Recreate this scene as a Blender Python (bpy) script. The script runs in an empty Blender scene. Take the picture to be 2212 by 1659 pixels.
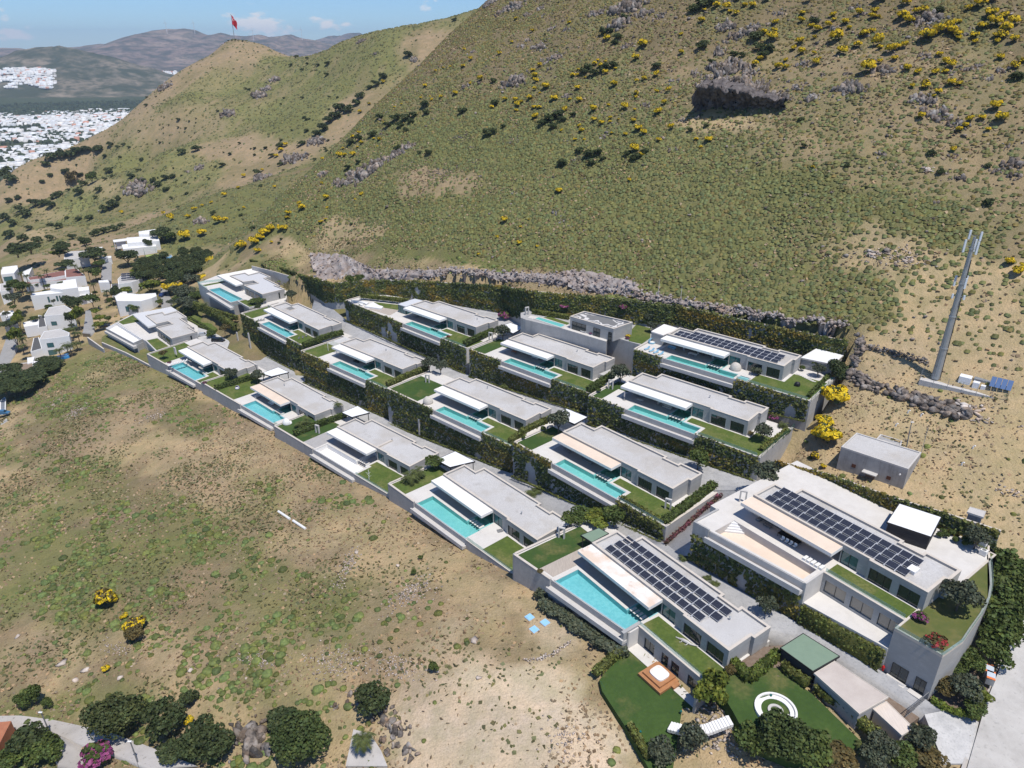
import bpy,math,random
import numpy as np
from mathutils import Vector

# ---------------------------------------------------------------- camera, sky, sun, exposure
SC = bpy.context.scene
COL = SC.collection
ZC = 232.0                      # height of the drone above the plain
PITCH = math.radians(25.4)
cam = bpy.data.cameras.new('camera'); cam.sensor_width = 36.0; cam.lens = 36.0 * 2796.0 / 4032.0
cam.clip_start = 1.0; cam.clip_end = 60000.0
cam_ob = bpy.data.objects.new('camera',cam); COL.objects.link(cam_ob)
cam_ob.location = (0,0,ZC); cam_ob.rotation_euler = (math.radians(90) - PITCH,0,0)
SC.camera = cam_ob

SUN_AZ,SUN_EL = math.radians(-57),math.radians(68.5)
SUN_DIR = Vector((math.cos(SUN_AZ) * math.cos(SUN_EL),math.sin(SUN_AZ) * math.cos(SUN_EL),math.sin(SUN_EL)))
world = bpy.data.worlds.new('World'); SC.world = world; world.use_nodes = True
wn = world.node_tree.nodes; wl = world.node_tree.links; wn.clear()
w_out = wn.new('ShaderNodeOutputWorld'); w_bg = wn.new('ShaderNodeBackground'); w_sky = wn.new('ShaderNodeTexSky')
w_sky.sky_type = 'NISHITA'; w_sky.sun_disc = False; w_sky.sun_elevation = SUN_EL
w_sky.sun_rotation = math.atan2(SUN_DIR.x,SUN_DIR.y); w_sky.air_density = 1.0; w_sky.dust_density = 0.2; w_sky.ozone_density = 2.0; w_sky.altitude = 1800
w_bg.inputs['Strength'].default_value = 0.105
# fair-weather clouds low over the horizon, all the way round
w_tc = wn.new('ShaderNodeTexCoord'); w_sep = wn.new('ShaderNodeSeparateXYZ'); wl.new(w_tc.outputs['Generated'],w_sep.inputs[0])
w_map = wn.new('ShaderNodeMapping'); wl.new(w_tc.outputs['Generated'],w_map.inputs[0]); w_map.inputs['Scale'].default_value = (1,1,2.3)
w_map.inputs['Location'].default_value = (0.31,0.2,0.12)
w_n = wn.new('ShaderNodeTexNoise'); w_n.inputs['Scale'].default_value = 17.0; w_n.inputs['Detail'].default_value = 7; w_n.inputs['Roughness'].default_value = 0.52
wl.new(w_map.outputs[0],w_n.inputs['Vector'])
w_n2 = wn.new('ShaderNodeTexNoise'); w_n2.inputs['Scale'].default_value = 60.0; w_n2.inputs['Detail'].default_value = 6; wl.new(w_map.outputs[0],w_n2.inputs['Vector'])
w_r = wn.new('ShaderNodeMapRange'); w_r.inputs['From Min'].default_value = 0.66; w_r.inputs['From Max'].default_value = 0.72; wl.new(w_n.outputs['Fac'],w_r.inputs[0])
w_b = wn.new('ShaderNodeMapRange'); w_b.inputs['From Min'].default_value = 0.11; w_b.inputs['From Max'].default_value = 0.03; wl.new(w_sep.outputs['Z'],w_b.inputs[0])
w_m = wn.new('ShaderNodeMath'); w_m.operation = 'MULTIPLY'; wl.new(w_r.outputs[0],w_m.inputs[0]); wl.new(w_b.outputs[0],w_m.inputs[1])
_prev = w_m.outputs[0]
for _px,_py,_rad in ((545,50,.052),(590,58,.04),(705,50,.03),(745,53,.014),(30,72,.03),(-330,40,.06),(1900,-80,.07)):      # single cumulus heaps, some of them outside the picture
    _x,_y = (_px - 1106) / 1533.9,(829.5 - _py) / 1533.9; _d = Vector((_x,math.cos(PITCH) + _y * math.sin(PITCH),-math.sin(PITCH) + _y * math.cos(PITCH))).normalized()
    _s = wn.new('ShaderNodeVectorMath'); _s.operation = 'SUBTRACT'; wl.new(w_tc.outputs['Generated'],_s.inputs[0]); _s.inputs[1].default_value = _d; _k = wn.new('ShaderNodeVectorMath'); _k.operation = 'MULTIPLY'; wl.new(_s.outputs[0],_k.inputs[0]); _k.inputs[1].default_value = (1,1,2.6); _l = wn.new('ShaderNodeVectorMath'); _l.operation = 'LENGTH'; wl.new(_k.outputs[0],_l.inputs[0])
    _g = wn.new('ShaderNodeMapRange'); _g.inputs['From Min'].default_value = _rad; _g.inputs['From Max'].default_value = 0.0; _g.inputs['To Max'].default_value = .55; wl.new(_l.outputs['Value'],_g.inputs[0]); _a = wn.new('ShaderNodeMath'); _a.operation = 'ADD'; wl.new(_g.outputs[0],_a.inputs[0]); wl.new(w_n2.outputs['Fac'],_a.inputs[1])
    _t = wn.new('ShaderNodeMapRange'); _t.inputs['From Min'].default_value = .72; _t.inputs['From Max'].default_value = .92; wl.new(_a.outputs[0],_t.inputs[0]); _x2 = wn.new('ShaderNodeMath'); _x2.operation = 'MAXIMUM'; wl.new(_prev,_x2.inputs[0]); wl.new(_t.outputs[0],_x2.inputs[1]); _prev = _x2.outputs[0]
w_mix = wn.new('ShaderNodeMix'); w_mix.data_type = 'RGBA'; wl.new(_prev,w_mix.inputs['Factor'])
w_tint = wn.new('ShaderNodeMix'); w_tint.data_type = 'RGBA'; w_tint.blend_type = 'MULTIPLY'; w_tint.inputs['Factor'].default_value = 1.0; wl.new(w_sky.outputs[0],w_tint.inputs[6]); w_tint.inputs[7].default_value = (0.70,0.93,1.22,1); wl.new(w_tint.outputs[2],w_mix.inputs[6]); w_mix.inputs[7].default_value = (8.6,8.7,9.0,1)
wl.new(w_mix.outputs[2],w_bg.inputs['Color']); wl.new(w_bg.outputs[0],w_out.inputs['Surface'])

sun = bpy.data.lights.new('sun','SUN'); sun.energy = 4.6; sun.angle = math.radians(0.53); sun.color = (1.0,0.955,0.89)
sun_ob = bpy.data.objects.new('sun',sun); COL.objects.link(sun_ob); sun_ob.rotation_euler = SUN_DIR.to_track_quat('Z','Y').to_euler()
SC.view_settings.view_transform = 'Standard'; SC.view_settings.look = 'None'; SC.view_settings.exposure = 0.0; SC.view_settings.gamma = 1.0
SC.view_settings.use_curve_mapping = False
SC.render.engine = 'CYCLES'
SC.cycles.max_bounces = 6; SC.cycles.diffuse_bounces = 2; SC.cycles.glossy_bounces = 2; SC.cycles.transparent_max_bounces = 12; SC.cycles.volume_bounces = 0
SC.cycles.use_denoising = True

# ---------------------------------------------------------------- survey helpers: picture measurements -> metres
F = 2796.0 / (4032 / 2212); CP,SP = math.cos(PITCH),math.sin(PITCH)
def ray(px,py):
    x = (px - 1106) / F; y = (829.5 - py) / F
    return np.array([x,CP + y * SP,-SP + y * CP])
def at(p,drop):
    d = ray(*p); q = d * (drop / -d[2]); return np.array([q[0],q[1],ZC + q[2]])
def atr(p,rng):
    d = ray(*p); q = d * (rng / math.hypot(d[0],d[1])); return np.array([q[0],q[1],ZC + q[2]])
def lift(P,p):                # height over plan point P seen at p
    d = ray(*p); return ZC + d[2] * (math.hypot(P[0],P[1]) / math.hypot(d[0],d[1]))
_q = 1000 / 2212; _z = 1344 / 2212; _y = 500 / 1269; _x = 400 / 1269
RO = {1: (300,1000,_q),2: (1200,1050,_q),3: (2100,1100,_q),4: (3032,900,_q),5: (3032,1600,_q),6: (1200,1600,_q),7: (2100,1800,_q),8: (2600,2274,_q),9: (2688,2016,_z),10: (1344,2016,_z),11: (0,900,_z),12: (0,0,_z),13: (1344,0,_z),14: (2688,0,_z),15: (0,2016,_z),
      16: (0,950,_y),17: (0,1300,_y),18: (400,850,_y),19: (400,1180,_x),20: (770,1040,_x),21: (2050,1180,600 / 1270),22: (2200,2500,700 / 1270),23: (3600,900,432 / 588)}
def r(n,x,y):
    o = RO[n]; return ((o[0] + x * o[2]) / 1.822785,(o[1] + y * o[2]) / 1.822785)

# ---------------------------------------------------------------- mesh helpers
rng = np.random.default_rng(7); random.seed(7)
def tag(o,label=None,cat=None,group=None,kind=None):
    if label: o['label'] = label
    if cat: o['category'] = cat
    if group: o['group'] = group
    if kind: o['kind'] = kind
    return o
def link(o,parent=None):
    COL.objects.link(o)
    if parent is not None: o.parent = parent
    return o
def empty(name,loc=(0,0,0),rz=0.0):
    o = bpy.data.objects.new(name,None); o.empty_display_size = 0.3; o.location = loc; o.rotation_euler = (0,0,rz); return link(o)
def np_mesh(name,V,Fc,mats,tint=None,smooth=False,midx=None):
    """V (n,3), Fc (m,k) faces with k equal corners"""
    V = np.asarray(V,dtype=np.float32); Fc = np.asarray(Fc,dtype=np.int32); k = Fc.shape[1]
    me = bpy.data.meshes.new(name); me.vertices.add(len(V)); me.vertices.foreach_set('co',V.ravel())
    me.loops.add(Fc.size); me.loops.foreach_set('vertex_index',Fc.ravel())
    me.polygons.add(len(Fc)); me.polygons.foreach_set('loop_start',np.arange(0,Fc.size,k,dtype=np.int32))
    if smooth: me.polygons.foreach_set('use_smooth',np.ones(len(Fc),dtype=bool))
    if midx is not None: me.polygons.foreach_set('material_index',np.asarray(midx,dtype=np.int32))
    me.update(calc_edges=True)
    if tint is not None:
        a = me.color_attributes.new('tint','FLOAT_COLOR','POINT')
        c = np.ones((len(V),4),dtype=np.float32); c[:,:tint.shape[1]] = tint; a.data.foreach_set('color',c.ravel())
    for m in (mats if isinstance(mats,(list,tuple)) else [mats]): me.materials.append(m)
    return me
def np_obj(name,V,Fc,mats,parent=None,**k):
    return link(bpy.data.objects.new(name,np_mesh(name,V,Fc,mats,**k)),parent)
class MB:
    """collects boxes, prisms and tubes into one mesh"""
    def __init__(s,T=None): s.v = []; s.f = []; s.T = T
    def _add(s,vs,fs):
        b = len(s.v); s.v += [s.T(*p) for p in vs] if s.T else [tuple(p) for p in vs]; s.f += [[b + i for i in q] for q in fs]; return s
    def prism(s,poly,z0,z1):
        n = len(poly); ar = sum(poly[i][0] * poly[(i + 1) % n][1] - poly[(i + 1) % n][0] * poly[i][1] for i in range(n))
        if ar < 0: poly = poly[::-1]
        lo = [(p[0],p[1],z0[i] if isinstance(z0,(list,tuple)) else z0) for i,p in enumerate(poly)]
        hi = [(p[0],p[1],z1[i] if isinstance(z1,(list,tuple)) else z1) for i,p in enumerate(poly)]
        return s._add(lo + hi,[list(range(n))[::-1],list(range(n,2 * n))] + [[i,(i + 1) % n,n + (i + 1) % n,n + i] for i in range(n)])
    def box(s,x0,x1,y0,y1,z0,z1): return s.prism([(x0,y0),(x1,y0),(x1,y1),(x0,y1)],z0,z1)
    def ring(s,outer,inner,z0,z1):
        n = len(outer); vs = [(p[0],p[1],z) for z in (z0,z1) for q in (outer,inner) for p in q]; f = []
        for i in range(n):
            j = (i + 1) % n
            f += [[i,j,2 * n + j,2 * n + i],[n + j,n + i,3 * n + i,3 * n + j],[2 * n + i,2 * n + j,3 * n + j,3 * n + i],[j,i,n + i,n + j]]
        return s._add(vs,f)
    def quad(s,*p): return s._add(list(p),[list(range(len(p)))])
    def tube(s,pts,rad,n=8,cap=True):
        pts = [Vector(p) for p in pts]; rad = rad if isinstance(rad,(list,tuple)) else [rad] * len(pts); vs = []; f = []
        for i,p in enumerate(pts):
            d = (pts[min(i + 1,len(pts) - 1)] - pts[max(i - 1,0)]).normalized(); a = d.orthogonal().normalized(); b = d.cross(a)
            vs += [tuple(p + (a * math.cos(t) + b * math.sin(t)) * rad[i]) for t in [2 * math.pi * j / n for j in range(n)]]
        for i in range(len(pts) - 1):
            f += [[i * n + j,i * n + (j + 1) % n,(i + 1) * n + (j + 1) % n,(i + 1) * n + j] for j in range(n)]
        if cap: f += [list(range(n))[::-1],[len(vs) - n + j for j in range(n)]]
        return s._add(vs,f)
    def lathe(s,prof,c=(0,0),n=20):
        vs = []; f = []
        for (rr,z) in prof: vs += [(c[0] + rr * math.cos(2 * math.pi * j / n),c[1] + rr * math.sin(2 * math.pi * j / n),z) for j in range(n)]
        for i in range(len(prof) - 1): f += [[i * n + j,i * n + (j + 1) % n,(i + 1) * n + (j + 1) % n,(i + 1) * n + j] for j in range(n)]
        f += [list(range(n))[::-1],[len(vs) - n + j for j in range(n)]]
        return s._add(vs,f)
    def mesh(s,name,mat=None):
        me = bpy.data.meshes.new(name); me.from_pydata(s.v,[],s.f); me.materials.append(mat); me.update(); return me
    def build(s,name,mat,parent=None): return link(bpy.data.objects.new(name,s.mesh(name,mat)),parent)
def inset(poly,d):
    """move every edge of a counter-clockwise polygon inwards by d"""
    n = len(poly); out = []
    for i in range(n):
        p0,p1,p2 = [np.array(poly[(i + k) % n],float) for k in (-1,0,1)]
        e1 = (p1 - p0) / np.linalg.norm(p1 - p0); e2 = (p2 - p1) / np.linalg.norm(p2 - p1)
        n1 = np.array([-e1[1],e1[0]]); n2 = np.array([-e2[1],e2[0]]); A = np.array([n1,n2])
        q = p1 + n1 * d if abs(np.linalg.det(A)) < 1e-3 else np.linalg.solve(A,[n1 @ (p1 + n1 * d),n2 @ (p1 + n2 * d)])
        out.append((float(q[0]),float(q[1])))
    return out
def copy_tree(o,parent=None):
    c = o.copy(); COL.objects.link(c); c.parent = parent
    for ch in o.children: copy_tree(ch,c)
    return c

# ---------------------------------------------------------------- noise
def _h(ix,iy,seed):
    n = (ix.astype(np.int64) * 374761393 + iy.astype(np.int64) * 668265263 + seed * 974711) & 0xFFFFFFFF
    n = ((n ^ (n >> 13)) * 1274126177) & 0xFFFFFFFF
    return ((n ^ (n >> 16)) & 0xFFFF) / 65535.0
def vnoise(x,y,seed=0):
    x = np.asarray(x,float); y = np.asarray(y,float)
    ix = np.floor(x); iy = np.floor(y); fx = x - ix; fy = y - iy; fx = fx * fx * (3 - 2 * fx); fy = fy * fy * (3 - 2 * fy)
    a = _h(ix,iy,seed); b = _h(ix + 1,iy,seed); c = _h(ix,iy + 1,seed); d = _h(ix + 1,iy + 1,seed)
    return (a * (1 - fx) + b * fx) * (1 - fy) + (c * (1 - fx) + d * fx) * fy
def fbm(x,y,scale,oct=4,seed=0,gain=0.5):
    s = 0; amp = 1; tot = 0
    for i in range(oct):
        s = s + amp * vnoise(np.asarray(x) / scale * 2 ** i,np.asarray(y) / scale * 2 ** i,seed + i * 17); tot += amp; amp *= gain
    return s / tot

# ---------------------------------------------------------------- materials
def newmat(name):
    m = bpy.data.materials.new(name); m.use_nodes = True; nt = m.node_tree; nt.nodes.clear()
    o = nt.nodes.new('ShaderNodeOutputMaterial'); b = nt.nodes.new('ShaderNodeBsdfPrincipled'); nt.links.new(b.outputs[0],o.inputs[0]); return m,nt,b,o
def _mix(nt,fac,a,b,mode='MIX'):
    n = nt.nodes.new('ShaderNodeMix'); n.data_type = 'RGBA'; n.blend_type = mode
    for sck,v in ((n.inputs['Factor'],fac),(n.inputs[6],a),(n.inputs[7],b)):
        if isinstance(v,(int,float)): sck.default_value = v
        elif isinstance(v,tuple): sck.default_value = (*v,1)
        else: nt.links.new(v,sck)
    return n.outputs[2]
def _noise(nt,scale,detail=4,rough=0.55,lo=0.35,hi=0.65,stretch=None):
    g = nt.nodes.new('ShaderNodeNewGeometry'); src = g.outputs['Position']
    if stretch:
        mp = nt.nodes.new('ShaderNodeMapping'); mp.inputs['Scale'].default_value = stretch; nt.links.new(src,mp.inputs[0]); src = mp.outputs[0]
    n = nt.nodes.new('ShaderNodeTexNoise'); n.inputs['Scale'].default_value = scale; n.inputs['Detail'].default_value = detail; n.inputs['Roughness'].default_value = rough
    nt.links.new(src,n.inputs['Vector'])
    mr = nt.nodes.new('ShaderNodeMapRange'); mr.inputs['From Min'].default_value = lo; mr.inputs['From Max'].default_value = hi; nt.links.new(n.outputs['Fac'],mr.inputs[0]); return mr.outputs[0]
def mat(name,c,layers=(),rough=0.8,spec=0.3,bump=None,tint=False,metal=0.0):
    """layers: (colour, noise scale, strength[, lo, hi, stretch])"""
    m,nt,b,o = newmat(name); col = c
    for L in layers:
        lo = L[3] if len(L) > 3 else 0.35; hi = L[4] if len(L) > 4 else 0.65
        n = _noise(nt,L[1],5,0.6,lo,hi,L[5] if len(L) > 5 else None)
        mm = nt.nodes.new('ShaderNodeMath'); mm.operation = 'MULTIPLY'; nt.links.new(n,mm.inputs[0]); mm.inputs[1].default_value = L[2]
        col = _mix(nt,mm.outputs[0],col,L[0])
    if tint:
        a = nt.nodes.new('ShaderNodeVertexColor'); a.layer_name = 'tint'; col = _mix(nt,1.0,col,a.outputs['Color'],'MULTIPLY')
    if isinstance(col,tuple): b.inputs['Base Color'].default_value = (*col,1)
    else: nt.links.new(col,b.inputs['Base Color'])
    b.inputs['Roughness'].default_value = rough; b.inputs['Specular IOR Level'].default_value = spec; b.inputs['Metallic'].default_value = metal
    if bump:
        n = _noise(nt,bump[0],6,0.6,0,1); bp = nt.nodes.new('ShaderNodeBump'); bp.inputs['Strength'].default_value = bump[1]; bp.inputs['Distance'].default_value = bump[2]
        nt.links.new(n,bp.inputs['Height']); nt.links.new(bp.outputs[0],b.inputs['Normal'])
    return m
def leafmat(name,c,c2,scale=0.6,trans=0.25):
    m,nt,b,o = newmat(name)
    n = _noise(nt,scale,3); col = _mix(nt,n,c,c2)
    a = nt.nodes.new('ShaderNodeVertexColor'); a.layer_name = 'tint'; col = _mix(nt,1.0,col,a.outputs['Color'],'MULTIPLY')
    nt.links.new(col,b.inputs['Base Color']); b.inputs['Roughness'].default_value = 0.65; b.inputs['Specular IOR Level'].default_value = 0.25
    t = nt.nodes.new('ShaderNodeBsdfTranslucent'); nt.links.new(col,t.inputs[0]); ms = nt.nodes.new('ShaderNodeMixShader'); ms.inputs[0].default_value = trans
    nt.links.new(b.outputs[0],ms.inputs[1]); nt.links.new(t.outputs[0],ms.inputs[2]); nt.links.new(ms.outputs[0],o.inputs[0]); return m
# ---------------------------------------------------------------- palette
M_GROUND = mat('ground_cover',(1,1,1),[((0.66,0.70,0.58),0.5,0.7),((0.74,0.8,0.62),0.05,0.6),((1.2,1.12,1.0),0.16,0.6,0.45,0.65),((0.55,0.55,0.5),3.0,0.6,0.48,0.68)],rough=0.95,spec=0.1,bump=(1.6,0.8,0.5),tint=True)
M_ROCK = mat('grey_limestone',(0.25,0.215,0.19),[((0.09,0.078,0.07),0.8,0.95,.4,.6),((0.37,0.335,0.30),0.3,0.7,0.5,0.68),((0.25,0.17,0.11),0.5,0.6,0.5,0.7)],rough=0.95,spec=0.1,bump=(1.2,0.9,0.5),tint=True)
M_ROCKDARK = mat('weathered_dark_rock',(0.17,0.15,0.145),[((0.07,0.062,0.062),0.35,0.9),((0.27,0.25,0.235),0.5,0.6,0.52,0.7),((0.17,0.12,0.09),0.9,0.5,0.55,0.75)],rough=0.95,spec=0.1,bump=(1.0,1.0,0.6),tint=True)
M_RUBBLE = mat('pale_rubble',(0.5,0.43,0.37),[((0.34,0.27,0.22),1.3,0.7)],rough=0.95,spec=0.1,tint=True)
M_MOUNT = mat('far_mountain_scrub',(0.23,0.17,0.14),[((0.08,0.08,0.062),0.006,0.95,0.42,0.58),((0.34,0.26,0.20),0.0035,0.8,0.5,0.66),((0.07,0.07,0.06),0.02,0.7,0.48,0.62)],rough=1,spec=0.0,tint=True)
DRY = np.array([0.44,0.335,0.21]); TAN = np.array([0.35,0.26,0.175]); GRN = np.array([0.18,0.18,0.075]); OLV = np.array([0.225,0.19,0.105]); SOIL = np.array([0.56,0.45,0.35]); BRN = np.array([0.27,0.205,0.13])

# ---------------------------------------------------------------- terrain
SV = np.array([.669,.743]); TV = np.array([.743,-.669])
CTRL = []
def cp(px,py,drop): CTRL.append(at((px,py),drop))
def cr(px,py,rg): CTRL.append(atr((px,py),rg))
# field below the lowest wall
for x,y,d in [(19.4,99.3,103.6),(9.5,109.8,103.9),(-.7,120.7,104.6),(-2.1,124.6,107.9),(-17.1,140.8,109.6),(-34.2,159.2,110.9),(-36.1,161.9,112),(-56.3,180.2,113.8),(-74.5,198.5,114.6),(-92.5,216,116.2),(-114,236,116.8),(-130.8,250.6,118.6),(-152.5,269.2,120)]: CTRL.append(np.array([x,y,ZC - d]))
for a in [(239,772,122.3),(200,790,122.8),
          (100,870,124.2),(0,955,127),(0,1100,124.5),(150,1000,121),(350,950,117.6),(400,1100,115),(150,1200,119.5),(0,1300,121),(300,1300,116),(600,1200,112),(900,1250,107.4),(800,1450,106.6),(1100,1450,104.4),
          (300,1450,114.5),(600,1500,109.5),(0,1450,119.5),(0,1560,119.0),(130,1540,117.4),(250,1600,116.0),(400,1645,114.0),(60,1640,119),(520,1640,112.2),(1000,1600,105.6),(1300,1640,104.6),(1250,1450,104),(760,1600,108.5)]: cp(*a)
# garden and road, near right
for a in [(1400,1500,104.0),(1450,1640,105.6),(1600,1655,104.4),(1850,1655,101.6),(2000,1640,100.4),(2150,1655,101),(2000,1560,99.4),(2100,1500,98.4),(2212,1350,95.5),(2170,1200,93.6),(2212,1130,91),(1640,1480,99.7),(1750,1480,99.8),(1700,1560,100.6),(1570,1510,100.8),(1500,1560,103.9),(1560,1610,103.4),(1650,1640,102.4),(1800,1620,101.2)]: cp(*a)
# inside the estate (hidden below the terraces)
for a in [(1400,1250,104),(1200,1100,107),(1000,1000,111),(800,880,115),(650,800,118),(450,740,121),(1700,1150,101),(1500,1050,102),(1200,900,107),(1000,800,110),(800,720,112),(620,650,112),
          (1600,900,98),(1350,800,99),(1100,720,100),(1600,780,92),(1350,720,93)]: cp(*a)
# ground right of the estate
for a in [(1700,960,93.5),(1770,990,92),(1850,1060,92.6),(1960,1070,92.4),(1760,880,88.6),(1800,800,83),(1830,760,79.5),(2030,815,80),(2140,850,79),(2000,760,78),(1900,900,85),(2000,950,86),(2100,1000,86),(2130,1130,91),(2200,900,79.5),(2212,1000,83),(2060,1020,88)]: cp(*a)
# bench between the back wall and the rock cutting
for a in [(700,618,86),(900,612,83.5),(1060,612,82),(1250,632,79.5),(1400,650,78),(1560,685,76.5),(1700,715,75.6),(1800,732,75.5),(620,570,92),(560,575,97)]: cp(*a)
# village and valley, left
for a in [(100,640,124.5),(0,640,126),(0,760,128),(60,800,127),(0,860,130.5),(200,560,122.5),(300,560,119.5),(350,545,117.5),(430,580,113),(420,640,114),(330,640,119),(0,560,130),(0,520,141),(0,480,152),(0,430,168),(120,480,147),(200,480,141),
          (300,460,131),(100,540,131),(250,520,127),(200,430,150),(320,410,135),(100,400,172)]: cp(*a)
for a in [(380,500,520),(450,430,600),(520,400,640),(470,350,720),(600,330,690),(650,250,740),(750,200,760),(350,340,800),(250,380,820)]: cr(*a)
# the hill with the flag and the saddle right of it
for a in [(505,94,1092),(488,96,1090),(522,96,1092),(500,200,920),(500,300,780),(450,126,1066),(400,152,1050),(330,197,1040),(270,252,1010),(200,292,990),(100,352,970),(0,398,960),(400,250,880),(300,300,900),(200,350,900),
          (570,112,1010),(640,130,950),(600,180,900),(720,112,900),(700,170,850),(820,72,870),(800,140,780),(900,62,900),(1000,27,900),(1100,0,900)]: cr(*a)
for a in [(505,1350,-120),(450,1350,-180),(400,1300,-215),(300,1280,-228),(200,1250,-230),(100,1200,-230),(0,1150,-230),(640,1400,-150),(800,1400,-110),(1000,1500,-70),(600,1130,-50),(720,1080,-45),(820,1050,-20),(920,1080,-10),(1020,1100,5),(-300,1000,-230),(-300,700,-190),(-300,480,-150),(-300,330,-133),(300,1700,-232),(600,1800,-200)]:
    d = ray(a[0],100); q = d * (a[1] / math.hypot(d[0],d[1])); CTRL.append(np.array([q[0],q[1],ZC + a[2]]))
for (x,y,dz) in [(100,330,-85),(200,260,-80),(300,200,-80),(0,420,-88),(160,480,-60),(330,420,-50),(-80,480,-90),(-60,600,-70),(120,700,-30),(180,60,-95),(120,20,-104),(0,20,-105),(-150,20,-119),(-250,150,-126),(-330,240,-129),(250,120,-84)]:
    CTRL.append(np.array([x,y,ZC + dz]))
CTRL = np.array(CTRL)
def _U(d2): return 0.5 * d2 * np.log(d2 + 1e-9)
_n = len(CTRL); _S = 200.0
_c = CTRL[:,:2] / _S
_K = _U(((_c[:,None] - _c[None]) ** 2).sum(-1)) + np.eye(_n) * 0.004
_A = np.zeros((_n + 3,_n + 3)); _A[:_n,:_n] = _K; _A[:_n,_n] = 1; _A[:_n,_n + 1:] = _c; _A[_n,:_n] = 1; _A[_n + 1:,:_n] = _c.T
_w = np.linalg.solve(_A,np.concatenate([CTRL[:,2],np.zeros(3)]))
PLAIN = ZC - 231.0
def base_z(x,y):
    x = np.asarray(x,float).ravel(); y = np.asarray(y,float).ravel(); out = np.empty(len(x))
    for i in range(0,len(x),20000):
        p = np.stack([x[i:i + 20000],y[i:i + 20000]],1) / _S
        out[i:i + 20000] = _U(((p[:,None] - _c[None]) ** 2).sum(-1)) @ _w[:_n] + _w[_n] + p @ _w[_n + 1:]
    rr = np.hypot(x,y); f = np.clip((rr - 1150) / 350,0,1); f = f * f * (3 - 2 * f)
    lx = np.clip((x + 150 - y * 0.0) / 900,0,1)
    far = PLAIN + lx * 150
    return out * (1 - f) + far * f
def st(x,y): return x * SV[0] + y * SV[1],x * TV[0] + y * TV[1]
def smax(a,b,k): h = np.clip(0.5 + 0.5 * (a - b) / k,0,1); return b * (1 - h) + a * h + k * h * (1 - h)
def hill_z(x,y):
    s,t = st(x,y)
    d = s - 203
    h = ZC - 74 + 0.6 * d + 0.028 * (t + 99)
    tt = (-398 - t) / 26.0
    h = h - 26 * 0.95 * np.log1p(np.exp(np.clip(tt,-30,30))) - np.where(tt > 30,0.95 * 26 * (tt - 30),0)
    h = h - np.clip(s - 430,0,None) * 0.45
    h = h + (fbm(x,y,60,3,5) - 0.5) * 9 + (fbm(x,y,17,3,9) - 0.5) * 3.2
    h = h - 11 * np.exp(-((x + 100) ** 2 + (y - 345) ** 2) / (2 * 26 ** 2))
    return h
EST = np.array([(-78,296),(-50,286),(-24,275),(-2,263),(8,240),(30,231.5),(53.6,222),(81.4,200),(97,187),(92,176),(76,160),(66,146),(75,136),(96,113),(86,96),(78,84),(70,78),(60,76),(47,96),(40,96),(22,101.1),(12.1,111.6),(1.9,122.5),(.3,126.7),(-14.7,142.9),(-31.8,161.3),(-54.2,182.6),(-72,201),(-90.3,218.3),(-112,238),(-128.7,253),(-150.3,271.6),(-166,286),(-190,306),(-172,330),(-150,326),(-155,340),(-128,352),(-104,322),(-84,304)])
def in_poly(x,y,P):
    ins = np.zeros(len(x),bool); j = len(P) - 1
    for i in range(len(P)):
        c = ((P[i,1] > y) != (P[j,1] > y)) & (x < (P[j,0] - P[i,0]) * (y - P[i,1]) / (P[j,1] - P[i,1] + 1e-12) + P[i,0]); ins ^= c; j = i
    return ins
PAD = np.array([(-172,308,121.5),(-140,268,118.5),(-110,250,117),(-80,222,116),(-45,190,114),(-10,158,108.5),(20,125,103),(40,105,102.5),(60,92,101),(-120,320,112),(-100,305,108),(-95,275,117),(-70,250,116),(-40,220,114),(-5,180,110),(18,150,104),(34,128,102.5),(-90,292,104),(-66,276,104.5),(-45,255,106),(-15,228,105),(10,205,103),(30,178,98.5),(50,158,98),(60,146,98),(-55,285,97),(-30,268,96.5),(-8,250,95.5),(5,235,95),(25,212,95),(40,200,94),(60,190,90),(80,175,90),(60,210,86),(85,192,86),(60,120,100),(75,105,99),(80,120,93),(88,108,93),(70,132,94)],float)
def pad_z(x,y):
    d2 = (x[:,None] - PAD[None,:,0]) ** 2 + (y[:,None] - PAD[None,:,1]) ** 2 + 1.0; w = d2 ** -2; return ZC - (w * PAD[None,:,2]).sum(1) / w.sum(1)
def terr(x,y):
    shp = np.shape(x); x = np.asarray(x,float).ravel(); y = np.asarray(y,float).ravel()
    b = base_z(x,y); rr = np.hypot(x,y)
    amp = np.clip((rr - 300) / 300,0,1) * np.clip((1500 - rr) / 300,0,1)
    b = b + (fbm(x,y,90,4,3) - 0.5) * 14 * amp + (fbm(x,y,9,3,21) - 0.5) * 0.8
    z = smax(b,hill_z(x,y),5.0); ins = in_poly(x,y,EST)
    if ins.any(): z[ins] = np.minimum(z[ins],pad_z(x[ins],y[ins]))
    return z.reshape(shp)
def march(p,r0=60.0,r1=2500.0):
    """ground point seen at picture position p"""
    d = ray(*p); hl = math.hypot(d[0],d[1]); R_ = np.concatenate([np.arange(r0,560,1.5),np.arange(560,r1,5.0)])
    X = d[0] / hl * R_; Y = d[1] / hl * R_; Zr = ZC + d[2] / hl * R_; g = terr(X,Y) - Zr
    i = np.argmax(g > 0)
    if g[i] <= 0: return None
    f = g[i - 1] / (g[i - 1] - g[i]) if i else 0
    return np.array([X[i - 1] + (X[i] - X[i - 1]) * f,Y[i - 1] + (Y[i] - Y[i - 1]) * f,Zr[i - 1] + (Zr[i] - Zr[i - 1]) * f])
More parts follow.
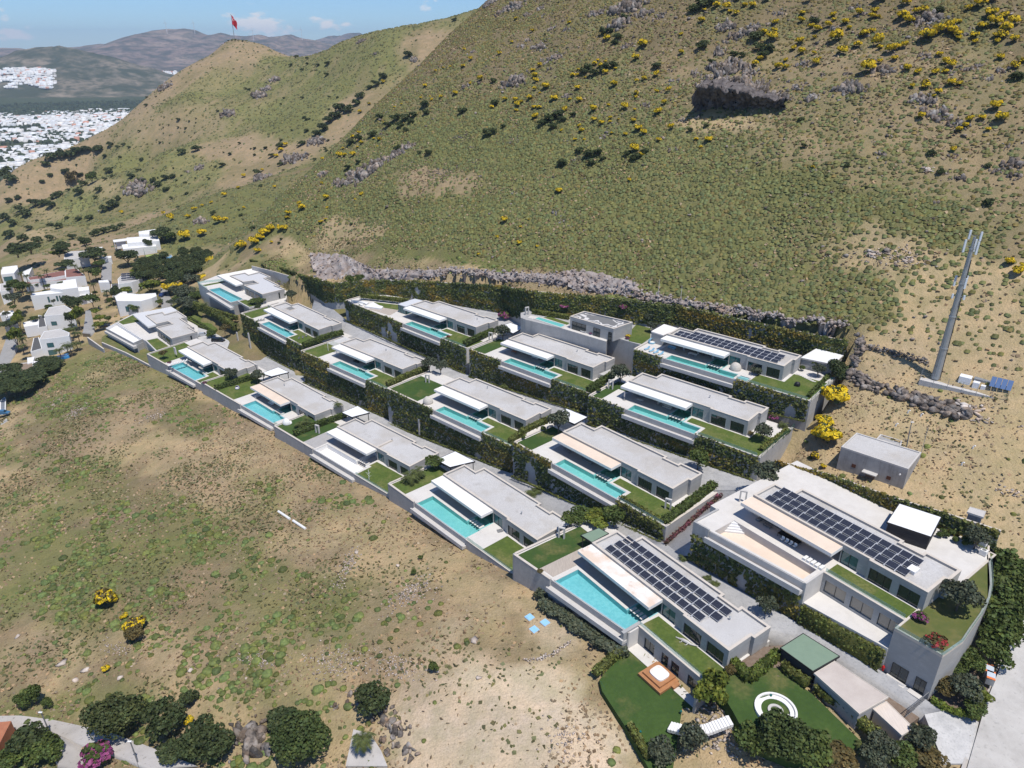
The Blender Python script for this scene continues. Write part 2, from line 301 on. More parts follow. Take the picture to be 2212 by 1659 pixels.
def marchN(ps,r0=60.0,r1=2500.0):
    """the same for many positions at once"""
    R_ = np.concatenate([np.arange(r0,560,3.0),np.arange(560,r1,8.0)]); D = np.array([ray(*p) for p in ps]); hl = np.hypot(D[:,0],D[:,1])
    X = (D[:,0] / hl)[:,None] * R_; Y = (D[:,1] / hl)[:,None] * R_; Zr = ZC + (D[:,2] / hl)[:,None] * R_; g = terr(X,Y) - Zr; out = []
    for k in range(len(ps)):
        i = np.argmax(g[k] > 0)
        if g[k,i] <= 0 or i == 0: out.append(None); continue
        f = g[k,i - 1] / (g[k,i - 1] - g[k,i]); out.append(np.array([X[k,i - 1] + (X[k,i] - X[k,i - 1]) * f,Y[k,i - 1] + (Y[k,i] - Y[k,i - 1]) * f,Zr[k,i - 1] + (Zr[k,i] - Zr[k,i - 1]) * f]))
    return out
def axis(lo,hi,step,far_lo,far_hi,g):
    a = list(np.arange(lo,hi + 1e-6,step)); st_ = step; v = hi
    while v < far_hi: st_ *= g; v += st_; a.append(v)
    st_ = step; v = lo; b = []
    while v > far_lo: st_ *= g; v -= st_; b.append(v)
    return np.array(b[::-1] + a)
XS = axis(-240,230,2.0,-16000,12000,1.032); YS = axis(60,480,2.0,-300,16000,1.032)
GX,GY = np.meshgrid(XS,YS); GZ = terr(GX,GY)
# ---- ground colours: patches of green scrub, dry grass and bare soil that grow there
PATCH = []      # x, y, radius along row, radius up slope, colour, weight
def patch(p,ra,rb,c,w=1.0,rot=0.0):
    q = march(p)
    if q is not None: PATCH.append((q[0],q[1],ra,rb,c,w,rot))
def ground_colour(x,y,z):
    s,t = st(x,y); rr = np.hypot(x,y)
    n1 = fbm(x,y,70,4,31); n2 = fbm(x,y,24,4,37); n3 = fbm(x,y,9,3,41)
    c = np.empty((len(x),3)); c[:] = DRY
    def mix(w,col):
        nonlocal c
        w = np.clip(w,0,1)[:,None]; c = c * (1 - w) + col * w
    hill = (s > 196) & (rr < 620)
    # big hillside: green scrub carpet in its middle, dry and stony higher up and to the right
    mix(np.where(hill,.9,0),OLV * (.95,1.0,.95)); g = np.clip((n1 * 0.5 + n2 * 0.5 - 0.38) * 9,0,1)
    mix(np.where(hill,g,0) * np.clip((330 - s) / 60,0.55,1),GRN * 1.0)
    mix(np.where(hill,np.clip((n3 - 0.5) * 4,0,1) * 0.5,0),OLV)
    mix(np.where(hill & (t > -75),np.clip((t + 75) / 60,0,0.7) * np.clip((0.60 - n2) * 6,0,1) * np.clip((300 - s) / 40,.25,1),0),TAN)
    mix(np.where(hill,np.clip((s - 275) / 50,0,0.85) * np.clip((n3 + n2 - 0.8) * 4,0,1),0),BRN * .85)
    # field below the wall: tan grass with green drifts that run across the slope
    fld = (s < 196) & (rr < 420) & (y < 470)
    band = fbm(t,s * 2.6,46,4,51)
    mix(np.where(fld,np.clip((band - 0.42) * 7,0,0.95) * np.clip((-20 - x) / 60,0.12,1),0),OLV * 0.95)
    mix(np.where(fld,np.clip((n2 - 0.49) * 7,0,0.8) * np.clip((-10 - x) / 60,0.2,1),0),GRN * 1.05)
    mix(np.where(fld,np.clip((n3 - 0.52) * 5,0,0.7),0),TAN * 0.8)
    # valley and flag hill
    val = (rr >= 420) & (rr < 1500) & ~hill
    mix(np.where(val,.75,0),TAN * .92); mix(np.where(val,np.clip((n1 - 0.42) * 6,0,0.95),0),GRN * 1.1)
    mix(np.where(val,np.clip((n2 - 0.55) * 5,0,0.6),0),OLV)
    mix(np.where(val,np.clip((n3 - 0.62) * 5,0,0.4),0),TAN)
    mix(np.where(rr > 1250,np.clip((rr - 1250) / 200,0,1),0),np.array([0.075,0.09,0.05]))
    for (px,py,ra,rb,col,w,rot) in PATCH:
        dx,dy = x - px,y - py; ca,sa = math.cos(rot),math.sin(rot)
        a = ((dx * TV[0] + dy * TV[1]) * ca + (dx * SV[0] + dy * SV[1]) * sa) / ra; b = (-(dx * TV[0] + dy * TV[1]) * sa + (dx * SV[0] + dy * SV[1]) * ca) / rb
        q = np.sqrt(a * a + b * b) + (n3 - 0.5) * 0.9 + (n2 - 0.5) * 0.9
        mix(np.clip((1.05 - q) * 3.0,0,1) * w,np.asarray(col))
    return c
patch((1090,1520),26,13,SOIL * 1.12,1.0); patch((1040,1600),18,10,SOIL,0.9); patch((960,1480),12,6,SOIL * 0.95,.8); patch((1170,1470),10,7,SOIL * 1.1,.8); patch((1195,1380),7,5,SOIL * 0.9,.7)
patch((940,390),42,13,TAN * 1.05,0.9); patch((760,510),30,10,DRY,.9); patch((1900,540),30,12,DRY * 1.05,.95); patch((1640,460),22,5,DRY,.8); patch((1720,500),20,5,DRY,.8); patch((1200,610),30,6,TAN * 1.1,.8)
patch((2060,640),26,14,DRY * 1.1,1.0); patch((2120,720),30,16,DRY * 1.1,1.0); patch((1950,760),24,10,DRY * 1.05,1.0); patch((1980,950),26,16,DRY * 1.1,1.0); patch((2120,980),26,18,DRY * 1.12,1.0); patch((2190,1100),14,20,DRY * 1.15,1.0); patch((1650,600),30,12,DRY,.5)
patch((1400,330),60,16,GRN * 1.15,.55); patch((1250,480),60,20,GRN * 1.1,.6); patch((1500,500),55,22,GRN,.7); patch((1750,420),45,14,GRN * .95,.6); patch((1700,620),40,12,GRN,.7); patch((1000,480),30,14,GRN * 1.1,.5)
patch((1650,140),70,16,BRN * 1.25,.5); patch((1900,200),80,30,BRN * 1.2,.55); patch((2100,330),50,22,BRN * 1.25,.55); patch((1560,268),24,3.5,DRY * 1.1,.9)
patch((120,1080),24,16,GRN * 1.1,.5); patch((100,1230),30,18,GRN * 1.15,.6); patch((420,1150),26,10,GRN,.45); patch((640,1290),24,10,GRN * 1.05,.6); patch((760,1330),20,10,GRN,.6)
patch((650,990),40,8,TAN * .95,.5); patch((450,1040),30,6,TAN,.6); patch((230,930),14,22,TAN * 1.05,.6); patch((900,1380),20,12,TAN,.6); patch((480,1560),40,8,DRY * 1.05,.7)
patch((560,250),60,26,GRN * 1.2,.7); patch((480,190),50,40,GRN * 1.15,.6); patch((640,270),40,16,GRN,.8); patch((420,270),60,30,TAN,.6); patch((330,270),70,24,TAN * 1.1,.7); patch((420,360),60,14,GRN * 1.2,.7); patch((560,320),40,16,TAN * 1.1,.7)
patch((160,450),26,12,GRN * 1.5,.8); patch((200,300),50,16,TAN,.6); patch((60,500),60,14,DRY,.8); patch((220,400),60,10,DRY,.7); patch((100,455),40,10,DRY * .95,.6); patch((750,300),30,10,DRY,.5)
GC = ground_colour(GX.ravel(),GY.ravel(),GZ.ravel())
_ny,_nx = GX.shape; _i = np.arange(_ny * _nx).reshape(_ny,_nx)
_q = np.stack([_i[:-1,:-1],_i[:-1,1:],_i[1:,1:],_i[1:,:-1]],-1).reshape(-1,4)
ground = np_obj('ground',np.stack([GX,GY,GZ],-1).reshape(-1,3),_q,M_GROUND,tint=GC,smooth=True); tag(ground,kind='structure')
# ---------------------------------------------------------------- building materials
M_CONC = mat('board_marked_concrete',(0.40,0.395,0.385),[((0.31,0.305,0.30),0.35,0.7),((0.47,0.46,0.45),1.5,0.5),((0.24,0.235,0.23),0.25,0.55,0.55,0.8,(4,4,0.35))],rough=0.85)
def coursed(name,c1,c2,sc,h=0.3,w=1.2):
    m,nt,b,o = newmat(name); tc = nt.nodes.new('ShaderNodeTexCoord'); sp = nt.nodes.new('ShaderNodeSeparateXYZ'); nt.links.new(tc.outputs['Object'],sp.inputs[0])
    ad = nt.nodes.new('ShaderNodeMath'); ad.operation = 'ADD'; nt.links.new(sp.outputs[0],ad.inputs[0]); nt.links.new(sp.outputs[1],ad.inputs[1])
    cb = nt.nodes.new('ShaderNodeCombineXYZ'); nt.links.new(ad.outputs[0],cb.inputs[0]); nt.links.new(sp.outputs[2],cb.inputs[1])
    br = nt.nodes.new('ShaderNodeTexBrick'); nt.links.new(cb.outputs[0],br.inputs['Vector']); br.inputs['Scale'].default_value = 1.0; br.inputs['Brick Width'].default_value = w; br.inputs['Row Height'].default_value = h
    br.inputs['Mortar Size'].default_value = 0.012; br.inputs['Color1'].default_value = (*c1,1); br.inputs['Color2'].default_value = (*c2,1); br.inputs['Mortar'].default_value = (*[x * 0.7 for x in c1],1)
    col = _mix(nt,_noise(nt,sc,4,.6),br.outputs['Color'],tuple(x * 0.82 for x in c1)); nt.links.new(col,b.inputs['Base Color']); b.inputs['Roughness'].default_value = 0.8
    return m
M_STONE = coursed('grey_stone_courses',(0.435,0.43,0.42),(0.36,0.36,0.355),0.5)
M_COPING = mat('beige_stone_coping',(0.60,0.54,0.47),[((0.50,0.45,0.39),0.8,0.6)],rough=0.8)
M_GRAVEL = mat('roof_gravel',(0.52,0.505,0.49),[((0.58,0.57,0.56),0.09,0.7,.45,.6),((0.45,0.415,0.37),0.12,0.75,.47,.62),((0.34,0.33,0.32),7.0,0.6,0.45,0.6),((0.33,0.31,0.29),.5,.5,.58,.75)],rough=0.95,bump=(9,0.6,0.05))
M_WHITE = mat('white_render',(0.80,0.79,0.77),[((0.70,0.68,0.64),0.4,0.5)],rough=0.7)
M_CANOPY = mat('white_canopy_screed',(0.80,0.775,0.74),[((0.72,0.655,0.58),0.22,0.7,0.45,0.7),((0.60,0.50,0.41),0.9,0.45,0.58,0.72)],rough=0.75)
M_PEACH = mat('peach_screed',(0.74,0.615,0.495),[((0.66,0.53,0.42),0.35,0.7)],rough=0.85)
M_RUST = mat('rust_stained_screed',(0.80,0.775,0.74),[((0.66,0.50,0.37),0.16,0.8,0.45,0.62),((0.40,0.22,0.12),0.45,0.7,0.6,0.72)],rough=0.75)
M_PAVE = mat('travertine_paving',(0.62,0.59,0.55),[((0.52,0.49,0.45),0.7,0.6),((0.68,0.65,0.61),0.2,0.5)],rough=0.7)
M_PAVEGREY = mat('grey_stone_paving',(0.40,0.385,0.37),[((0.32,0.31,0.30),1.2,0.6)],rough=0.8)
M_ROAD = mat('pale_stamped_concrete',(0.50,0.49,0.475),[((0.36,0.355,0.35),0.5,0.75,0.42,0.62),((0.58,0.565,0.545),0.18,0.6),((0.3,0.3,0.295),2.6,0.5,0.52,0.66)],rough=0.85)
M_DECK = mat('weathered_timber',(0.45,0.39,0.33),[((0.34,0.29,0.25),1.0,0.6,0.4,0.6,(6,0.6,1))],rough=0.8)
M_LAWN = mat('lawn_grass',(0.11,0.15,0.035),[((0.075,0.115,0.026),0.5,0.8),((0.21,0.195,0.075),0.22,0.75,0.47,0.68),((0.06,0.09,0.02),2.0,0.6)],rough=0.9,spec=0.15,bump=(6,0.7,0.08))
M_LAWN2 = mat('dark_lawn_grass',(0.062,0.108,0.026),[((0.04,0.078,0.02),0.3,0.85),((0.19,0.165,0.065),0.16,0.75,0.53,0.7),((0.04,0.072,0.02),1.6,0.6)],rough=0.9,spec=0.15,bump=(6,0.7,0.08))
M_FRAME = mat('dark_window_frame',(0.035,0.037,0.04),rough=0.4)
M_METAL = mat('galvanised_steel',(0.42,0.45,0.48),[((0.30,0.33,0.36),0.8,0.6)],rough=0.45,metal=0.6)
M_DARK = mat('black_metal',(0.025,0.025,0.028),rough=0.5)
M_SHEET = mat('white_sheet_roof',(0.82,0.83,0.84),[((0.74,0.74,0.74),0.5,0.5)],rough=0.45)
M_TILE = mat('pool_mosaic_caustics',(0.25,0.52,0.51),[((0.36,0.63,0.61),1.6,0.7,.42,.6),((0.19,0.45,0.47),0.1,0.7)],rough=0.5)  # turquoise mosaic; the small paler noise paints water caustics into its colour
M_TILE2 = mat('pool_mosaic_blue_caustics',(0.22,0.49,0.54),[((0.34,0.61,0.65),1.4,0.7,.42,.6),((0.18,0.43,0.48),0.1,0.6)],rough=0.5)  # bluer mosaic, rippled caustic light likewise put into the tile colour
def glassmat(name,c,refl=0.25,alpha=0.5):
    m,nt,b,o = newmat(name); b.inputs['Base Color'].default_value = (*c,1); b.inputs['Roughness'].default_value = 0.04; b.inputs['Specular IOR Level'].default_value = 0.8
    t = nt.nodes.new('ShaderNodeBsdfTransparent'); t.inputs[0].default_value = (0.85,0.93,0.92,1); ms = nt.nodes.new('ShaderNodeMixShader'); ms.inputs[0].default_value = alpha
    nt.links.new(t.outputs[0],ms.inputs[1]); nt.links.new(b.outputs[0],ms.inputs[2]); nt.links.new(ms.outputs[0],o.inputs[0]); return m
M_GLASS = glassmat('tinted_door_glass',(0.02,0.035,0.04),alpha=0.95)
M_GLASSB = glassmat('blue_green_glass',(0.06,0.16,0.17),alpha=0.85)
M_BALUS = glassmat('clear_balustrade_glass',(0.45,0.58,0.56),alpha=0.22)
def watermat():
    m,nt,b,o = newmat('pool_water'); nt.nodes.remove(b)
    t = nt.nodes.new('ShaderNodeBsdfTransparent'); t.inputs[0].default_value = (0.80,0.97,0.97,1)
    g = nt.nodes.new('ShaderNodeBsdfGlossy'); g.inputs['Roughness'].default_value = 0.06; fr = nt.nodes.new('ShaderNodeFresnel'); fr.inputs['IOR'].default_value = 1.33
    n = _noise(nt,2.5,3,.5,0,1); bp = nt.nodes.new('ShaderNodeBump'); bp.inputs['Strength'].default_value = 0.25; bp.inputs['Distance'].default_value = 0.06
    nt.links.new(n,bp.inputs['Height']); nt.links.new(bp.outputs[0],g.inputs['Normal']); nt.links.new(bp.outputs[0],fr.inputs['Normal'])
    ms = nt.nodes.new('ShaderNodeMixShader'); nt.links.new(fr.outputs[0],ms.inputs[0]); nt.links.new(t.outputs[0],ms.inputs[1]); nt.links.new(g.outputs[0],ms.inputs[2]); nt.links.new(ms.outputs[0],o.inputs[0]); return m
M_WATER = watermat()

# ---------------------------------------------------------------- villa frames (x, y, heading, front length, roof drop, skew, wall height)
HS = {'A1': (16.9,121.0,-54.43,36.24,94.5),'A2': (-18.2,159.3,-48.54,36.67,102.0),'A3': (-54.4,193.6,-41.62,34.73,106.5),'A4': (-90.2,229.7,-43.19,35.9,108.5),
      'A5': (-132.6,268.2,-42.6,38.0,110.5),'A6': (-174.8,311.4,-43.8,36.0,113.0),'B1': (13.4,163.9,-48.09,35.78,91.7),'B2': (-21.7,201.9,-42.31,35.08,96.0),'B3': (-62.9,241.4,-41.27,35.01,98.0),
      'B4': (-101.6,285.0,-45.3,38.3,99.0),'B5': (-143.5,339.0,-45.0,36.0,101.0),'B0': (50.3,123.8,-53.94,36.03,84.3),'C3': (-38.6,258.2,-42.4,35.62,89.0),'C2': (-1.2,221.6,-42.06,35.33,88.3),
      'C1': (33.0,181.8,-41.64,35.96,85.2),'D1': (46.9,199.9,-41.11,36.03,78.2),'D2': (19.1,220.0,-42.0,36.0,80.0)}
WALL_H = 4.3
SKEW = {'A5': -0.12,'B4': -0.10}
class Fr:
    def __init__(s,k):
        x,y,h,L,rd = HS[k]; s.k = k; s.a = math.radians(h); s.L = L; s.z = ZC - rd - WALL_H; s.x,s.y = x,y; s.sc = L / 36.0; s.sk = SKEW.get(k,0.0)
    def T(s,u,v,z=0.0): return (u * s.sc + v * s.sk,v,z)
    def w(s,u,v,z=0.0):
        X,Y,Z = s.T(u,v,z); return (s.x + X * math.cos(s.a) - Y * math.sin(s.a),s.y + X * math.sin(s.a) + Y * math.cos(s.a),s.z + Z)
    def root(s,name): return empty(name,(s.x,s.y,s.z),s.a)
    def inv(s,P):
        dx,dy = P[0] - s.x,P[1] - s.y; v = -dx * math.sin(s.a) + dy * math.cos(s.a); return ((dx * math.cos(s.a) + dy * math.sin(s.a) - v * s.sk) / s.sc,v,P[2] - s.z if len(P) > 2 else 0)
FR = {k: Fr(k) for k in HS}

PLAN = [(0,0),(25.5,0),(25.5,-.45),(36,-.45),(36,5.6),(36.7,5.6),(36.7,10.2),(30.3,10.2),(30.3,9.2),(26.4,9.2),(26.4,10.2),(4.6,10.2),(4.6,7.2),(0,7.2)]
def glass_door(fr,root,u0,u1,v,h=2.9,n=2,gm=None,z0=0.0,name='glass_door'):
    f = MB(fr.T); t = 0.09
    f.box(u0,u1,v - .12,v - .02,z0 + h - .1,z0 + h); f.box(u0,u1,v - .12,v - .02,z0,z0 + .08)
    for i in range(n + 1):
        c = u0 + (u1 - u0) * i / n; c = min(max(c,u0 + t / 2),u1 - t / 2); f.box(c - t / 2,c + t / 2,v - .12,v - .02,z0 + .08,z0 + h - .1)
    d = f.build(name,M_FRAME,root)
    for i in range(n):
        a = u0 + (u1 - u0) * i / n; b = u0 + (u1 - u0) * (i + 1) / n
        MB(fr.T).box(a + .06,b - .06,v - .07,v - .04,z0 + .09,z0 + h - .11).build('pane',gm or M_GLASS,d)
    return d
def villa(key,label,canopy_mat=None,gravel=None,group='flat roofed stone villas of the terraced estate',step_plan=True,canopy=(-.1,20.2,-3.8),end_slit=True,plan=None):
    fr = FR[key]; root = fr.root('villa'); tag(root,label,'villa',group); H = WALL_H
    P = plan or PLAN
    core_l = MB(fr.T).prism([(.05,2.8),(20,2.8),(20,10.15),(4.65,10.15),(4.65,7.15),(.05,7.15)],0,3.15).build('living_room_wall',M_STONE,root)
    MB(fr.T).prism([(20.02,.35),(25.5,.35),(25.5,-.1),(35.95,-.1),(35.95,5.65),(36.65,5.65),(36.65,10.15),(30.35,10.15),(30.35,9.15),(26.35,9.15),(26.35,10.15),(20.02,10.15)],0,3.15).build('bedroom_wall',M_STONE,root)
    sk = MB(fr.T); op = [(20.2,23.5,0),(25.95,30.1,1),(31.4,35.1,1)]
    sk.box(23.5,25.5,0,.345,0,3.15); sk.box(20.02,20.2,0,.345,0,3.15); sk.box(20.2,23.5,0,.345,2.92,3.15)
    sk.box(25.52,25.95,-.45,-.105,0,3.15); sk.box(30.1,31.4,-.45,-.105,0,3.15); sk.box(35.1,36,-.45,-.105,0,3.15); sk.box(25.95,30.1,-.45,-.105,2.92,3.15); sk.box(31.4,35.1,-.45,-.105,2.92,3.15)
    sk.build('front_wall',M_STONE,root)
    glass_door(fr,root,20.2,23.5,.34,gm=M_GLASSB); glass_door(fr,root,25.95,30.1,-.11,n=3); glass_door(fr,root,31.4,35.1,-.11)
    for i in range(3): glass_door(fr,root,.6 + i * 4.75,5.1 + i * 4.75,2.79,n=2)
    glass_door(fr,root,15.4,19.8,2.79,n=2,gm=M_GLASSB)
    MB(fr.T).prism(P,3.16,3.6).build('roof_slab',M_STONE,root)
    I = inset(P,.45); MB(fr.T).ring(P,I,3.61,H - .05).build('parapet',M_STONE,root)
    MB(fr.T).ring(inset(P,-.04),inset(P,.5),H - .05,H + .03).build('coping',M_COPING,root)
    MB(fr.T).prism(inset(P,.46),3.61,3.82).build('roof_gravel',gravel or M_GRAVEL,root)
    if canopy:
        u0,u1,v0 = canopy; cm = canopy_mat or M_CANOPY
        c = MB(fr.T).box(u0,u1,v0,-.06,3.2,3.78).build('canopy',cm,root)
        cb = MB(fr.T); cb.box(u0,u1,v0 - .03,v0 - .002,3.15,3.86); cb.box(u1 + .002,u1 + .03,v0,-.06,3.15,3.86); cb.box(u0 - .03,u0 - .002,v0,-.06,3.15,3.86); cb.build('fascia',M_WHITE,c)
    for uu in (5.2,9.95,14.7): MB(fr.T).box(uu - .25,uu + .25,1.2,1.75,0,3.16).build('column',M_STONE,root)
    return root
def pool(key,label,u0,u1,vf0=-8.0,vf1=-8.0,empty_mat=None,tile=None,beam=True,arm=True,vb=-4.2):
    fr = FR[key]; root = fr.root('swimming_pool'); tag(root,label,'pool','infinity pools of the terraced estate')
    O = [(u0,vf0),(u1,vf1),(u1,vb)] + ([(20.2,vb),(20.2,2.5),(15.2,2.5),(15.2,vb)] if arm else []) + [(u0,vb)]
    if arm and u1 < 20.3: O = [(u0,vf0),(u1,vf1),(u1,vb),(20.0,vb),(20.0,2.5),(15.2,2.5),(15.2,vb),(u0,vb)] if u1 > 20.05 else [(u0,vf0),(u1,vf1),(u1,2.5),(15.2,2.5),(15.2,vb),(u0,vb)]
    tm = empty_mat or tile or M_TILE; I = inset(O,.28); dz = -1.5 if empty_mat else -1.15
    b = MB(fr.T).ring(O,I,dz - .1,-.09).build('basin_wall',tm,root); MB(fr.T).prism(I,dz - .2,dz).build('basin_floor',tm,root)
    if not empty_mat: MB(fr.T).quad(*[(p[0],p[1],-.1) for p in I]).build('water',M_WATER,root)
    for bx in ((u0 - .45,u0 + .28,vf0 + .1,vb + .2),(u1 - .28,u1 + .45,vf1 + .1,vb + .2),(u0 + .281,15.2 if arm else u1 - .281,vb - .28,vb + .4)): MB(fr.T).box(*bx,.0,.055).build('coping',M_PAVE,root)
    w = MB(fr.T); w.prism([(u0 - .3,vf0 - .32),(u1 + .3,vf1 - .32),(u1 + .3,vf1 - .003),(u0 - .3,vf0 - .003)],-2.3,-.06); w.build('overflow_wall',M_CONC,root)
    if beam:
        g = MB(fr.T); d0,d1 = (1.75,.34)
        g.prism([(u0 - .5,vf0 - d0),(u1 + .5,vf1 - d0),(u1 + .5,vf1 - d0 + .35),(u0 - .5,vf0 - d0 + .35)],-2.2,-1.15)
        g.prism([(u0 - .5,vf0 - d0 + .352),(u1 + .5,vf1 - d0 + .352),(u1 + .5,vf1 - .33),(u0 - .5,vf0 - .33)],-2.2,-1.5)
        g.build('overflow_trough',M_COPE2,root)
    if arm:
        for i in range(5): MB(fr.T).box(15.7 + i * .9,16.25 + i * .9,-4.05,-2.5,-.05,.05).build('stepping_slab',M_PAVE,root)
    return root
M_COPE2 = mat('pale_cast_concrete',(0.56,0.535,0.505),[((0.46,0.44,0.415),0.6,0.6),((0.40,0.37,0.34),1.6,0.3,0.55,0.7)],rough=0.8)
BASE = 15.0
def terrace(key,uL,uR,u0,u1,vL=-8.2,vR=-8.2,vB=11.4,arm=True,top=None,vb=-4.2,cut=True):
    """ground of the plot: a block round the pool"""
    fr = FR[key]; root = fr.root('terrace'); tag(root,kind='structure'); m = MB(fr.T)
    vf = lambda u: vL + (vR - vL) * (u - uL) / (uR - uL)
    if cut:
        m.prism([(uL,vf(uL)),(u0,vf(u0)),(u0,vb),(uL,vb)],-BASE,0); m.prism([(u1,vf(u1)),(uR,vf(uR)),(uR,vb),(u1,vb)],-BASE,0)
        m.prism([(u0,vf(u0)),(u1,vf(u1)),(u1,vb),(u0,vb)],-BASE,-1.75)
        if arm:
            a1 = min(20.2,u1) if u1 < 20.3 else 20.2
            m.box(uL,15.2,vb,vB,-BASE,0); m.box(a1,uR,vb,vB,-BASE,0); m.box(15.2,a1,2.5,vB,-BASE,0); m.box(15.2,a1,vb,2.5,-BASE,-1.4)
        else: m.box(uL,uR,vb,vB,-BASE,0)
    else: m.prism([(uL,vf(uL)),(uR,vf(uR)),(uR,vB),(uL,vB)],-BASE,0)
    m.build('terrace_ground',top or M_PAVE,root); return root
def retaining(key,label,uL,uR,u0,u1,vL=-8.2,vR=-8.2,left_end=8.0,right_end=None,h=.25,th=.4,mt=None):
    fr = FR[key]; root = fr.root('retaining_wall'); tag(root,label,'wall','concrete retaining walls of the estate'); mt = mt or M_CONC
    vf = lambda u: vL + (vR - vL) * (u - uL) / (uR - uL)
    def seg(a,b,zt): return MB(fr.T).prism([(a,vf(a) - th),(b,vf(b) - th),(b,vf(b) - .003),(a,vf(a) - .003)],-BASE,zt).build('wall_face',mt,root)
    def cap(a,b): MB(fr.T).prism([(a,vf(a) - th - .05),(b,vf(b) - th - .05),(b,vf(b) + .12),(a,vf(a) + .12)],h,h + .06).build('wall_cap',M_COPING,root)
    seg(uL,u0 - .5,h); cap(uL,u0 - .5); seg(u1 + .5,uR,h); cap(u1 + .5,uR); seg(u0 - .499,u1 + .499,-2.31)
    if left_end:
        MB(fr.T).box(uL - th,uL - .003,vf(uL) - th,left_end,-BASE,h).build('wall_face',mt,root); MB(fr.T).box(uL - th - .05,uL + .1,vf(uL) + .121,left_end,h,h + .06).build('wall_cap',M_COPING,root)
    if right_end:
        MB(fr.T).box(uR + .003,uR + th,vf(uR) - th,right_end,-BASE,h).build('wall_face',mt,root); MB(fr.T).box(uR - .1,uR + th + .05,vf(uR) + .121,right_end,h,h + .06).build('wall_cap',M_COPING,root)
    return root
def lawn(key,poly,m=None,z=.05):
    fr = FR[key]; root = fr.root('lawn'); tag(root,kind='structure'); MB(fr.T).prism(poly,-.02,z).build('turf',m or M_LAWN,root); return root
def paving(key,poly,m,z=.03,name='paving'):
    fr = FR[key]; root = fr.root(name); tag(root,kind='structure'); MB(fr.T).prism(poly,-.02,z).build('paved_area',m,root); return root
def balustrade(pts,label,h=1.0,seg=2.4):
    """run of glass panes along world points"""
    root = empty('glass_balustrade',pts[0]); tag(root,label,'balustrade','glass balustrades of the estate'); o = Vector(pts[0])
    for a,b in zip(pts[:-1],pts[1:]):
        a = Vector(a); b = Vector(b); n = max(1,round((b - a).length / seg)); nrm = Vector((-(b - a).y,(b - a).x,0)).normalized() * .012
        for i in range(n):
            p = a + (b - a) * ((i + .01) / n) - o; q = a + (b - a) * ((i + .99) / n) - o; m = MB()
            m._add([tuple(p + nrm),tuple(q + nrm),tuple(q - nrm),tuple(p - nrm)] + [tuple(w + Vector((0,0,h))) for w in (p + nrm,q + nrm,q - nrm,p - nrm)],[[0,1,5,4],[1,2,6,5],[2,3,7,6],[3,0,4,7],[4,5,6,7],[3,2,1,0]])
            m.build('pane',M_BALUS,root)
    return root

# ---------------------------------------------------------------- the plots
#        key  uL     uR    pool u0,u1  front v at uL,uR
PLOTS = {'A1': (-10.4,20.1,.7,19.5,-12.4,-8.3),'A2': (-10.8,39.5,.9,20.7,-9.9,-8.6),'A3': (-22.5,38,.2,21.2,-8.8,-9.3),'A4': (-24.5,40,3.5,23.5,-10.5,-8.3),'A5': (-15,40,2.6,22.4,-10.5,-8.6),
         'B1': (-9.6,40.3,5,26,-8.2,-8.2),'B2': (-18,38.6,5,25.8,-8.2,-8.4),'B3': (-13.4,40,5,25.8,-8.2,-8.4),'B4': (-12,42,4.2,24.5,-8.2,-8.2),
         'C1': (-7.2,43.0,5,25.7,-8.2,-8.2),'C2': (-10,42,5,26,-8.2,-8.4),'C3': (-33,40,5.2,26.4,-7.0,-9.0),'D1': (-6.0,46.4,4.1,25.6,-8.0,-8.0),'B0': (-4.2,19.8,-.4,19.3,-12.2,-10.4)}
def vfront(k,u): uL,uR,a,b,vL,vR = PLOTS[k]; return vL + (vR - vL) * (u - uL) / (uR - uL)
WHO = {'A1': 'the nearest solar roofed villa','A2': 'the villa left of the nearest solar roof','A3': 'the villa with the white drained pool','A4': 'the villa with the wicker egg chair','A5': 'the villa with six white loungers',
       'B1': 'the villa at the hedged road corner','B2': 'the villa with the domed white daybed','B3': 'the villa with the white slatted pergola','B4': 'the villa with the dark roof hatch','C1': 'the villa with the folded parasol','C2': 'the villa below the patterned roof studio',
       'C3': 'the villa with the white angular sculpture','D1': 'the uppermost solar roofed villa','B0': 'the villa with the drained peach pool'}
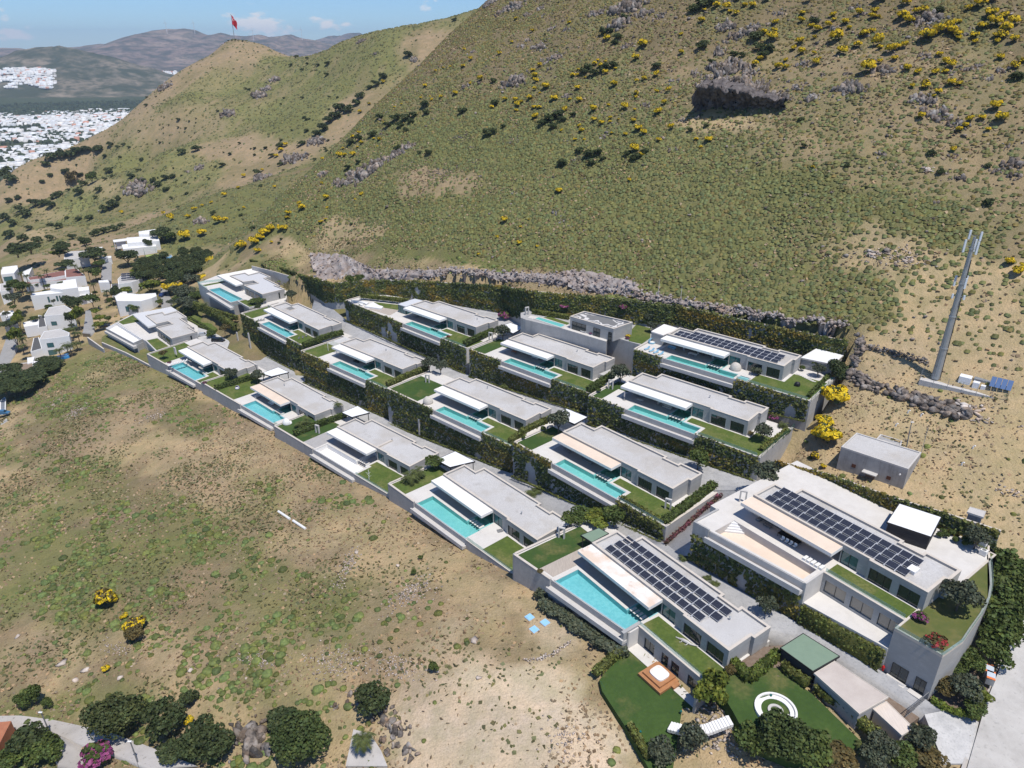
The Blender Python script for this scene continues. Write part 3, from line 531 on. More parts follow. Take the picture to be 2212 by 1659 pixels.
for k,(uL,uR,u0,u1,vL,vR) in PLOTS.items():
    if k == 'B0': continue
    terrace(k,uL,uR,u0,u1,vL,vR)
    retaining(k,('ivy covered' if k[0] in 'BCD' else 'bare grey') + ' concrete retaining wall below ' + WHO[k],uL,uR,u0,u1,vL,vR,left_end=(7.5 if k[0] == 'A' else 10),right_end=(11.4 if k in ('B1','C1','D1') else None))
    pool(k,('drained white' if k == 'A3' else 'turquoise') + ' infinity pool of ' + WHO[k],u0,u1,vfront(k,u0) + .3 - .1,vfront(k,u1) + .3 - .1,empty_mat=M_WHITE if k == 'A3' else None,tile=M_TILE2 if k in ('A4','A5','A1','B4') else None)
    villa(k,'long grey stone villa, ' + WHO[k],canopy_mat={'A1': M_RUST,'B1': M_PEACH,'A4': M_PEACH,'C1': M_WHITE,'D1': M_WHITE,'B4': M_WHITE,'A5': M_WHITE,'C3': M_WHITE}.get(k))
    # lawn at the right end and, left, lawn beyond the paved terrace; darker paving under the canopy
    vq = lambda u: vfront(k,u) + .25
    if k == 'A1': lawn(k,[(19.9,-4.6),(36.2,-4.9),(36.2,-.7),(20.2,-.7)],M_LAWN)
    elif k == 'A2': lawn(k,[(26.3,vq(26.3)),(39,vq(39)),(39,-.9),(26.3,-.9)])
    elif k == 'A4': lawn(k,[(31,vq(31)),(39,vq(39)),(39,-2),(31,-2)])
    elif k == 'D1': lawn(k,[(29.5,-7.6),(46,-7.6),(46,6),(36.9,6),(36.9,-.8),(29.5,-.8)])
    else: lawn(k,[(u1 + .6,vq(u1 + .6)),(uR - .4,vq(uR - .4)),(uR - .4,3 if k in ('C1','B1') else -.8),(37.2,3 if k in ('C1','B1') else -.8),(37.2,-.8),(20.8,-.8),(20.8,-3.5),(u1 + .6,-3.5)],M_LAWN)
    if k not in ('D1','C3'):
        ll = {'A1': -3.9,'A2': -4.2,'A3': -6.5,'A4': -2.6,'A5': -1.6}.get(k,-3.8)
        lawn(k,[(uL + .4,vq(uL + .4)),(ll,vq(ll)),(ll,1.0),(-.6,1.0),(-.6,5.5),(uL + .4,5.5)],M_LAWN2 if k in ('A1','A3','B2','C1','C2','B1') else M_LAWN)
    paving(k,[(-.3,-3.75),(15.1,-3.75),(15.1,2.7),(-.3,2.7)],M_PAVEGREY,.025,'covered_terrace')
_t = FR['A1'].root('terrace'); tag(_t,kind='structure'); MB(FR['A1'].T).box(20.1,36.4,-5.35,11.4,-BASE,0).build('terrace_ground',M_PAVE,_t)
paving('A1',[(-3.85,-10.6),(-.2,-10.2),(-.2,-.4),(-3.85,-.4)],M_DECK,.06,'timber_deck')
paving('A3',[(-6.4,-8.4),(-.4,-8.4),(-.4,-.4),(-6.4,-.4)],M_PAVEGREY,.03)
# ---------------------------------------------------------------- roads of the estate
def resample(P,n):
    P = np.array(P,float); d = np.r_[0,np.cumsum(np.linalg.norm(np.diff(P[:,:2],axis=0),axis=1))]; t = np.linspace(0,d[-1],n)
    return np.stack([np.interp(t,d,P[:,i]) for i in range(P.shape[1])],1)
def strip(name,L,Rr,n,m,th=1.2,kind='structure'):
    A = resample(L,n); B = resample(Rr,n); V = np.concatenate([A,B,A - [0,0,th],B - [0,0,th]]); f = []
    for i in range(n - 1):
        f += [[i,i + 1,n + i + 1,n + i],[2 * n + i + 1,2 * n + i,i,i + 1],[n + i,n + i + 1,3 * n + i + 1,3 * n + i]]
    f += [[0,n,3 * n,2 * n],[n - 1,2 * n - 1,4 * n - 1,3 * n - 1]]
    o = np_obj(name,V,[q[::-1] for q in f],m); tag(o,kind=kind); return o
def fw(k,u,v,drop): p = FR[k].w(u,v); return (p[0],p[1],ZC - drop)
def wv(k,u): return vfront(k,u) - .55
roadA = strip('estate_road',[fw('B4',-30,-9,119),fw('B4',-10,wv('B4',-10),117.4),fw('B4',36,wv('B4',36),115.6),fw('B3',0,wv('B3',0),114.4),fw('B3',36,wv('B3',36),112.8),fw('B2',0,wv('B2',0),111.6),fw('B2',36,wv('B2',36),108.4),fw('B1',0,wv('B1',0),105.6),fw('B1',24,wv('B1',24),101.2),fw('B1',40.8,wv('B1',40),99.6)],
              [fw('A5',-26,12,119),fw('A5',0,10.2,117.6),fw('A5',37,10,114.6),fw('A4',20,10,113.4),fw('A4',38,9,112.6),fw('A3',20,10,111.3),fw('A3',37,10,110.6),fw('A2',20,10,106.8),fw('A2',37,10,104.6),fw('A1',0,10,99.9)],60,M_ROAD,4)
drive = strip('estate_road',[fw('B1',40.8,wv('B1',40),99.6),fw('B0',-3.5,-13.0,98.2),fw('B0',20,-11.2,97.2),fw('B0',33,-9.4,97.4),fw('B0',42,-8.4,98.0),fw('B0',45.5,-8.2,98.3)],
              [fw('A1',0,9.9,99.6),fw('A1',12,9.9,98.4),fw('A1',30,9.9,97.6),fw('A1',42,16.6,97.6),fw('A1',55,17.6,98.0),fw('A1',61,18,98.3)],40,M_ROAD,4)
roadB = strip('estate_road',[fw('C3',-46,-5,100.5),fw('C3',-33,wv('C3',-33),101.5),fw('C3',0,wv('C3',0),103),fw('C3',36,wv('C3',36),102.8),fw('C2',0,wv('C2',0),102),fw('C2',36,wv('C2',36),99.8),fw('C1',0,wv('C1',0),97),fw('C1',36,wv('C1',36),96),fw('C1',50,wv('C1',36),95.2)],
              [fw('B4',2,20,101),fw('B4',12,11,102.6),fw('B4',37,10,103.4),fw('B3',20,10,103),fw('B3',37,10,102.4),fw('B2',20,10,101.2),fw('B2',37,10,100.2),fw('B1',20,10,96.8),fw('B1',39,11.6,96)],60,M_ROAD,4)
ramp = strip('estate_road',[fw('C1',50,wv('C1',36),95.2),fw('B0',-7.5,8,95.4),fw('B0',-5.2,-3,97.2),fw('B0',-4.6,-13.0,98.4)],[fw('B1',39,11.6,96),fw('B1',40.9,9,96.6),fw('B1',40.9,0,98),fw('B1',40.9,-9.2,99.58)],30,M_ROAD,4)
BW = [(-80,290,99,89.5),(-74,284,97,88.6),(-52,283,94.6,87),(-24,271.5,93.6,84.6),(-4,259,92.8,82),(8,236,88,76.6),(30,228.5,85,76.2),(53.6,219.3,82.5,76),(81.4,197.6,82.5,75.8),(95,186.5,82.5,75.2)]
roadC = strip('estate_road',[(x,y,ZC - d) for x,y,d,t in BW[2:5]] + [(2,250,ZC - 92.6)],[fw('C3',3,9.6,93.3),fw('C3',20,9.6,93.3),fw('C3',37,9.6,92.9),fw('C2',4,9.6,92.6)],30,M_ROAD,4)
strip('estate_road',[(2,250,ZC - 92.6),(12,236,ZC - 92.5),fw('D1',-8,-9,92.3),fw('D1',10,-8.8,91.6)],[fw('C2',4,9.6,92.6),fw('C2',20,9.6,92.6),fw('C2',40,9.6,92.4),fw('C1',22,9.8,91.6)],24,M_ROAD,4)
# back wall of the estate against the hill
def wallrun(label,pts,th=.45,group='concrete retaining walls of the estate',mt=None,caps=True):
    root = empty('retaining_wall',(pts[0][0],pts[0][1],ZC - pts[0][2])); tag(root,label,'wall',group); ox,oy,oz = root.location
    for (x0,y0,b0,t0),(x1,y1,b1,t1) in zip(pts[:-1],pts[1:]):
        d = np.array([x1 - x0,y1 - y0],float); d /= np.linalg.norm(d); n = np.array([-d[1],d[0]]) * th
        poly = [(x0 - ox,y0 - oy),(x1 - ox,y1 - oy),(x1 + n[0] - ox,y1 + n[1] - oy),(x0 + n[0] - ox,y0 + n[1] - oy)]
        zb = [ZC - b0 - 3 - oz,ZC - b1 - 3 - oz,ZC - b1 - 3 - oz,ZC - b0 - 3 - oz]; zt = [ZC - t0 - oz,ZC - t1 - oz,ZC - t1 - oz,ZC - t0 - oz]
        if sum(poly[i][0] * poly[(i + 1) % 4][1] - poly[(i + 1) % 4][0] * poly[i][1] for i in range(4)) < 0: poly = poly[::-1]; zb = zb[::-1]; zt = zt[::-1]
        MB().prism(poly,zb,zt).build('wall_face',mt or M_CONC,root)
        if caps: MB().prism(poly,zt,[z + .08 for z in zt]).build('wall_cap',M_COPING,root)
    return root
wallrun('long ivy hung retaining wall along the foot of the hill behind the upper villas',BW)
# ---------------------------------------------------------------- villas of their own shape
def pk(fr,n,pts,drop): return [fr.inv(at(r(n,*p),drop))[:2] for p in pts]
def ccw(P): return P if sum(P[i][0] * P[(i + 1) % len(P)][1] - P[(i + 1) % len(P)][0] * P[i][1] for i in range(len(P))) > 0 else P[::-1]
def edge_doors(root,A,B,z0,h,spans,gm=None,off=.06):
    """glass doors along the plan edge A-B (outside on the right of A->B)"""
    A = np.array(A); B = np.array(B); L = np.linalg.norm(B - A); e = (B - A) / L; n = np.array([e[1],-e[0]])
    for a,b,k in spans:
        f = MB(); T = lambda s,o,z: (*(A + e * s + n * o),z)
        f.T = T; f.box(a,b,off - .06,off + .03,z0 + h - .1,z0 + h); f.box(a,b,off - .06,off + .03,z0,z0 + .08)
        for i in range(k + 1): c = min(max(a + (b - a) * i / k,a + .05),b - .05); f.box(c - .05,c + .05,off - .06,off + .03,z0 + .08,z0 + h - .1)
        d = f.build('glass_door',M_FRAME,root)
        for i in range(k):
            g = MB(T); g.box(a + (b - a) * i / k + .05,a + (b - a) * (i + 1) / k - .05,off - .05,off - .02,z0 + .09,z0 + h - .11); g.build('pane',gm or M_GLASS,d)
def big_villa(key,label,n,canopy,raised,front,end,gravel,cmat,floor_poly,canopy_open):
    fr = FR[key]; rd = HS[key][4]; root = fr.root('villa'); tag(root,label,'villa','flat roofed stone villas of the terraced estate')
    R_ = ccw(pk(fr,n,raised,rd)); C_ = ccw(pk(fr,n,canopy,rd + .6)); H = WALL_H
    MB().prism(inset(R_,.06),0,3.3).build('wall',M_STONE,root); MB().prism(R_,3.31,3.7).build('roof_slab',M_STONE,root)
    MB().ring(R_,inset(R_,.4),3.71,H - .05).build('parapet',M_STONE,root); MB().ring(inset(R_,-.04),inset(R_,.45),H - .05,H + .03).build('coping',M_COPING,root)
    MB().prism(inset(R_,.41),3.71,3.86).build('roof_gravel',gravel,root)
    c = MB().prism(C_,3.1,3.69).build('canopy',cmat,root); MB().ring(inset(C_,-.04),inset(C_,-.003),3.05,3.76).build('fascia',M_WHITE,c)
    A,B = pk(fr,n,front,rd); L = math.dist(A,B); edge_doors(root,A,B,0,2.9,[(L * .08,L * .27,2),(L * .33,L * .52,2),(L * .6,L * .85,3)])
    A,B = pk(fr,n,end,rd); L = math.dist(A,B); edge_doors(root,A,B,.6,2.6,[(L * .70,L * .76,1)])
    return root
A6C = [(385,180),(580,340),(685,312),(545,195),(765,150),(795,180),(945,135),(870,90)]
A6R = [(548,195),(685,302),(825,268),(880,298),(680,345),(872,485),(1195,400),(1095,345),(1155,345),(985,232),(1065,215),(950,140),(795,182),(765,152)]
big_villa('A6','wide pale villa with a drained white pool at the lower far left',19,A6C,A6R,[(680,345),(872,485)],[(872,485),(1195,400)],M_GRAVEL,mat('pale_grey_screed',(0.60,0.60,0.605),[((0.52,0.52,0.52),1.2,0.4)],rough=0.8),None,None)
B5C = [(272,140),(500,264),(592,242),(425,142),(620,105),(665,130),(790,97),(705,57)]
B5R = [(425,142),(595,222),(720,205),(772,232),(602,262),(832,378),(1112,310),(1000,268),(1055,268),(862,172),(940,158),(800,97),(665,131),(620,106)]
big_villa('B5','wide pale villa with a long blue pool at the upper far left',20,B5C,B5R,[(602,262),(832,378)],[(832,378),(1112,310)],mat('pale_roof_gravel',(0.56,0.56,0.57),[((0.46,0.46,0.47),8,0.6)],rough=0.95),M_CANOPY,None,None)
def big_plot(key,n,ground,poolp,emptym,beamw,lawnroof,lawnz,leftlawn,label,holefill):
    fr = FR[key]; d0 = HS[key][4] + WALL_H
    root = fr.root('terrace'); tag(root,kind='structure'); G = ccw(pk(fr,n,ground,d0)); P = ccw(pk(fr,n,poolp,d0)); m = MB()
    # ground behind the pool
    m.prism(G,-BASE,0); m.build('terrace_ground',M_PAVE,root)
    pr = fr.root('swimming_pool'); tag(pr,label,'pool','infinity pools of the terraced estate'); I = inset(P,.4)
    MB().prism(inset(P,.02),-BASE,-1.6).build('pool_base',M_STONE,pr); MB().prism(P,-1.599,-1.45).build('basin_floor',emptym or M_TILE2,pr); MB().ring(P,inset(P,.2),-1.449,-.03).build('pool_wall',M_STONE,pr); MB().ring(inset(P,.201),I,-1.449,-.02 if emptym else -.09).build('basin_wall',emptym or M_TILE2,pr)
    MB().ring(P,inset(P,.38),-.085,.05).build('coping',M_PAVE,pr) if not emptym else None
    if not emptym: MB().quad(*[(p[0],p[1],-.12) for p in I]).build('water',M_WATER,pr)
    A,B = beamw; A = np.array(pk(fr,n,[A],d0 + 1.2)[0]); B = np.array(pk(fr,n,[B],d0 + 1.2)[0]); e = (B - A) / np.linalg.norm(B - A); q = np.array([-e[1],e[0]])
    MB().prism([tuple(A),tuple(B),tuple(B + q * 1.6),tuple(A + q * 1.6)],-2.3,-1.2).build('overflow_trough',M_COPE2,pr)
    MB().prism([tuple(A + q * 1.7),tuple(B + q * 1.7),tuple(B + q * 2.0),tuple(A + q * 2.0)],-BASE,-1.0).build('support_wall',M_STONE,pr)
    lr = fr.root('lawn'); tag(lr,kind='structure'); Lp = ccw(pk(fr,n,lawnroof,d0)); MB().prism(inset(Lp,.5),-.1,.06).build('turf',M_LAWN,lr)
    hr = fr.root('garden_wing'); tag(hr,'low stone wing with a grass roof beside ' + label.split(' of ',1)[1],'building'); MB().ring(Lp,inset(Lp,.5),-.75,.12).build('roof_edge',M_COPE2,hr); MB().prism(inset(Lp,.52),-.75,-.12).build('roof_slab',M_STONE,hr); MB().prism(inset(Lp,1.6),-5.2,-.751).build('wall',M_STONE,hr)
    lawn_ = fr.root('lawn'); tag(lawn_,kind='structure'); MB().prism(ccw(pk(fr,n,leftlawn,d0)),-.02,.05).build('turf',M_LAWN,lawn_)
big_plot('A6',19,[(190,282),(385,180),(870,90),(1200,330),(1210,420),(880,610),(545,512),(510,492)],[(50,355),(185,283),(512,488),(395,540)],M_WHITE,((32,392),(395,590)),[(545,510),(705,476),(888,605),(690,655)],0,[(210,280),(385,195),(478,272),(268,312)],'drained white infinity pool of the wide villa at the lower left',None)
big_plot('B5',20,[(30,235),(150,315),(305,290),(610,437),(830,540),(1130,470),(1150,330),(700,60),(270,140)],[(150,318),(306,288),(610,438),(435,480)],None,((130,362),(432,548)),[(525,465),(632,440),(812,512),(668,545)],0,[(85,262),(345,215),(380,225),(125,275)],'long light blue infinity pool of the wide villa at the far left',None)
# lower garden strip and boundary walls under the wide villas
def zpoly(name,P,dz,m,th=.3,label=None,cat=None,kind='structure'):
    o = np.mean(np.array(P),axis=0); root = empty(name,tuple(o)); Q = [(p[0] - o[0],p[1] - o[1]) for p in P]; Z = [p[2] - o[2] for p in P]
    ar = sum(Q[i][0] * Q[(i + 1) % len(Q)][1] - Q[(i + 1) % len(Q)][0] * Q[i][1] for i in range(len(Q)))
    if ar < 0: Q = Q[::-1]; Z = Z[::-1]
    MB().prism(Q,[z - th for z in Z],Z).build('surface',m,root); tag(root,label,cat,None,kind); return root
def pw(n,pts,drops):
    drops = drops if isinstance(drops,(list,tuple)) else [drops] * len(pts); return [tuple(at(r(n,*p),d)) for p,d in zip(pts,drops)]
zpoly('lawn',pw(19,[(0,470),(60,430),(420,690),(640,640),(760,740),(600,800),(300,665),(0,545)],[121.6,121.6,121,121,121,120.8,121,121.4]),0,mat('dry_lawn',(0.17,0.15,0.06),[((0.085,0.12,0.03),0.3,0.8)],rough=.95),th=3)
wallrun('bare grey boundary wall below the wide villa at the far left of the lowest row',[(*at(r(19,0,545),121)[:2],126,120.6),(*at(r(19,305,680),120.8)[:2],125,120.3),(*at(r(19,610,845),120.2)[:2],123,119.5)],.5)
wallrun('tall grey boundary wall panel stepping down toward the pale villas',[(*at(r(17,870,80),120.6)[:2],127,120.2),(*at(r(17,1030,190),120.6)[:2],127,120.5)],.5)

# ---------------------------------------------------------------- the big villa with the drained peach pool
k = 'B0'; fr = FR[k]
villa(k,'largest grey stone villa with a solar roof beside the drained peach pool',canopy_mat=M_PEACH)
t = fr.root('terrace'); tag(t,kind='structure'); m = MB(fr.T)
m.prism([(-4.2,-12.3),(-.4,-12.0),(-.4,-5.0),(-4.2,-5.0)],-12,0); m.box(-6.4,19.8,-5.0,12.4,-12,0); m.prism([(19.3,-10.2),(19.8,-10.2),(19.8,-5),(19.3,-5)],-12,0); m.prism([(-.4,-12),(19.3,-10.2),(19.3,-5),(-.4,-5)],-12,-2.0)
m.box(19.8,35.4,-4.6,12.4,-12,0); m.prism([(19.8,-10.2),(35.3,-8.4),(35.3,-4.6),(19.8,-4.6)],-12,-4.4); m.box(-6.4,36.5,12.4,26,-12,0)
m.build('terrace_ground',M_PAVE,t)
pr = fr.root('swimming_pool'); tag(pr,'drained pool with peach coloured floor, corner steps and grey overflow walls','pool','infinity pools of the terraced estate')
Pp = [(-.4,-11.9),(19.3,-10.1),(19.3,-5.0),(-.4,-5.0)]; MB(fr.T).ring(Pp,inset(Pp,.35),-1.99,-.1).build('basin_wall',M_COPE2,pr); MB(fr.T).prism(inset(Pp,.36),-1.99,-1.7).build('basin_floor',M_PEACH,pr)
MB(fr.T).ring(inset(Pp,-.2),inset(Pp,.37),-.099,.05).build('coping',M_PAVE,pr)
for i in range(4): MB(fr.T).prism([(0,-5.4),(0,-8.2 + i * .6),(2.9 - i * .6,-5.4)],-1.7 + i * .4,-1.3 + i * .4).build('pool_step',M_WHITE,pr)
MB(fr.T).prism([(-.8,-13.6),(19.8,-11.8),(19.8,-11.4),(-.8,-13.2)],-2.2,-1.0).build('overflow_trough',M_COPE2,pr); MB(fr.T).prism([(-.8,-13.19),(19.8,-11.39),(19.8,-10.45),(-.8,-12.25)],-2.2,-1.6).build('trough_floor',M_COPE2,pr)
MB(fr.T).prism([(-.7,-12.2),(19.75,-10.4),(19.75,-10.1),(-.7,-11.9)],-2.3,-.1).build('overflow_wall',M_COPE2,pr)
for i in range(5): MB(fr.T).box(15.6 + i * .85,16.2 + i * .85,-5.0,-3.6,.05,.55).build('bench_block',M_WHITE,pr)
w = fr.root('retaining_wall'); tag(w,'ivy striped stone wall under the drained peach pool, along the driveway','wall','concrete retaining walls of the estate')
MB(fr.T).prism([(-4.5,-12.7),(19.9,-10.6),(19.9,-10.2),(-4.5,-12.3)],-12,-2.31).build('wall_face',M_CONC,w); MB(fr.T).prism([(-4.5,-12.7),(-.8,-12.35),(-.8,-12.0),(-4.5,-12.3)],-2.3,.3).build('wall_face',M_CONC,w); MB(fr.T).box(-4.6,-4.2,-12.3,-5,-12,.3).build('wall_face',M_CONC,w); MB(fr.T).box(19.82,20.2,-10.6,-4.7,-12,.25).build('end_pier',M_COPE2,w)
# lower storey under the grass strip
lw = fr.root('lower_storey'); tag(lw,'lower storey with three wide glazed openings under the grass strip of the largest villa','building')
MB(fr.T).box(20.2,35.3,-5.0,-4.605,-4.4,-3.9).build('plinth',M_STONE,lw); MB(fr.T).box(20.2,35.3,-5.1,-4.605,-1.2,.14).build('lintel',M_STONE,lw); MB(fr.T).box(20.2,35.4,-5.15,-4.4,.141,.22).build('wall_cap',M_COPING,lw)
for a,b in ((20.2,20.8),(25.0,26.0),(30.2,31.2),(35.0,35.3)): MB(fr.T).box(a,b,-5.0,-4.606,-3.9,-1.2).build('pier',M_STONE,lw)
for a,b in ((20.8,25.0),(26.0,30.2),(31.2,35.0)): glass_door(fr,lw,a,b,-4.66,h=3.1,z0=-4.3,gm=glassmat('beige_lined_glass',(0.30,0.27,0.23),alpha=.9) if a < 21 else bpy.data.materials['beige_lined_glass'])
lawn(k,[(20.3,-4.3),(35.2,-4.3),(35.2,-.7),(20.3,-.7)]); balustrade([fr.w(20.3,-4.7,.22),fr.w(35.2,-4.7,.22)],'glass balustrade along the grass strip of the largest villa',.9)
# garden over the gatehouse
GB = [(35.3,-8.3),(43.0,-7.9),(43.5,-2),(43.0,2.1),(42.5,7),(41.5,12.6),(40.2,16.5),(38.7,19.9),(36.8,24),(35.2,27.4),(33.6,33)]
gb = fr.root('gatehouse'); tag(gb,'tall stone gatehouse block with curved wall and roof garden beside the gate','building'); GBp = GB + [(30,33),(30,26.2),(36.55,26.0),(36.55,12.6),(35.45,12.4)]
MB().prism([FR[k].T(*p)[:2] for p in GBp],-13,-.3).build('wall',M_STONE,gb); MB().ring(ccw([fr.T(*p)[:2] for p in GBp]),inset(ccw([fr.T(*p)[:2] for p in GBp]),.35),-.299,.25).build('coping',M_COPING,gb)
for (a,b) in ((36.6,39.3),(40.5,42.2)):
    A = np.array(fr.T(35.3,-8.3)[:2]); B = np.array(fr.T(43.0,-7.9)[:2]); edge_doors(gb,A,B,-9.3,2.9,[((a - 35.3),(b - 35.3),2)])
    MB(fr.T).box(a - .3,b + .3,-9.4,-8.5 + .12,-9.6,-9.25).build('step',M_PAVE,gb)
lg = fr.root('lawn'); tag(lg,kind='structure'); MB().prism(inset(ccw([fr.T(*p)[:2] for p in GBp]),.36),-.299,.08).build('turf',mat('sunburnt_lawn',(0.115,0.125,0.035),[((0.2,0.165,0.07),0.16,0.8,0.45,0.65),((0.07,0.10,0.025),0.6,0.6)],rough=.95,bump=(6,.6,.06)),lg)
balustrade([fr.w(*p,.25) for p in GB[:9]],'glass balustrade round the curved roof garden above the gatehouse',.9)
wallrun('ivy covered wall behind the largest villa, below the grey utility building',[(62.6,145.2,96,89.3),(71.5,136.4,93,87.4),(80,124.5,89,85.6),(86.6,118.6,89,85.0),(94.5,111.8,89,84.6)])
# ---------------------------------------------------------------- lower storey and gardens of the nearest villa
k = 'A1'; fr = FR[k]
lw = fr.root('lower_storey'); tag(lw,'lower storey with four glazed doors behind the timber hot tub deck','building')
def on_low(u): return -5.4 - (36 - u) * .02
MB(fr.T).box(19.9,36.3,-5.75,-5.36,-4.0,-3.88).build('plinth',M_STONE,lw); MB(fr.T).box(19.9,36.3,-5.85,-5.36,-1.1,.3).build('lintel',M_STONE,lw); MB(fr.T).box(19.9,36.4,-5.9,-5.2,.301,.37).build('wall_cap',M_COPING,lw)
OP = [(21.6,24.2),(26.0,27.6),(28.3,30.2),(32.2,34.2)]; e = 19.9
for a,b in OP + [(36.3,99)]: MB(fr.T).box(e,a,-5.75,-5.361,-3.88,-1.1).build('pier',M_STONE,lw); e = b
for a,b in OP: glass_door(fr,lw,a,b,-5.42,h=2.75,z0=-3.87)
MB(fr.T).box(19.2,19.88,-9.6,-5.0,-5,.45).build('end_pier',M_STONE,lw); MB(fr.T).box(36.42,36.9,-9.0,-5.0,-5,.3).build('end_pier',M_STONE,lw)
balustrade([fr.w(19.9,-5.5,.37),fr.w(36.3,-5.5,.37)],'glass balustrade in front of the grass strip with the crocodile sculpture',.9)
paving(k,[(19.9,-8.4),(36.4,-8.4),(36.4,-5.76),(19.9,-5.76)],M_PAVE,.03,'garden_paving').location.z -= 4.0
zpoly('lawn',pw(10,[(1835,915),(1700,1050),(1672,1090),(1690,1160),(1840,1390),(1990,1659),(2150,1659),(2190,1400),(2212,1250)],[102.9,103.0,103.1,103.1,103.4,104.0,104.0,103.6,102.9]) + [fr.w(36.6,-8.6,-4.05),fr.w(36.6,-5.9,-4.05),fr.w(20,-5.9,-4.05)],0,M_LAWN2,th=2.5)
LAWN_UP = pw(9,[(130,1010),(250,1040),(320,1000),(610,1010),(840,1180),(1150,1480),(1050,1600),(700,1600),(420,1470),(330,1300),(270,1200)],[98.9,98.9,98.9,98.9,99.2,99.8,100.3,100.3,100,99.4,99.1])
zpoly('lawn',[fr.w(36.6,-5.0,-.05)] + LAWN_UP[1:],0,M_LAWN2,th=3)
zpoly('garden_ground',[fr.w(36.4,9.0,-.1),fr.w(36.4,-.5,-.1),fr.w(45,9,-.3),fr.w(60,13,-.9),fr.w(60.5,17.9,-.7),fr.w(41,17.5,-.2)],0,mat('brown_mulch',(0.16,0.115,0.085),[((0.26,0.21,0.17),1.5,.5)],rough=.95),th=3)
# ---------------------------------------------------------------- studio with the patterned roof
k = 'D2'; fr = FR[k]; root = fr.root('studio'); tag(root,'low stone studio with swirling grey and white gravel pattern on its roof','building')
R_ = ccw(pk(fr,21,[(412,138),(775,243),(935,187),(530,95)],80)); MB().prism(inset(R_,.05),0,3.6).build('wall',M_STONE,root); MB().ring(R_,inset(R_,.4),3.601,4.25).build('parapet',M_STONE,root); MB().ring(inset(R_,-.04),inset(R_,.45),4.251,4.33).build('coping',M_COPING,root)
def patmat():
    m,nt,b,o = newmat('patterned_gravel'); n = _noise(nt,0.22,1.0,.4,0,1); r_ = nt.nodes.new('ShaderNodeValToRGB'); r_.color_ramp.interpolation = 'CONSTANT'; e = r_.color_ramp.elements
    e[0].position = 0; e[0].color = (.17,.17,.17,1); e[1].position = .42; e[1].color = (.62,.6,.58,1)
    for p,c in ((.47,(.2,.2,.2,1)),(.52,(.42,.41,.4,1)),(.57,(.66,.64,.6,1))): q = e.new(p); q.color = c
    nt.links.new(n,r_.inputs[0]); nt.links.new(r_.outputs[0],b.inputs['Base Color']); b.inputs['Roughness'].default_value = .95; return m
MB().prism(inset(R_,.41),3.602,3.8).build('roof_gravel',patmat(),root)
i0 = min(range(4),key=lambda i: R_[i][0] + R_[i][1]); A,B = R_[i0],R_[(i0 + 1) % 4]; edge_doors(root,A,B,0,2.9,[(1.0,6.6,3),(9.6,12.2,2),(15.4,16.8,1)])
t = fr.root('terrace'); tag(t,kind='structure'); G = ccw(pk(fr,21,[(40,165),(345,240),(715,350),(735,300),(1005,378),(1090,345),(1100,215),(960,165),(420,118),(75,88),(0,110),(0,150)],84.3)); MB().prism(G,-10,0).build('terrace_ground',M_CONC,t)
lawn(k,ccw(pk(fr,21,[(900,345),(1010,370),(1080,320),(1085,240),(965,205),(925,250)],84.3))); lawn(k,ccw(pk(fr,21,[(190,150),(385,212),(408,195),(240,140)],84.3)))
paving(k,ccw(pk(fr,21,[(345,238),(410,215),(730,320),(712,348)],84.3)),M_PAVE); paving(k,ccw(pk(fr,21,[(60,148),(85,132),(200,152),(405,212),(345,236)],84.3)),M_PAVE,.02)
pp = fr.root('swimming_pool'); tag(pp,'small narrow turquoise pool left of the studio with the patterned roof','pool'); Pq = ccw(pk(fr,21,[(118,162),(150,150),(372,215),(335,234)],84.3)); MB().prism(Pq,.02,.12).build('basin_floor',M_TILE,pp); MB().ring(inset(Pq,-.35),inset(Pq,.02),.02,.22).build('coping',M_PAVE,pp); MB().quad(*[(p[0],p[1],.17) for p in inset(Pq,.01)]).build('water',M_WATER,pp)
# ---------------------------------------------------------------- solar panels
M_CELL = mat('solar_cells',(0.018,0.02,0.034),rough=0.25,spec=0.6); M_ALU = mat('aluminium_rail',(0.62,0.63,0.65),rough=0.4,metal=.3)
def cellmat():
    m,nt,b,o = newmat('solar_cell_grid'); tc = nt.nodes.new('ShaderNodeTexCoord'); br = nt.nodes.new('ShaderNodeTexBrick'); br.offset = 0; nt.links.new(tc.outputs['Object'],br.inputs['Vector']); br.inputs['Scale'].default_value = 1; br.inputs['Brick Width'].default_value = .167; br.inputs['Row Height'].default_value = .167; br.inputs['Mortar Size'].default_value = .008
    br.inputs['Color1'].default_value = (.016,.018,.03,1); br.inputs['Color2'].default_value = (.02,.022,.036,1); br.inputs['Mortar'].default_value = (.1,.105,.12,1); nt.links.new(br.outputs[0],b.inputs['Base Color']); b.inputs['Roughness'].default_value = .22; return m
M_CELL = cellmat()
_pl = MB().box(0,1.62,0,1.0,.0,.035).mesh('cell_plate',M_CELL); _fm = MB().ring([(-.03,-.03),(1.65,-.03),(1.65,1.03),(-.03,1.03)],[(.0,.0),(1.62,.0),(1.62,1.0),(.0,1.0)],-.01,.045).mesh('frame',M_ALU); _rl = MB().box(-.12,0.02,-.25,1.25,-.3,-.02).mesh('ballast_rail',M_ALU)
def panels(key,rows,label,tilt=10):
    fr = FR[key]
    for (u0,v,n,pitch) in rows:
        for i in range(n):
            o = empty('solar_panel',fr.w(u0 + i * pitch,v,4.15)); o.rotation_euler = (math.radians(tilt),0,fr.a); o.scale = (1.14,1.5,1); tag(o,label,'solar panel','solar panels ' + label.split(' panel ')[1])
            for nm,me in (('cell_plate',_pl),('frame',_fm),('ballast_rail',_rl)): link(bpy.data.objects.new(nm,me),o)
def span(key,n,pts,count,d):
    a,b = [FR[key].inv(at(r(n,*p),d)) for p in pts]; return a,b
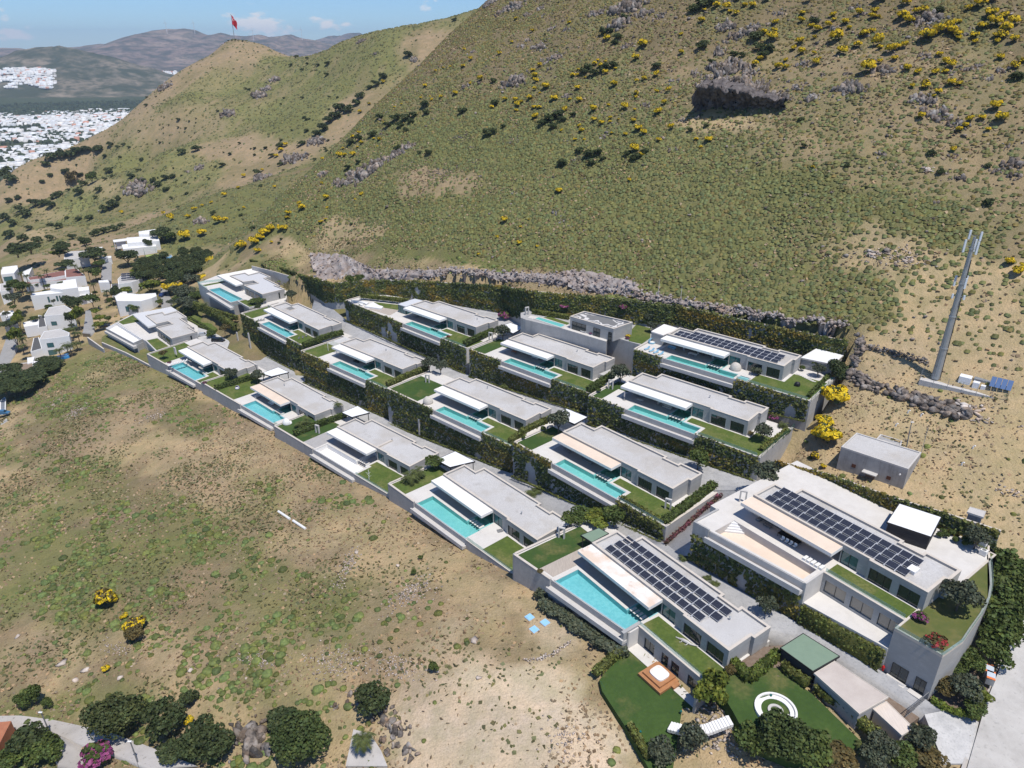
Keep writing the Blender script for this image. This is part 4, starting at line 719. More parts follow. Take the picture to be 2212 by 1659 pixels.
panels('A1',[(2.9,1.15,13,1.96),(2.9,3.65,14,1.96),(2.9,6.15,14,1.96)],'black solar panel on the gravel roof of the villa nearest the camera')
panels('B0',[(2.2,1.0,15,1.96),(2.2,3.4,15,1.96),(2.2,5.8,15,1.96)],'black solar panel on the roof of the villa with the drained peach pool')
panels('D1',[(1.6,.9,16,2.0),(1.6,3.1,16,2.0),(5.6,5.3,14,2.0)],'black solar panel on the uppermost solar roofed villa')
# ---------------------------------------------------------------- leaves, hedges, ivy, trees
def unit(v): return v / np.maximum(np.linalg.norm(v,axis=1,keepdims=True),1e-9)
def leaf_quads(P,size,N=None,jit=0.9,g=None,aspect=1.0):
    """one small quad per point, facing roughly along N"""
    g = g or rng; n = len(P); R1 = unit(g.normal(size=(n,3))); N = R1 if N is None else unit(N + R1 * jit)
    A = unit(np.cross(N,unit(g.normal(size=(n,3))))); B = np.cross(N,A); s = np.asarray(size).reshape(-1,1) * np.ones((n,1)) * 0.5
    V = np.stack([P - A * s - B * s * aspect,P + A * s - B * s * aspect,P + A * s + B * s * aspect,P - A * s + B * s * aspect],1).reshape(-1,3); return V,np.arange(4 * n).reshape(n,4)
def tintr(n,lo=.65,hi=1.35,hue=.12,g=None):
    g = g or rng; b = g.uniform(lo,hi,(n,1)); h = g.uniform(-hue,hue,(n,1)); return np.clip(np.concatenate([b * (1 + h),b,b * (1 - h)],1),0,3)
def rep4(t): return np.repeat(t,4,axis=0)
L_GREEN = leafmat('garden_leaf',(0.11,0.145,0.036),(0.07,0.10,0.026)); L_DARK = leafmat('evergreen_leaf',(0.056,0.078,0.03),(0.08,0.10,0.036)); L_OLIVE = leafmat('olive_leaf',(0.115,0.13,0.085),(0.075,0.09,0.05)); L_LIME = leafmat('lime_leaf',(0.19,0.21,0.03),(0.12,0.16,0.03))
L_IVY = leafmat('ivy_leaf',(0.16,0.175,0.05),(0.085,0.105,0.036),.35); L_HEDGE = leafmat('hedge_leaf',(0.12,0.145,0.03),(0.17,0.18,0.05),.5); L_YEL = leafmat('broom_flower',(0.78,0.56,0.015),(0.62,0.46,0.03),1.5); L_SCRUB = leafmat('maquis_leaf',(0.065,0.085,0.03),(0.10,0.12,0.045),.3); L_PALM = leafmat('palm_frond',(0.12,0.145,0.045),(0.085,0.105,0.035),.5); L_BROWN = leafmat('dry_leaf',(0.16,0.12,0.045),(0.10,0.085,0.03),.5); L_PINK = leafmat('pink_flower',(0.36,0.10,0.24),(0.22,0.04,0.14),.9); L_RED = leafmat('red_flower',(0.4,0.06,0.05),(0.25,0.03,0.04),.9)
M_BARK = mat('bark',(0.16,0.125,0.095),[((0.09,0.07,0.055),3.0,.7)],rough=.95)
def crown_pts(n,blobs,g):
    """points on the shells of overlapping lobes"""
    c = np.array([b[:3] for b in blobs]); rr = np.array([b[3] for b in blobs]); w = rr ** 2 / (rr ** 2).sum(); i = g.choice(len(blobs),n,p=w); d = unit(g.normal(size=(n,3))); d[:,2] = np.where(d[:,2] < -.35,-d[:,2] * .5,d[:,2]); k = g.uniform(.72,1.06,(n,1)) ** .5
    return c[i] + d * rr[i][:,None] * k,d
def lobes(n,rx,rz,zc,g,r0=.32,r1=.5):
    out = [(0,0,zc,rx * .62)]
    for i in range(n):
        a = 2 * math.pi * (i + g.uniform(-.3,.3)) / n; q = rx * g.uniform(.38,.62); out.append((q * math.cos(a),q * math.sin(a),zc + rz * g.uniform(-.45,.6),rx * g.uniform(r0,r1)))
    return out
def crown_mesh(name,n,bl,size,mt,g,flowers=None,nf=0,tint=(.6,1.35)):
    P,D = crown_pts(n,bl,g); sx = .47 / np.percentile(np.hypot(P[:,0],P[:,1]),97); sz = .97 / np.percentile(P[:,2],99); bl = [(b[0] * sx,b[1] * sx,b[2] * sz,b[3] * min(sx,sz)) for b in bl]; P = P * [sx,sx,sz]; V,Fq = leaf_quads(P,g.uniform(.7,1.3,n) * size,D,.9,g); cl = np.array([fbm(P[:,0] * 9 + 50,P[:,1] * 9 + P[:,2] * 7 + 50,2.2,2,3)]).T; t = tintr(n,*tint,g=g) * (.62 + .8 * cl); T_ = rep4(t); mi = np.zeros(n,int); mats = [mt]
    if flowers:
        P2,D2 = crown_pts(nf,bl,g); keep = D2[:,2] > -.15; P2 = P2[keep] + D2[keep] * .03; V2,F2 = leaf_quads(P2,g.uniform(.7,1.3,len(P2)) * size,D2[keep],.5,g)
        Fq = np.concatenate([Fq,F2 + len(V)]); V = np.concatenate([V,V2]); T_ = np.concatenate([T_,rep4(tintr(len(P2),.9,1.3,.06,g))]); mi = np.concatenate([mi,np.ones(len(P2),int)]); mats = [mt,flowers]
    return np_mesh(name,V,Fq,mats,tint=T_,midx=mi)
def trunk_mesh(name,h,r0,g,limbs=4,spread=.3,top=.6):
    m = MB(); lean = g.uniform(-.05,.05,2); m.tube([(0,0,-.1),(lean[0] * h,lean[1] * h,h * .5),(lean[0] * 2 * h,lean[1] * 2 * h,h)],[r0,r0 * .75,r0 * .55],7)
    for i in range(limbs):
        a = 2 * math.pi * i / limbs + g.uniform(-.4,.4); m.tube([(lean[0] * 1.6 * h,lean[1] * 1.6 * h,h * .8),(spread * .5 * math.cos(a),spread * .5 * math.sin(a),h + (top - h) * .5),(spread * math.cos(a),spread * math.sin(a),top)],[r0 * .5,r0 * .35,r0 * .15],5)
    return m.mesh(name,M_BARK)
KINDS = {}
def make_kind(kind,seed,n,nl,rx,rz,zc,size,mt,trunk=(.3,.035),**kw):
    g = np.random.default_rng(seed); cm = crown_mesh('crown',n,lobes(nl,rx,rz,zc,g),size,mt,g,**kw); tm = trunk_mesh('trunk',trunk[0],trunk[1],g,5,rx * .55,zc) if trunk else None; KINDS.setdefault(kind,[]).append((cm,tm))
# unit plants: height about 1, crown radius about 0.45
for sd in (1,2,3): make_kind('olive',sd,1500,8,.46,.34,.66,.055,L_OLIVE,(.3,.035))
for sd in (4,5): make_kind('dark',sd,1800,9,.48,.36,.60,.055,L_DARK,(.2,.04))
for sd in (6,7): make_kind('green',sd,1500,9,.46,.34,.62,.06,L_GREEN,(.25,.03))
for sd in (8,9): make_kind('lime',sd,1200,6,.36,.42,.52,.07,L_LIME,(.1,.04))
for sd in (10,11,12): make_kind('scrub',sd,420,6,.52,.26,.40,.11,L_SCRUB,None)
for sd in (13,14,15): make_kind('broom',sd,260,6,.5,.3,.45,.13,L_BROWN if sd == 15 else L_SCRUB,None,flowers=L_YEL,nf=900 if sd != 15 else 330)
for sd in (16,17): make_kind('ball',sd,700,1,.5,.0,.5,.10,L_GREEN,None)
for sd in (18,): make_kind('cypress',sd,900,5,.16,.85,.5,.06,L_DARK,(.1,.03))
for sd in (19,20): make_kind('flower',sd,260,5,.5,.2,.35,.13,L_GREEN,None,flowers=L_PINK,nf=300)
for sd in (21,): make_kind('red',sd,260,5,.5,.2,.35,.13,L_BROWN,None,flowers=L_RED,nf=200)
for sd in (22,23): make_kind('brown',sd,900,7,.46,.34,.58,.07,L_BROWN,(.25,.03))
for sd in (24,): make_kind('grey',sd,420,6,.5,.26,.38,.11,L_OLIVE,None)
for sd in (25,26): make_kind('bigdark',sd,6500,16,.52,.30,.58,.032,leafmat('big_dark_%d' % sd,(0.095,0.11,0.038),(0.06,0.078,0.026),.5),(.25,.035),tint=(.6,1.4))
for sd in (27,): make_kind('biggreen',sd,6000,15,.52,.32,.58,.036,leafmat('big_green',(0.09,0.12,0.035),(0.055,0.08,0.024),.4),(.25,.035))
def plant(kind,p,h,w,label,cat,name,group=None,i=None,sink=.05):
    """crown + trunk under an Empty, or a single mesh for a bush"""
    vs = KINDS[kind]; cm,tm = vs[random.randrange(len(vs)) if i is None else i % len(vs)]; rz = random.uniform(0,6.28)
    if tm is None:
        o = bpy.data.objects.new(name,cm); link(o); o.location = (p[0],p[1],p[2] - sink * h)
    else:
        o = empty(name,(p[0],p[1],p[2] - sink * h)); link(bpy.data.objects.new('trunk',tm),o); link(bpy.data.objects.new('crown',cm),o)
    o.rotation_euler = (0,0,rz); o.scale = (w,w,h); tag(o,label,cat,group); return o
def palm_meshes(g,nf=26,L=1.0):
    P = []; q = []; n = 9
    for i in range(nf):
        a = 2 * math.pi * i / nf * 1.618 * 2 + g.uniform(-.2,.2); el = g.uniform(-.25,1.25); ln = L * g.uniform(.8,1.1)
        pts = []; x = z = 0.0; e = el
        for j in range(n): pts.append((x,z)); x += math.cos(e) * ln / n; z += math.sin(e) * ln / n; e -= .24
        for j in range(n - 1):
            for sgn in (-1,1):
                for hh in (0,.5):
                    f = j + hh; p0 = np.array([pts[j][0] + (pts[j + 1][0] - pts[j][0]) * hh,pts[j][1] + (pts[j + 1][1] - pts[j][1]) * hh]); wd = .26 * L * math.sin(math.pi * min(.95,(f + 1.2) / n)) ** .7
                    b = len(P); tip = (p0[0] + .16 * L,sgn * wd,p0[1] - .1 * L * g.uniform(.4,1.3)); c0 = (p0[0],0,p0[1]); c1 = (p0[0] + .05 * L,0,p0[1] - .005)
                    for c in (c0,c1,tip): P.append((c[0] * math.cos(a) - c[1] * math.sin(a),c[0] * math.sin(a) + c[1] * math.cos(a),c[2]))
                    q.append((b,b + 1,b + 2))
    me = np_mesh('fronds',np.array(P),np.array(q),L_PALM,tint=np.repeat(tintr(len(q),.7,1.3,g=g),3,axis=0)); return me
PALMS = [palm_meshes(np.random.default_rng(40 + i)) for i in range(3)]
_pt = [MB().tube([(0,0,-.2),(.03,.01,.5),(0,0,1.0)],[1.0,.8,.85],8).mesh('trunk',M_BARK)]
def palm(p,h,L,label,group='palms',rad=.22,name='palm_tree'):
    o = empty(name,tuple(p)); tag(o,label,'palm',group); t = link(bpy.data.objects.new('trunk',_pt[0]),o); t.scale = (rad,rad,max(h,.1)); c = link(bpy.data.objects.new('fronds',random.choice(PALMS)),o); c.location = (0,0,h); c.scale = (L,L,L); o.rotation_euler = (0,0,random.uniform(0,6)); return o
def leaf_box(name,pts,w,h,mt,label,cat,group=None,size=.28,dens=14,core=True,seed=0,tint=(.6,1.4),bump=.25):
    """clipped hedge along world points"""
    g = np.random.default_rng(seed + int(abs(pts[0][0]) * 10)); o = np.array(pts[0],float); Ps = []; Ns = []; m = MB()
    for a,b in zip(pts[:-1],pts[1:]):
        a = np.array(a,float) - o; b = np.array(b,float) - o; L = np.linalg.norm((b - a)[:2]); e = (b - a) / max(L,1e-6); nn = np.array([-e[1],e[0],0.0]); nn /= np.linalg.norm(nn[:2])
        k = int(dens * L * (2 * h + w)); s = g.uniform(-.02,1.02,k); q = g.uniform(0,2 * h + w,k); side = np.where(q < h,0,np.where(q < h + w,1,2)); off = np.where(side == 0,-w / 2,np.where(side == 2,w / 2,q - h - w / 2)); zz = np.where(side == 0,q,np.where(side == 2,q - h - w,h))
        P = a + s[:,None] * (b - a) + off[:,None] * nn + zz[:,None] * np.array([0,0,1.0]); N = np.where(side[:,None] == 1,np.array([0,0,1.0]),np.where(side[:,None] == 0,-nn,nn)); P = P + N * (fbm(P[:,0] + 900,P[:,1] + P[:,2] * 2 + 900,1.3,2,seed)[:,None] - .5) * 2 * bump + g.normal(size=P.shape) * .06
        Ps.append(P); Ns.append(N)
        if core:
            i0 = a - nn * (w / 2 - .12); i1 = b - nn * (w / 2 - .12); i2 = b + nn * (w / 2 - .12); i3 = a + nn * (w / 2 - .12); m._add([tuple(i0),tuple(i1),tuple(i2),tuple(i3)] + [tuple(x + [0,0,h - .12]) for x in (i0,i1,i2,i3)],[[0,1,5,4],[1,2,6,5],[2,3,7,6],[3,0,4,7],[4,5,6,7]])
    P = np.concatenate(Ps); V,Fq = leaf_quads(P,g.uniform(.7,1.4,len(P)) * size,np.concatenate(Ns),.8,g); cl = fbm(P[:,0] + o[0],P[:,1] + P[:,2] + o[1],1.6,3,5)[:,None]
    T_ = rep4(tintr(len(P),*tint,g=g) * (.55 + .9 * cl))
    if core: cv = np.array(m.v); Fq = np.concatenate([Fq,np.array(m.f) + len(V)]); V = np.concatenate([V,cv]); T_ = np.concatenate([T_,np.full((len(cv),3),.5)])
    ob = np_obj(name,V,Fq,mt,tint=T_); ob.location = tuple(o); tag(ob,label,cat,group); return ob
def ivy(label,A,B,t0,t1,b0,b1,out,mt=None,cover=.5,dens=9,size=.42,seed=0,over=.35,name='climbing_ivy',shade=None):
    """leaves clinging to a wall between plan points A and B (tops t, bottoms b)"""
    g = np.random.default_rng(seed); A = np.array(A[:2],float); B = np.array(B[:2],float); L = np.linalg.norm(B - A); n = int(dens * L * max(.5,((t0 - b0) + (t1 - b1)) / 2)); s = g.uniform(0,1,n); q = g.uniform(0,1,n) ** .9
    bt = b0 + (b1 - b0) * s; tp = t0 + (t1 - t0) * s; z = bt + (tp - bt) * q; xy = A + s[:,None] * (B - A); cv = fbm(s * L + seed * 13,z * .55,4.0,3,seed) + .18 * (q - .5) + .10 * (fbm(s * L,z * 0 + seed,7,2,3) - .5) * 2
    keep = cv > 1 - cover - .18; s,z,xy,cv,q = s[keep],z[keep],xy[keep],cv[keep],q[keep]; n = len(s); o3 = np.array([out[0],out[1],0.0]); P = np.concatenate([xy,z[:,None]],1) + o3 * (np.abs(g.normal(size=(n,1))) * .16 + .06 + .5 * np.clip(cv - .5,0,1)[:,None])
    k = int(L * 10 * over); st_ = g.uniform(0,1,k); kp = fbm(st_ * L + seed * 13,st_ * 0 + 5,4,2,seed) > .42; st_ = st_[kp]; k = len(st_); tp2 = np.concatenate([A + st_[:,None] * (B - A),(t0 + (t1 - t0) * st_)[:,None]],1) + np.concatenate([o3[None,:2] * g.uniform(-.5,.3,(k,1)),g.uniform(-.1,.3,(k,1))],1)
    N = np.concatenate([np.repeat(o3[None] + [[0,0,.5]],n,0),np.repeat([[0,0,1.0]],k,0)]); P = np.concatenate([P,tp2])
    V,Fq = leaf_quads(P,g.uniform(.6,1.4,len(P)) * size,N,.7,g); hue = fbm(P[:,0] * 1 + P[:,1] + 300,P[:,2] + 30,2.4,3,seed + 3)[:,None]; t = tintr(len(P),.55,1.35,g=g); t = t * (.5 + hue) * np.concatenate([1 + np.clip(hue - .5,0,1) * 2.2,np.ones_like(hue) * 1.05,1 - np.clip(hue - .5,0,.3)],1)
    c = np.array([A[0],A[1],b0]); ob = np_obj(name,V - c,Fq,mt or L_IVY,tint=rep4(t)); ob.location = tuple(c); tag(ob,label,'ivy','ivy on the estate walls'); return ob
ROADZ = {'B1': (106.2,99.8),'B2': (112.8,108.2),'B3': (115,112.6),'B4': (118,115.2),'C1': (98,95.6),'C2': (102.4,99),'C3': (101.5,102.6),'D1': (92.6,88)}
for i,(k,(d0,d1)) in enumerate(ROADZ.items()):
    uL,uR,u0,u1,vL,vR = PLOTS[k]; fr = FR[k]; out = (math.sin(fr.a),-math.cos(fr.a)); f = lambda u: ZC - d0 - (d1 - d0) * (u - uL) / (uR - uL) + .0; wp = lambda u: fr.w(u,vfront(k,u) - .42)
    nm = 'ivy %s the pool of ' + WHO[k]
    ivy(nm % 'left of',wp(uL),wp(u0 - .5),fr.z + .3,fr.z + .3,f(uL),f(u0),out,cover=.58 if k != 'C3' else .45,seed=i * 3 + 1)
    ivy(nm % 'under',wp(u0 - .5),wp(u1 + .5),fr.z - 2.4,fr.z - 2.4,f(u0),f(u1),out,cover=.6,seed=i * 3 + 2,mt=L_IVY)
    ivy(nm % 'right of',wp(u1 + .5),wp(uR),fr.z + .3,fr.z + .3,f(u1),f(uR),out,cover=.66,seed=i * 3 + 3)
fr = FR['B0']; out = (math.sin(fr.a),-math.cos(fr.a)); ivy('dark ivy strips on the wall under the drained peach pool',fr.w(-4.5,-12.75),fr.w(19.9,-10.65),fr.z - 2.4,fr.z - 2.4,ZC - 98,ZC - 97.2,out,cover=.5,seed=77,over=0)
for i in range(len(BW) - 1):
    (x0,y0,b0,t0),(x1,y1,b1,t1) = BW[i],BW[i + 1]; d = np.array([x1 - x0,y1 - y0],float); d /= np.linalg.norm(d); out = (d[1],-d[0])
    ivy('ivy on the long back wall, %s' % ['left of the road end','at the road end','behind the deck with the white sculpture','behind the villa with the white sculpture','by the purple bougainvillea','left of the studio','behind the studio','behind the upper solar roof','beside the white roofed garage'][i],(x0,y0),(x1,y1),ZC - t0 + .2,ZC - t1 + .2,ZC - b0,ZC - b1,out,cover=.72 if i > 4 else .62,seed=100 + i,dens=10,size=.5)
for i,(a,b) in enumerate(zip([(62.6,145.2,96,89.3),(71.5,136.4,93,87.4),(80,124.5,89,85.6),(86.6,118.6,89,85.0)],[(71.5,136.4,93,87.4),(80,124.5,89,85.6),(86.6,118.6,89,85.0),(94.5,111.8,89,84.6)])):
    d = np.array([b[0] - a[0],b[1] - a[1]],float); d /= np.linalg.norm(d); ivy('ivy on the wall behind the largest villa, ' + ['by the ramp','below the utility building','behind the black carport','behind the clipped bushes'][i],a,b,ZC - a[3] + .2,ZC - b[3] + .2,ZC - a[2],ZC - b[2],(d[1],-d[0]),cover=.8,dens=12,seed=140 + i)
# ---------------------------------------------------------------- rocks
import bmesh
def hull(seed,n=14,flat=.8):
    g = np.random.default_rng(seed); bm = bmesh.new(); P = unit(g.normal(size=(n,3))) * g.uniform(.7,1.0,(n,1)) * [1,1,flat]
    for p in P: bm.verts.new(p)
    bmesh.ops.convex_hull(bm,input=bm.verts); bmesh.ops.triangulate(bm,faces=bm.faces); vs = [v for v in bm.verts if v.link_faces]; ix = {v: i for i,v in enumerate(vs)}
    V = np.array([v.co[:] for v in vs]); Fq = np.array([[ix[v] for v in f.verts] for f in bm.faces]); bm.free(); return V,Fq
HULL = [hull(s,16,.85) for s in range(8)]; PEB = [hull(s + 50,8,.7) for s in range(5)]
def merge(shapes,P,S,rot,tint=None,tilt=None,g=None):
    """many copies of base shapes as one vertex/face array; S (n,3)"""
    g = g or rng; n = len(P); pick = g.integers(0,len(shapes),n); Vs = []; Fs = []; Ts = []; base = 0
    for k,(bv,bf) in enumerate(shapes):
        i = np.where(pick == k)[0]
        if not len(i): continue
        v = bv[None] * S[i][:,None,:]
        if tilt is not None:
            ct,s_ = np.cos(tilt[i])[:,None],np.sin(tilt[i])[:,None]; y = v[...,1] * ct - v[...,2] * s_; z = v[...,1] * s_ + v[...,2] * ct; v = np.stack([v[...,0],y,z],-1)
        c,s_ = np.cos(rot[i])[:,None],np.sin(rot[i])[:,None]; v = np.stack([v[...,0] * c - v[...,1] * s_,v[...,0] * s_ + v[...,1] * c,v[...,2]],-1) + P[i][:,None,:]
        Vs.append(v.reshape(-1,3)); Fs.append((bf[None] + (np.arange(len(i)) * len(bv))[:,None,None] + base).reshape(-1,3)); base += len(i) * len(bv)
        if tint is not None: Ts.append(np.repeat(tint[i],len(bv),axis=0))
    return np.concatenate(Vs),np.concatenate(Fs),(np.concatenate(Ts) if tint is not None else None)
def D_(n,L): return [(r(n,x,y),w * RO[n][2] / 1.822785) for x,y,w in L]
# ---- rock outcrops: picture position and width
OC = D_(13,[(1140,530,150),(1040,580,70),(1385,380,110),(1350,450,60),(1290,310,100),(1160,305,60),(1210,265,60),(800,565,70),(1460,625,80),(120,1150,190),(220,1080,160),(350,1010,120),(430,960,120),(440,1070,50),(880,1055,60),(900,1150,50),(1850,60,200),(1650,90,100),(1800,160,140),(1120,50,120),(1050,75,100),(960,30,100),(1200,100,60),(1290,60,60),(1850,300,80),(2060,110,80),(2150,530,80),(470,385,60),(130,270,60),(220,350,40),(1390,1385,80),(1430,1435,80),(1580,1495,32),(1040,1235,30),(905,1550,28),(2200,780,60),(2080,900,60),(30,1190,110),(1960,90,110),(1780,70,90),(2130,460,60),(840,960,50)]) + \
     D_(14,[(280,180,120),(450,200,110),(590,90,60),(1590,130,150),(1550,190,60),(780,420,90),(510,540,80),(430,480,110),(280,470,160),(180,500,90),(350,240,100),(740,575,100),(830,640,110),(650,640,110),(580,620,110),(1080,580,160),(1190,590,60),(1550,650,130),(1640,740,140),(1780,810,110),(1890,790,60),(1560,370,80),(1440,440,60),(1300,460,120),(2100,945,60),(1700,1120,60),(1800,1160,90),(1650,1325,80),(1060,1372,50),(1290,1010,80),(1930,430,80),(1800,440,60),(2000,510,80),(1620,1420,50),(1330,1625,55),(790,1270,40),(2150,1080,120),(2050,1110,80),(1950,1080,60),(1330,330,50),(900,490,60),(1780,1030,50),(2160,1150,90),(640,90,60)]) + \
     D_(4,[(655,560,90),(565,545,50),(890,520,50),(680,765,50),(625,785,60),(1010,195,80),(930,310,60),(1880,620,60)]) + \
     D_(12,[(670,815,190),(740,800,90),(1690,1160,130),(1900,1040,170),(2050,920,120),(1300,1440,110),(900,1230,190),(1290,1090,70),(1220,1115,40),(400,955,150),(1680,620,110),(1480,740,110),(1070,565,90),(2100,1130,100),(2195,1190,90),(1780,520,90),(1730,580,80)]) + \
     D_(15,[(1640,1480,300),(1850,1440,150),(2180,1270,90)]) + D_(10,[(290,1340,190),(350,1430,190),(430,1560,170),(90,1200,160),(300,1520,150)])
PALE = D_(4,[(870,225,150),(840,285,100),(1200,285,150),(1380,285,110),(1180,340,90),(510,255,80)]) + D_(14,[(1590,1100,110),(1250,1640,130),(240,1250,20)]) + D_(5,[(1700,40,260),(1850,120,160),(2180,180,80),(2080,740,150),(2160,760,120)])
def clusters(L,hill_pal,name,g,dark=False,tall=1.0,flat=False):
    pts = marchN([p for p,w in L]); allP = []; meta = []
    for (p,w),q in zip(L,pts):
        if q is None: continue
        d = np.linalg.norm(q - [0,0,ZC]); W = w / F * d * 1.15; n = int(np.clip(W * W * .45,8,70)); a = g.normal(0,.23,(n,2)) * W; a[:,1] *= .6
        X = q[0] + a[:,0] * TV[0] + a[:,1] * SV[0]; Y = q[1] + a[:,0] * TV[1] + a[:,1] * SV[1]; s = np.clip(W * g.uniform(.07,.21,n) * np.exp(-np.hypot(a[:,0],a[:,1] / .6) / W),.25,3.4); allP.append(np.stack([X,Y,s],1)); meta.append((q,W,n))
    A = np.concatenate(allP); Z = terr(A[:,0],A[:,1]); i = 0; out = []
    for q,W,n in meta:
        a = A[i:i + n]; z = Z[i:i + n]; i += n; s = a[:,2]; S = np.stack([s * g.uniform(.6,1.3,n),s * g.uniform(.4,.9,n),s * (g.uniform(.8,2.2,n) * tall if not flat else g.uniform(.25,.5,n))],1)
        V,Fq,T_ = merge(HULL,np.stack([a[:,0],a[:,1],z + s * .15],1) - q,S,g.uniform(0,6.28,n),tintr(n,.5,1.45,.08,g),g.uniform(-.6,.6,n),g)
        o = np_obj(name,V,Fq,M_ROCK if not flat else M_RUBBLE,tint=T_); o.location = tuple(q); out.append((o,q,W))
    return out
_cnt = {}
def where(q):
    s,t = st(q[0],q[1]); d = math.hypot(q[0],q[1]); fw_ = q[1] * CP - (q[2] - ZC) * SP; px = 1106 + F * q[0] / fw_; py = 829.5 - F * (q[1] * SP + (q[2] - ZC) * CP) / fw_
    L = [(505,92,'flag'),(640,128,'saddle'),(560,390,'spur crest'),(380,330,'flag hill terraces'),(250,300,'left crag'),(60,480,'left picture edge'),(200,440,'dirt track'),(330,420,'valley hut'),(250,540,'big white villa'),(520,560,'upper left villa'),(660,300,'gully'),(780,80,'far ridge'),(920,390,'bare tan patch'),(760,380,'left crags'),(840,240,'left scree'),(1060,290,'round dark bush'),(1120,175,'central outcrop'),(1280,150,'juniper pair'),(1350,30,'top crag'),(1190,260,'white scree'),(1250,340,'low scree'),(1370,330,'lone juniper mat'),(1560,210,'cave'),(1500,80,'crags above the cave'),(1650,120,'upper right brooms'),(1700,30,'top edge'),(1900,70,'right crest'),(2000,180,'far right crags'),(2150,60,'top right corner'),(2160,250,'right edge'),(1800,230,'mid right slope'),(2060,300,'flat slab'),(1950,540,'white bedrock'),(2100,640,'mast top'),(1700,480,'tan strips'),(1450,560,'lower green slope'),(1100,500,'middle green slope'),(2020,820,'mast foot'),(1900,980,'utility building'),(1770,900,'garden fence'),(2170,1050,'footpath'),(200,800,'tall end wall'),(100,900,'left scree line'),(450,950,'upper wall'),(300,1100,'mid field'),(120,1250,'left field'),(700,1100,'wall foot'),(750,1230,'rubble strip'),(650,1330,'spurge drift'),(230,1310,'yellow broom'),(900,1300,'rubble spill'),(250,1480,'road verge'),(600,1500,'grey crag'),(1000,1500,'bare dirt'),(1150,1350,'blue hatches'),(820,1600,'jagged rocks')]
    i = min(L,key=lambda a: (a[0] - px) ** 2 + 1.6 * (a[1] - py) ** 2); side = ('upper' if py < i[1] - 22 else 'lower' if py > i[1] + 22 else ''); lr = 'left' if px < i[0] - 26 else 'right' if px > i[0] + 26 else ''
    return ('beside the ' if not side + lr else 'on the %s side of the ' % (side + ' ' + lr).strip()) + i[2]
g7 = np.random.default_rng(77)
_e = np.random.default_rng(8)
for _ in range(150):
    s_,t_ = _e.uniform(262,430),_e.uniform(-340,25)
    if s_ < 330 and t_ < -120 and _e.uniform() < .6: continue
    x_,y_ = s_ * SV[0] + t_ * TV[0],s_ * SV[1] + t_ * TV[1]; z_ = float(terr(np.array([x_]),np.array([y_]))[0]); fw_ = y_ * CP - (z_ - ZC) * SP; px = 1106 + F * x_ / fw_; py = 829.5 - F * (y_ * SP + (z_ - ZC) * CP) / fw_
    if -10 < px < 2230 and 0 < py < 500: OC.append(((px,py),float(_e.uniform(8,26))))
for o,q,W in clusters(OC,None,'rock_outcrop',g7): tag(o,('broad craggy' if W > 9 else 'small jagged' if W < 4.5 else 'craggy') + ' grey rock outcrop ' + where(q),'rock','rock outcrops of the hillsides')
for o,q,W in clusters(PALE,None,'limestone_slab',g7,flat=True): tag(o,'flat pale bedrock patch ' + where(q),'rock','pale bedrock patches')
# ---- loose boulders one can pick out
BO = D_(13,[(1540,310,22),(1585,150,20),(1640,305,20),(1820,740,18),(705,1400,24),(500,1310,26),(1100,1325,24),(960,1390,28),(1350,1170,20),(1950,1560,32),(1110,1530,22),(470,1380,26),(1470,1465,24),(815,1160,22),(1345,1560,26),(600,520,24),(1700,545,20),(655,1430,20),(1255,1180,14),(1990,930,20)]) + D_(14,[(480,1060,34),(418,1098,36),(860,1110,34),(660,905,24),(525,960,20),(600,1480,24),(795,1265,30),(965,1250,22),(1240,1345,22),(1370,1380,24),(555,990,22),(520,935,24),(1735,490,40),(935,568,26),(1210,1090,20),(1460,250,40),(45,1395,30),(425,955,20),(1320,1630,60),(1820,880,40),(1100,215,30)]) + D_(4,[(280,460,44),(1095,325,50),(605,185,40),(730,215,40),(660,245,60),(1240,970,50)]) + D_(15,[(395,980,80),(550,1025,60),(110,810,36),(490,1095,44),(1235,1030,40),(780,1080,44),(1425,1150,34),(1595,1080,26),(1400,1040,40),(850,1000,22)]) + D_(10,[(365,352,36),(895,1070,56),(625,1035,26),(870,835,70),(100,265,40)]) + D_(11,[(1010,780,0)])
for (p,w),q in zip(BO,marchN([p for p,w in BO])):
    if q is None or w <= 0: continue
    W = w / F * np.linalg.norm(q - [0,0,ZC]); V,Fq,T_ = merge(HULL,np.array([[0,0,W * .12]]),np.array([[W * .52,W * .42,W * .34]]),g7.uniform(0,6,1),tintr(1,.95,1.35,.04,g7),g7.uniform(-.2,.2,1),g7)
    pale = q[1] < 180 and q[0] < 40; o = np_obj('boulder',V,Fq,M_RUBBLE if pale else M_ROCK,tint=T_); o.location = tuple(q); tag(o,('large ' if W > 3 else 'single ') + ('pale' if pale else 'grey') + ' boulder ' + where(q),'boulder','loose boulders')
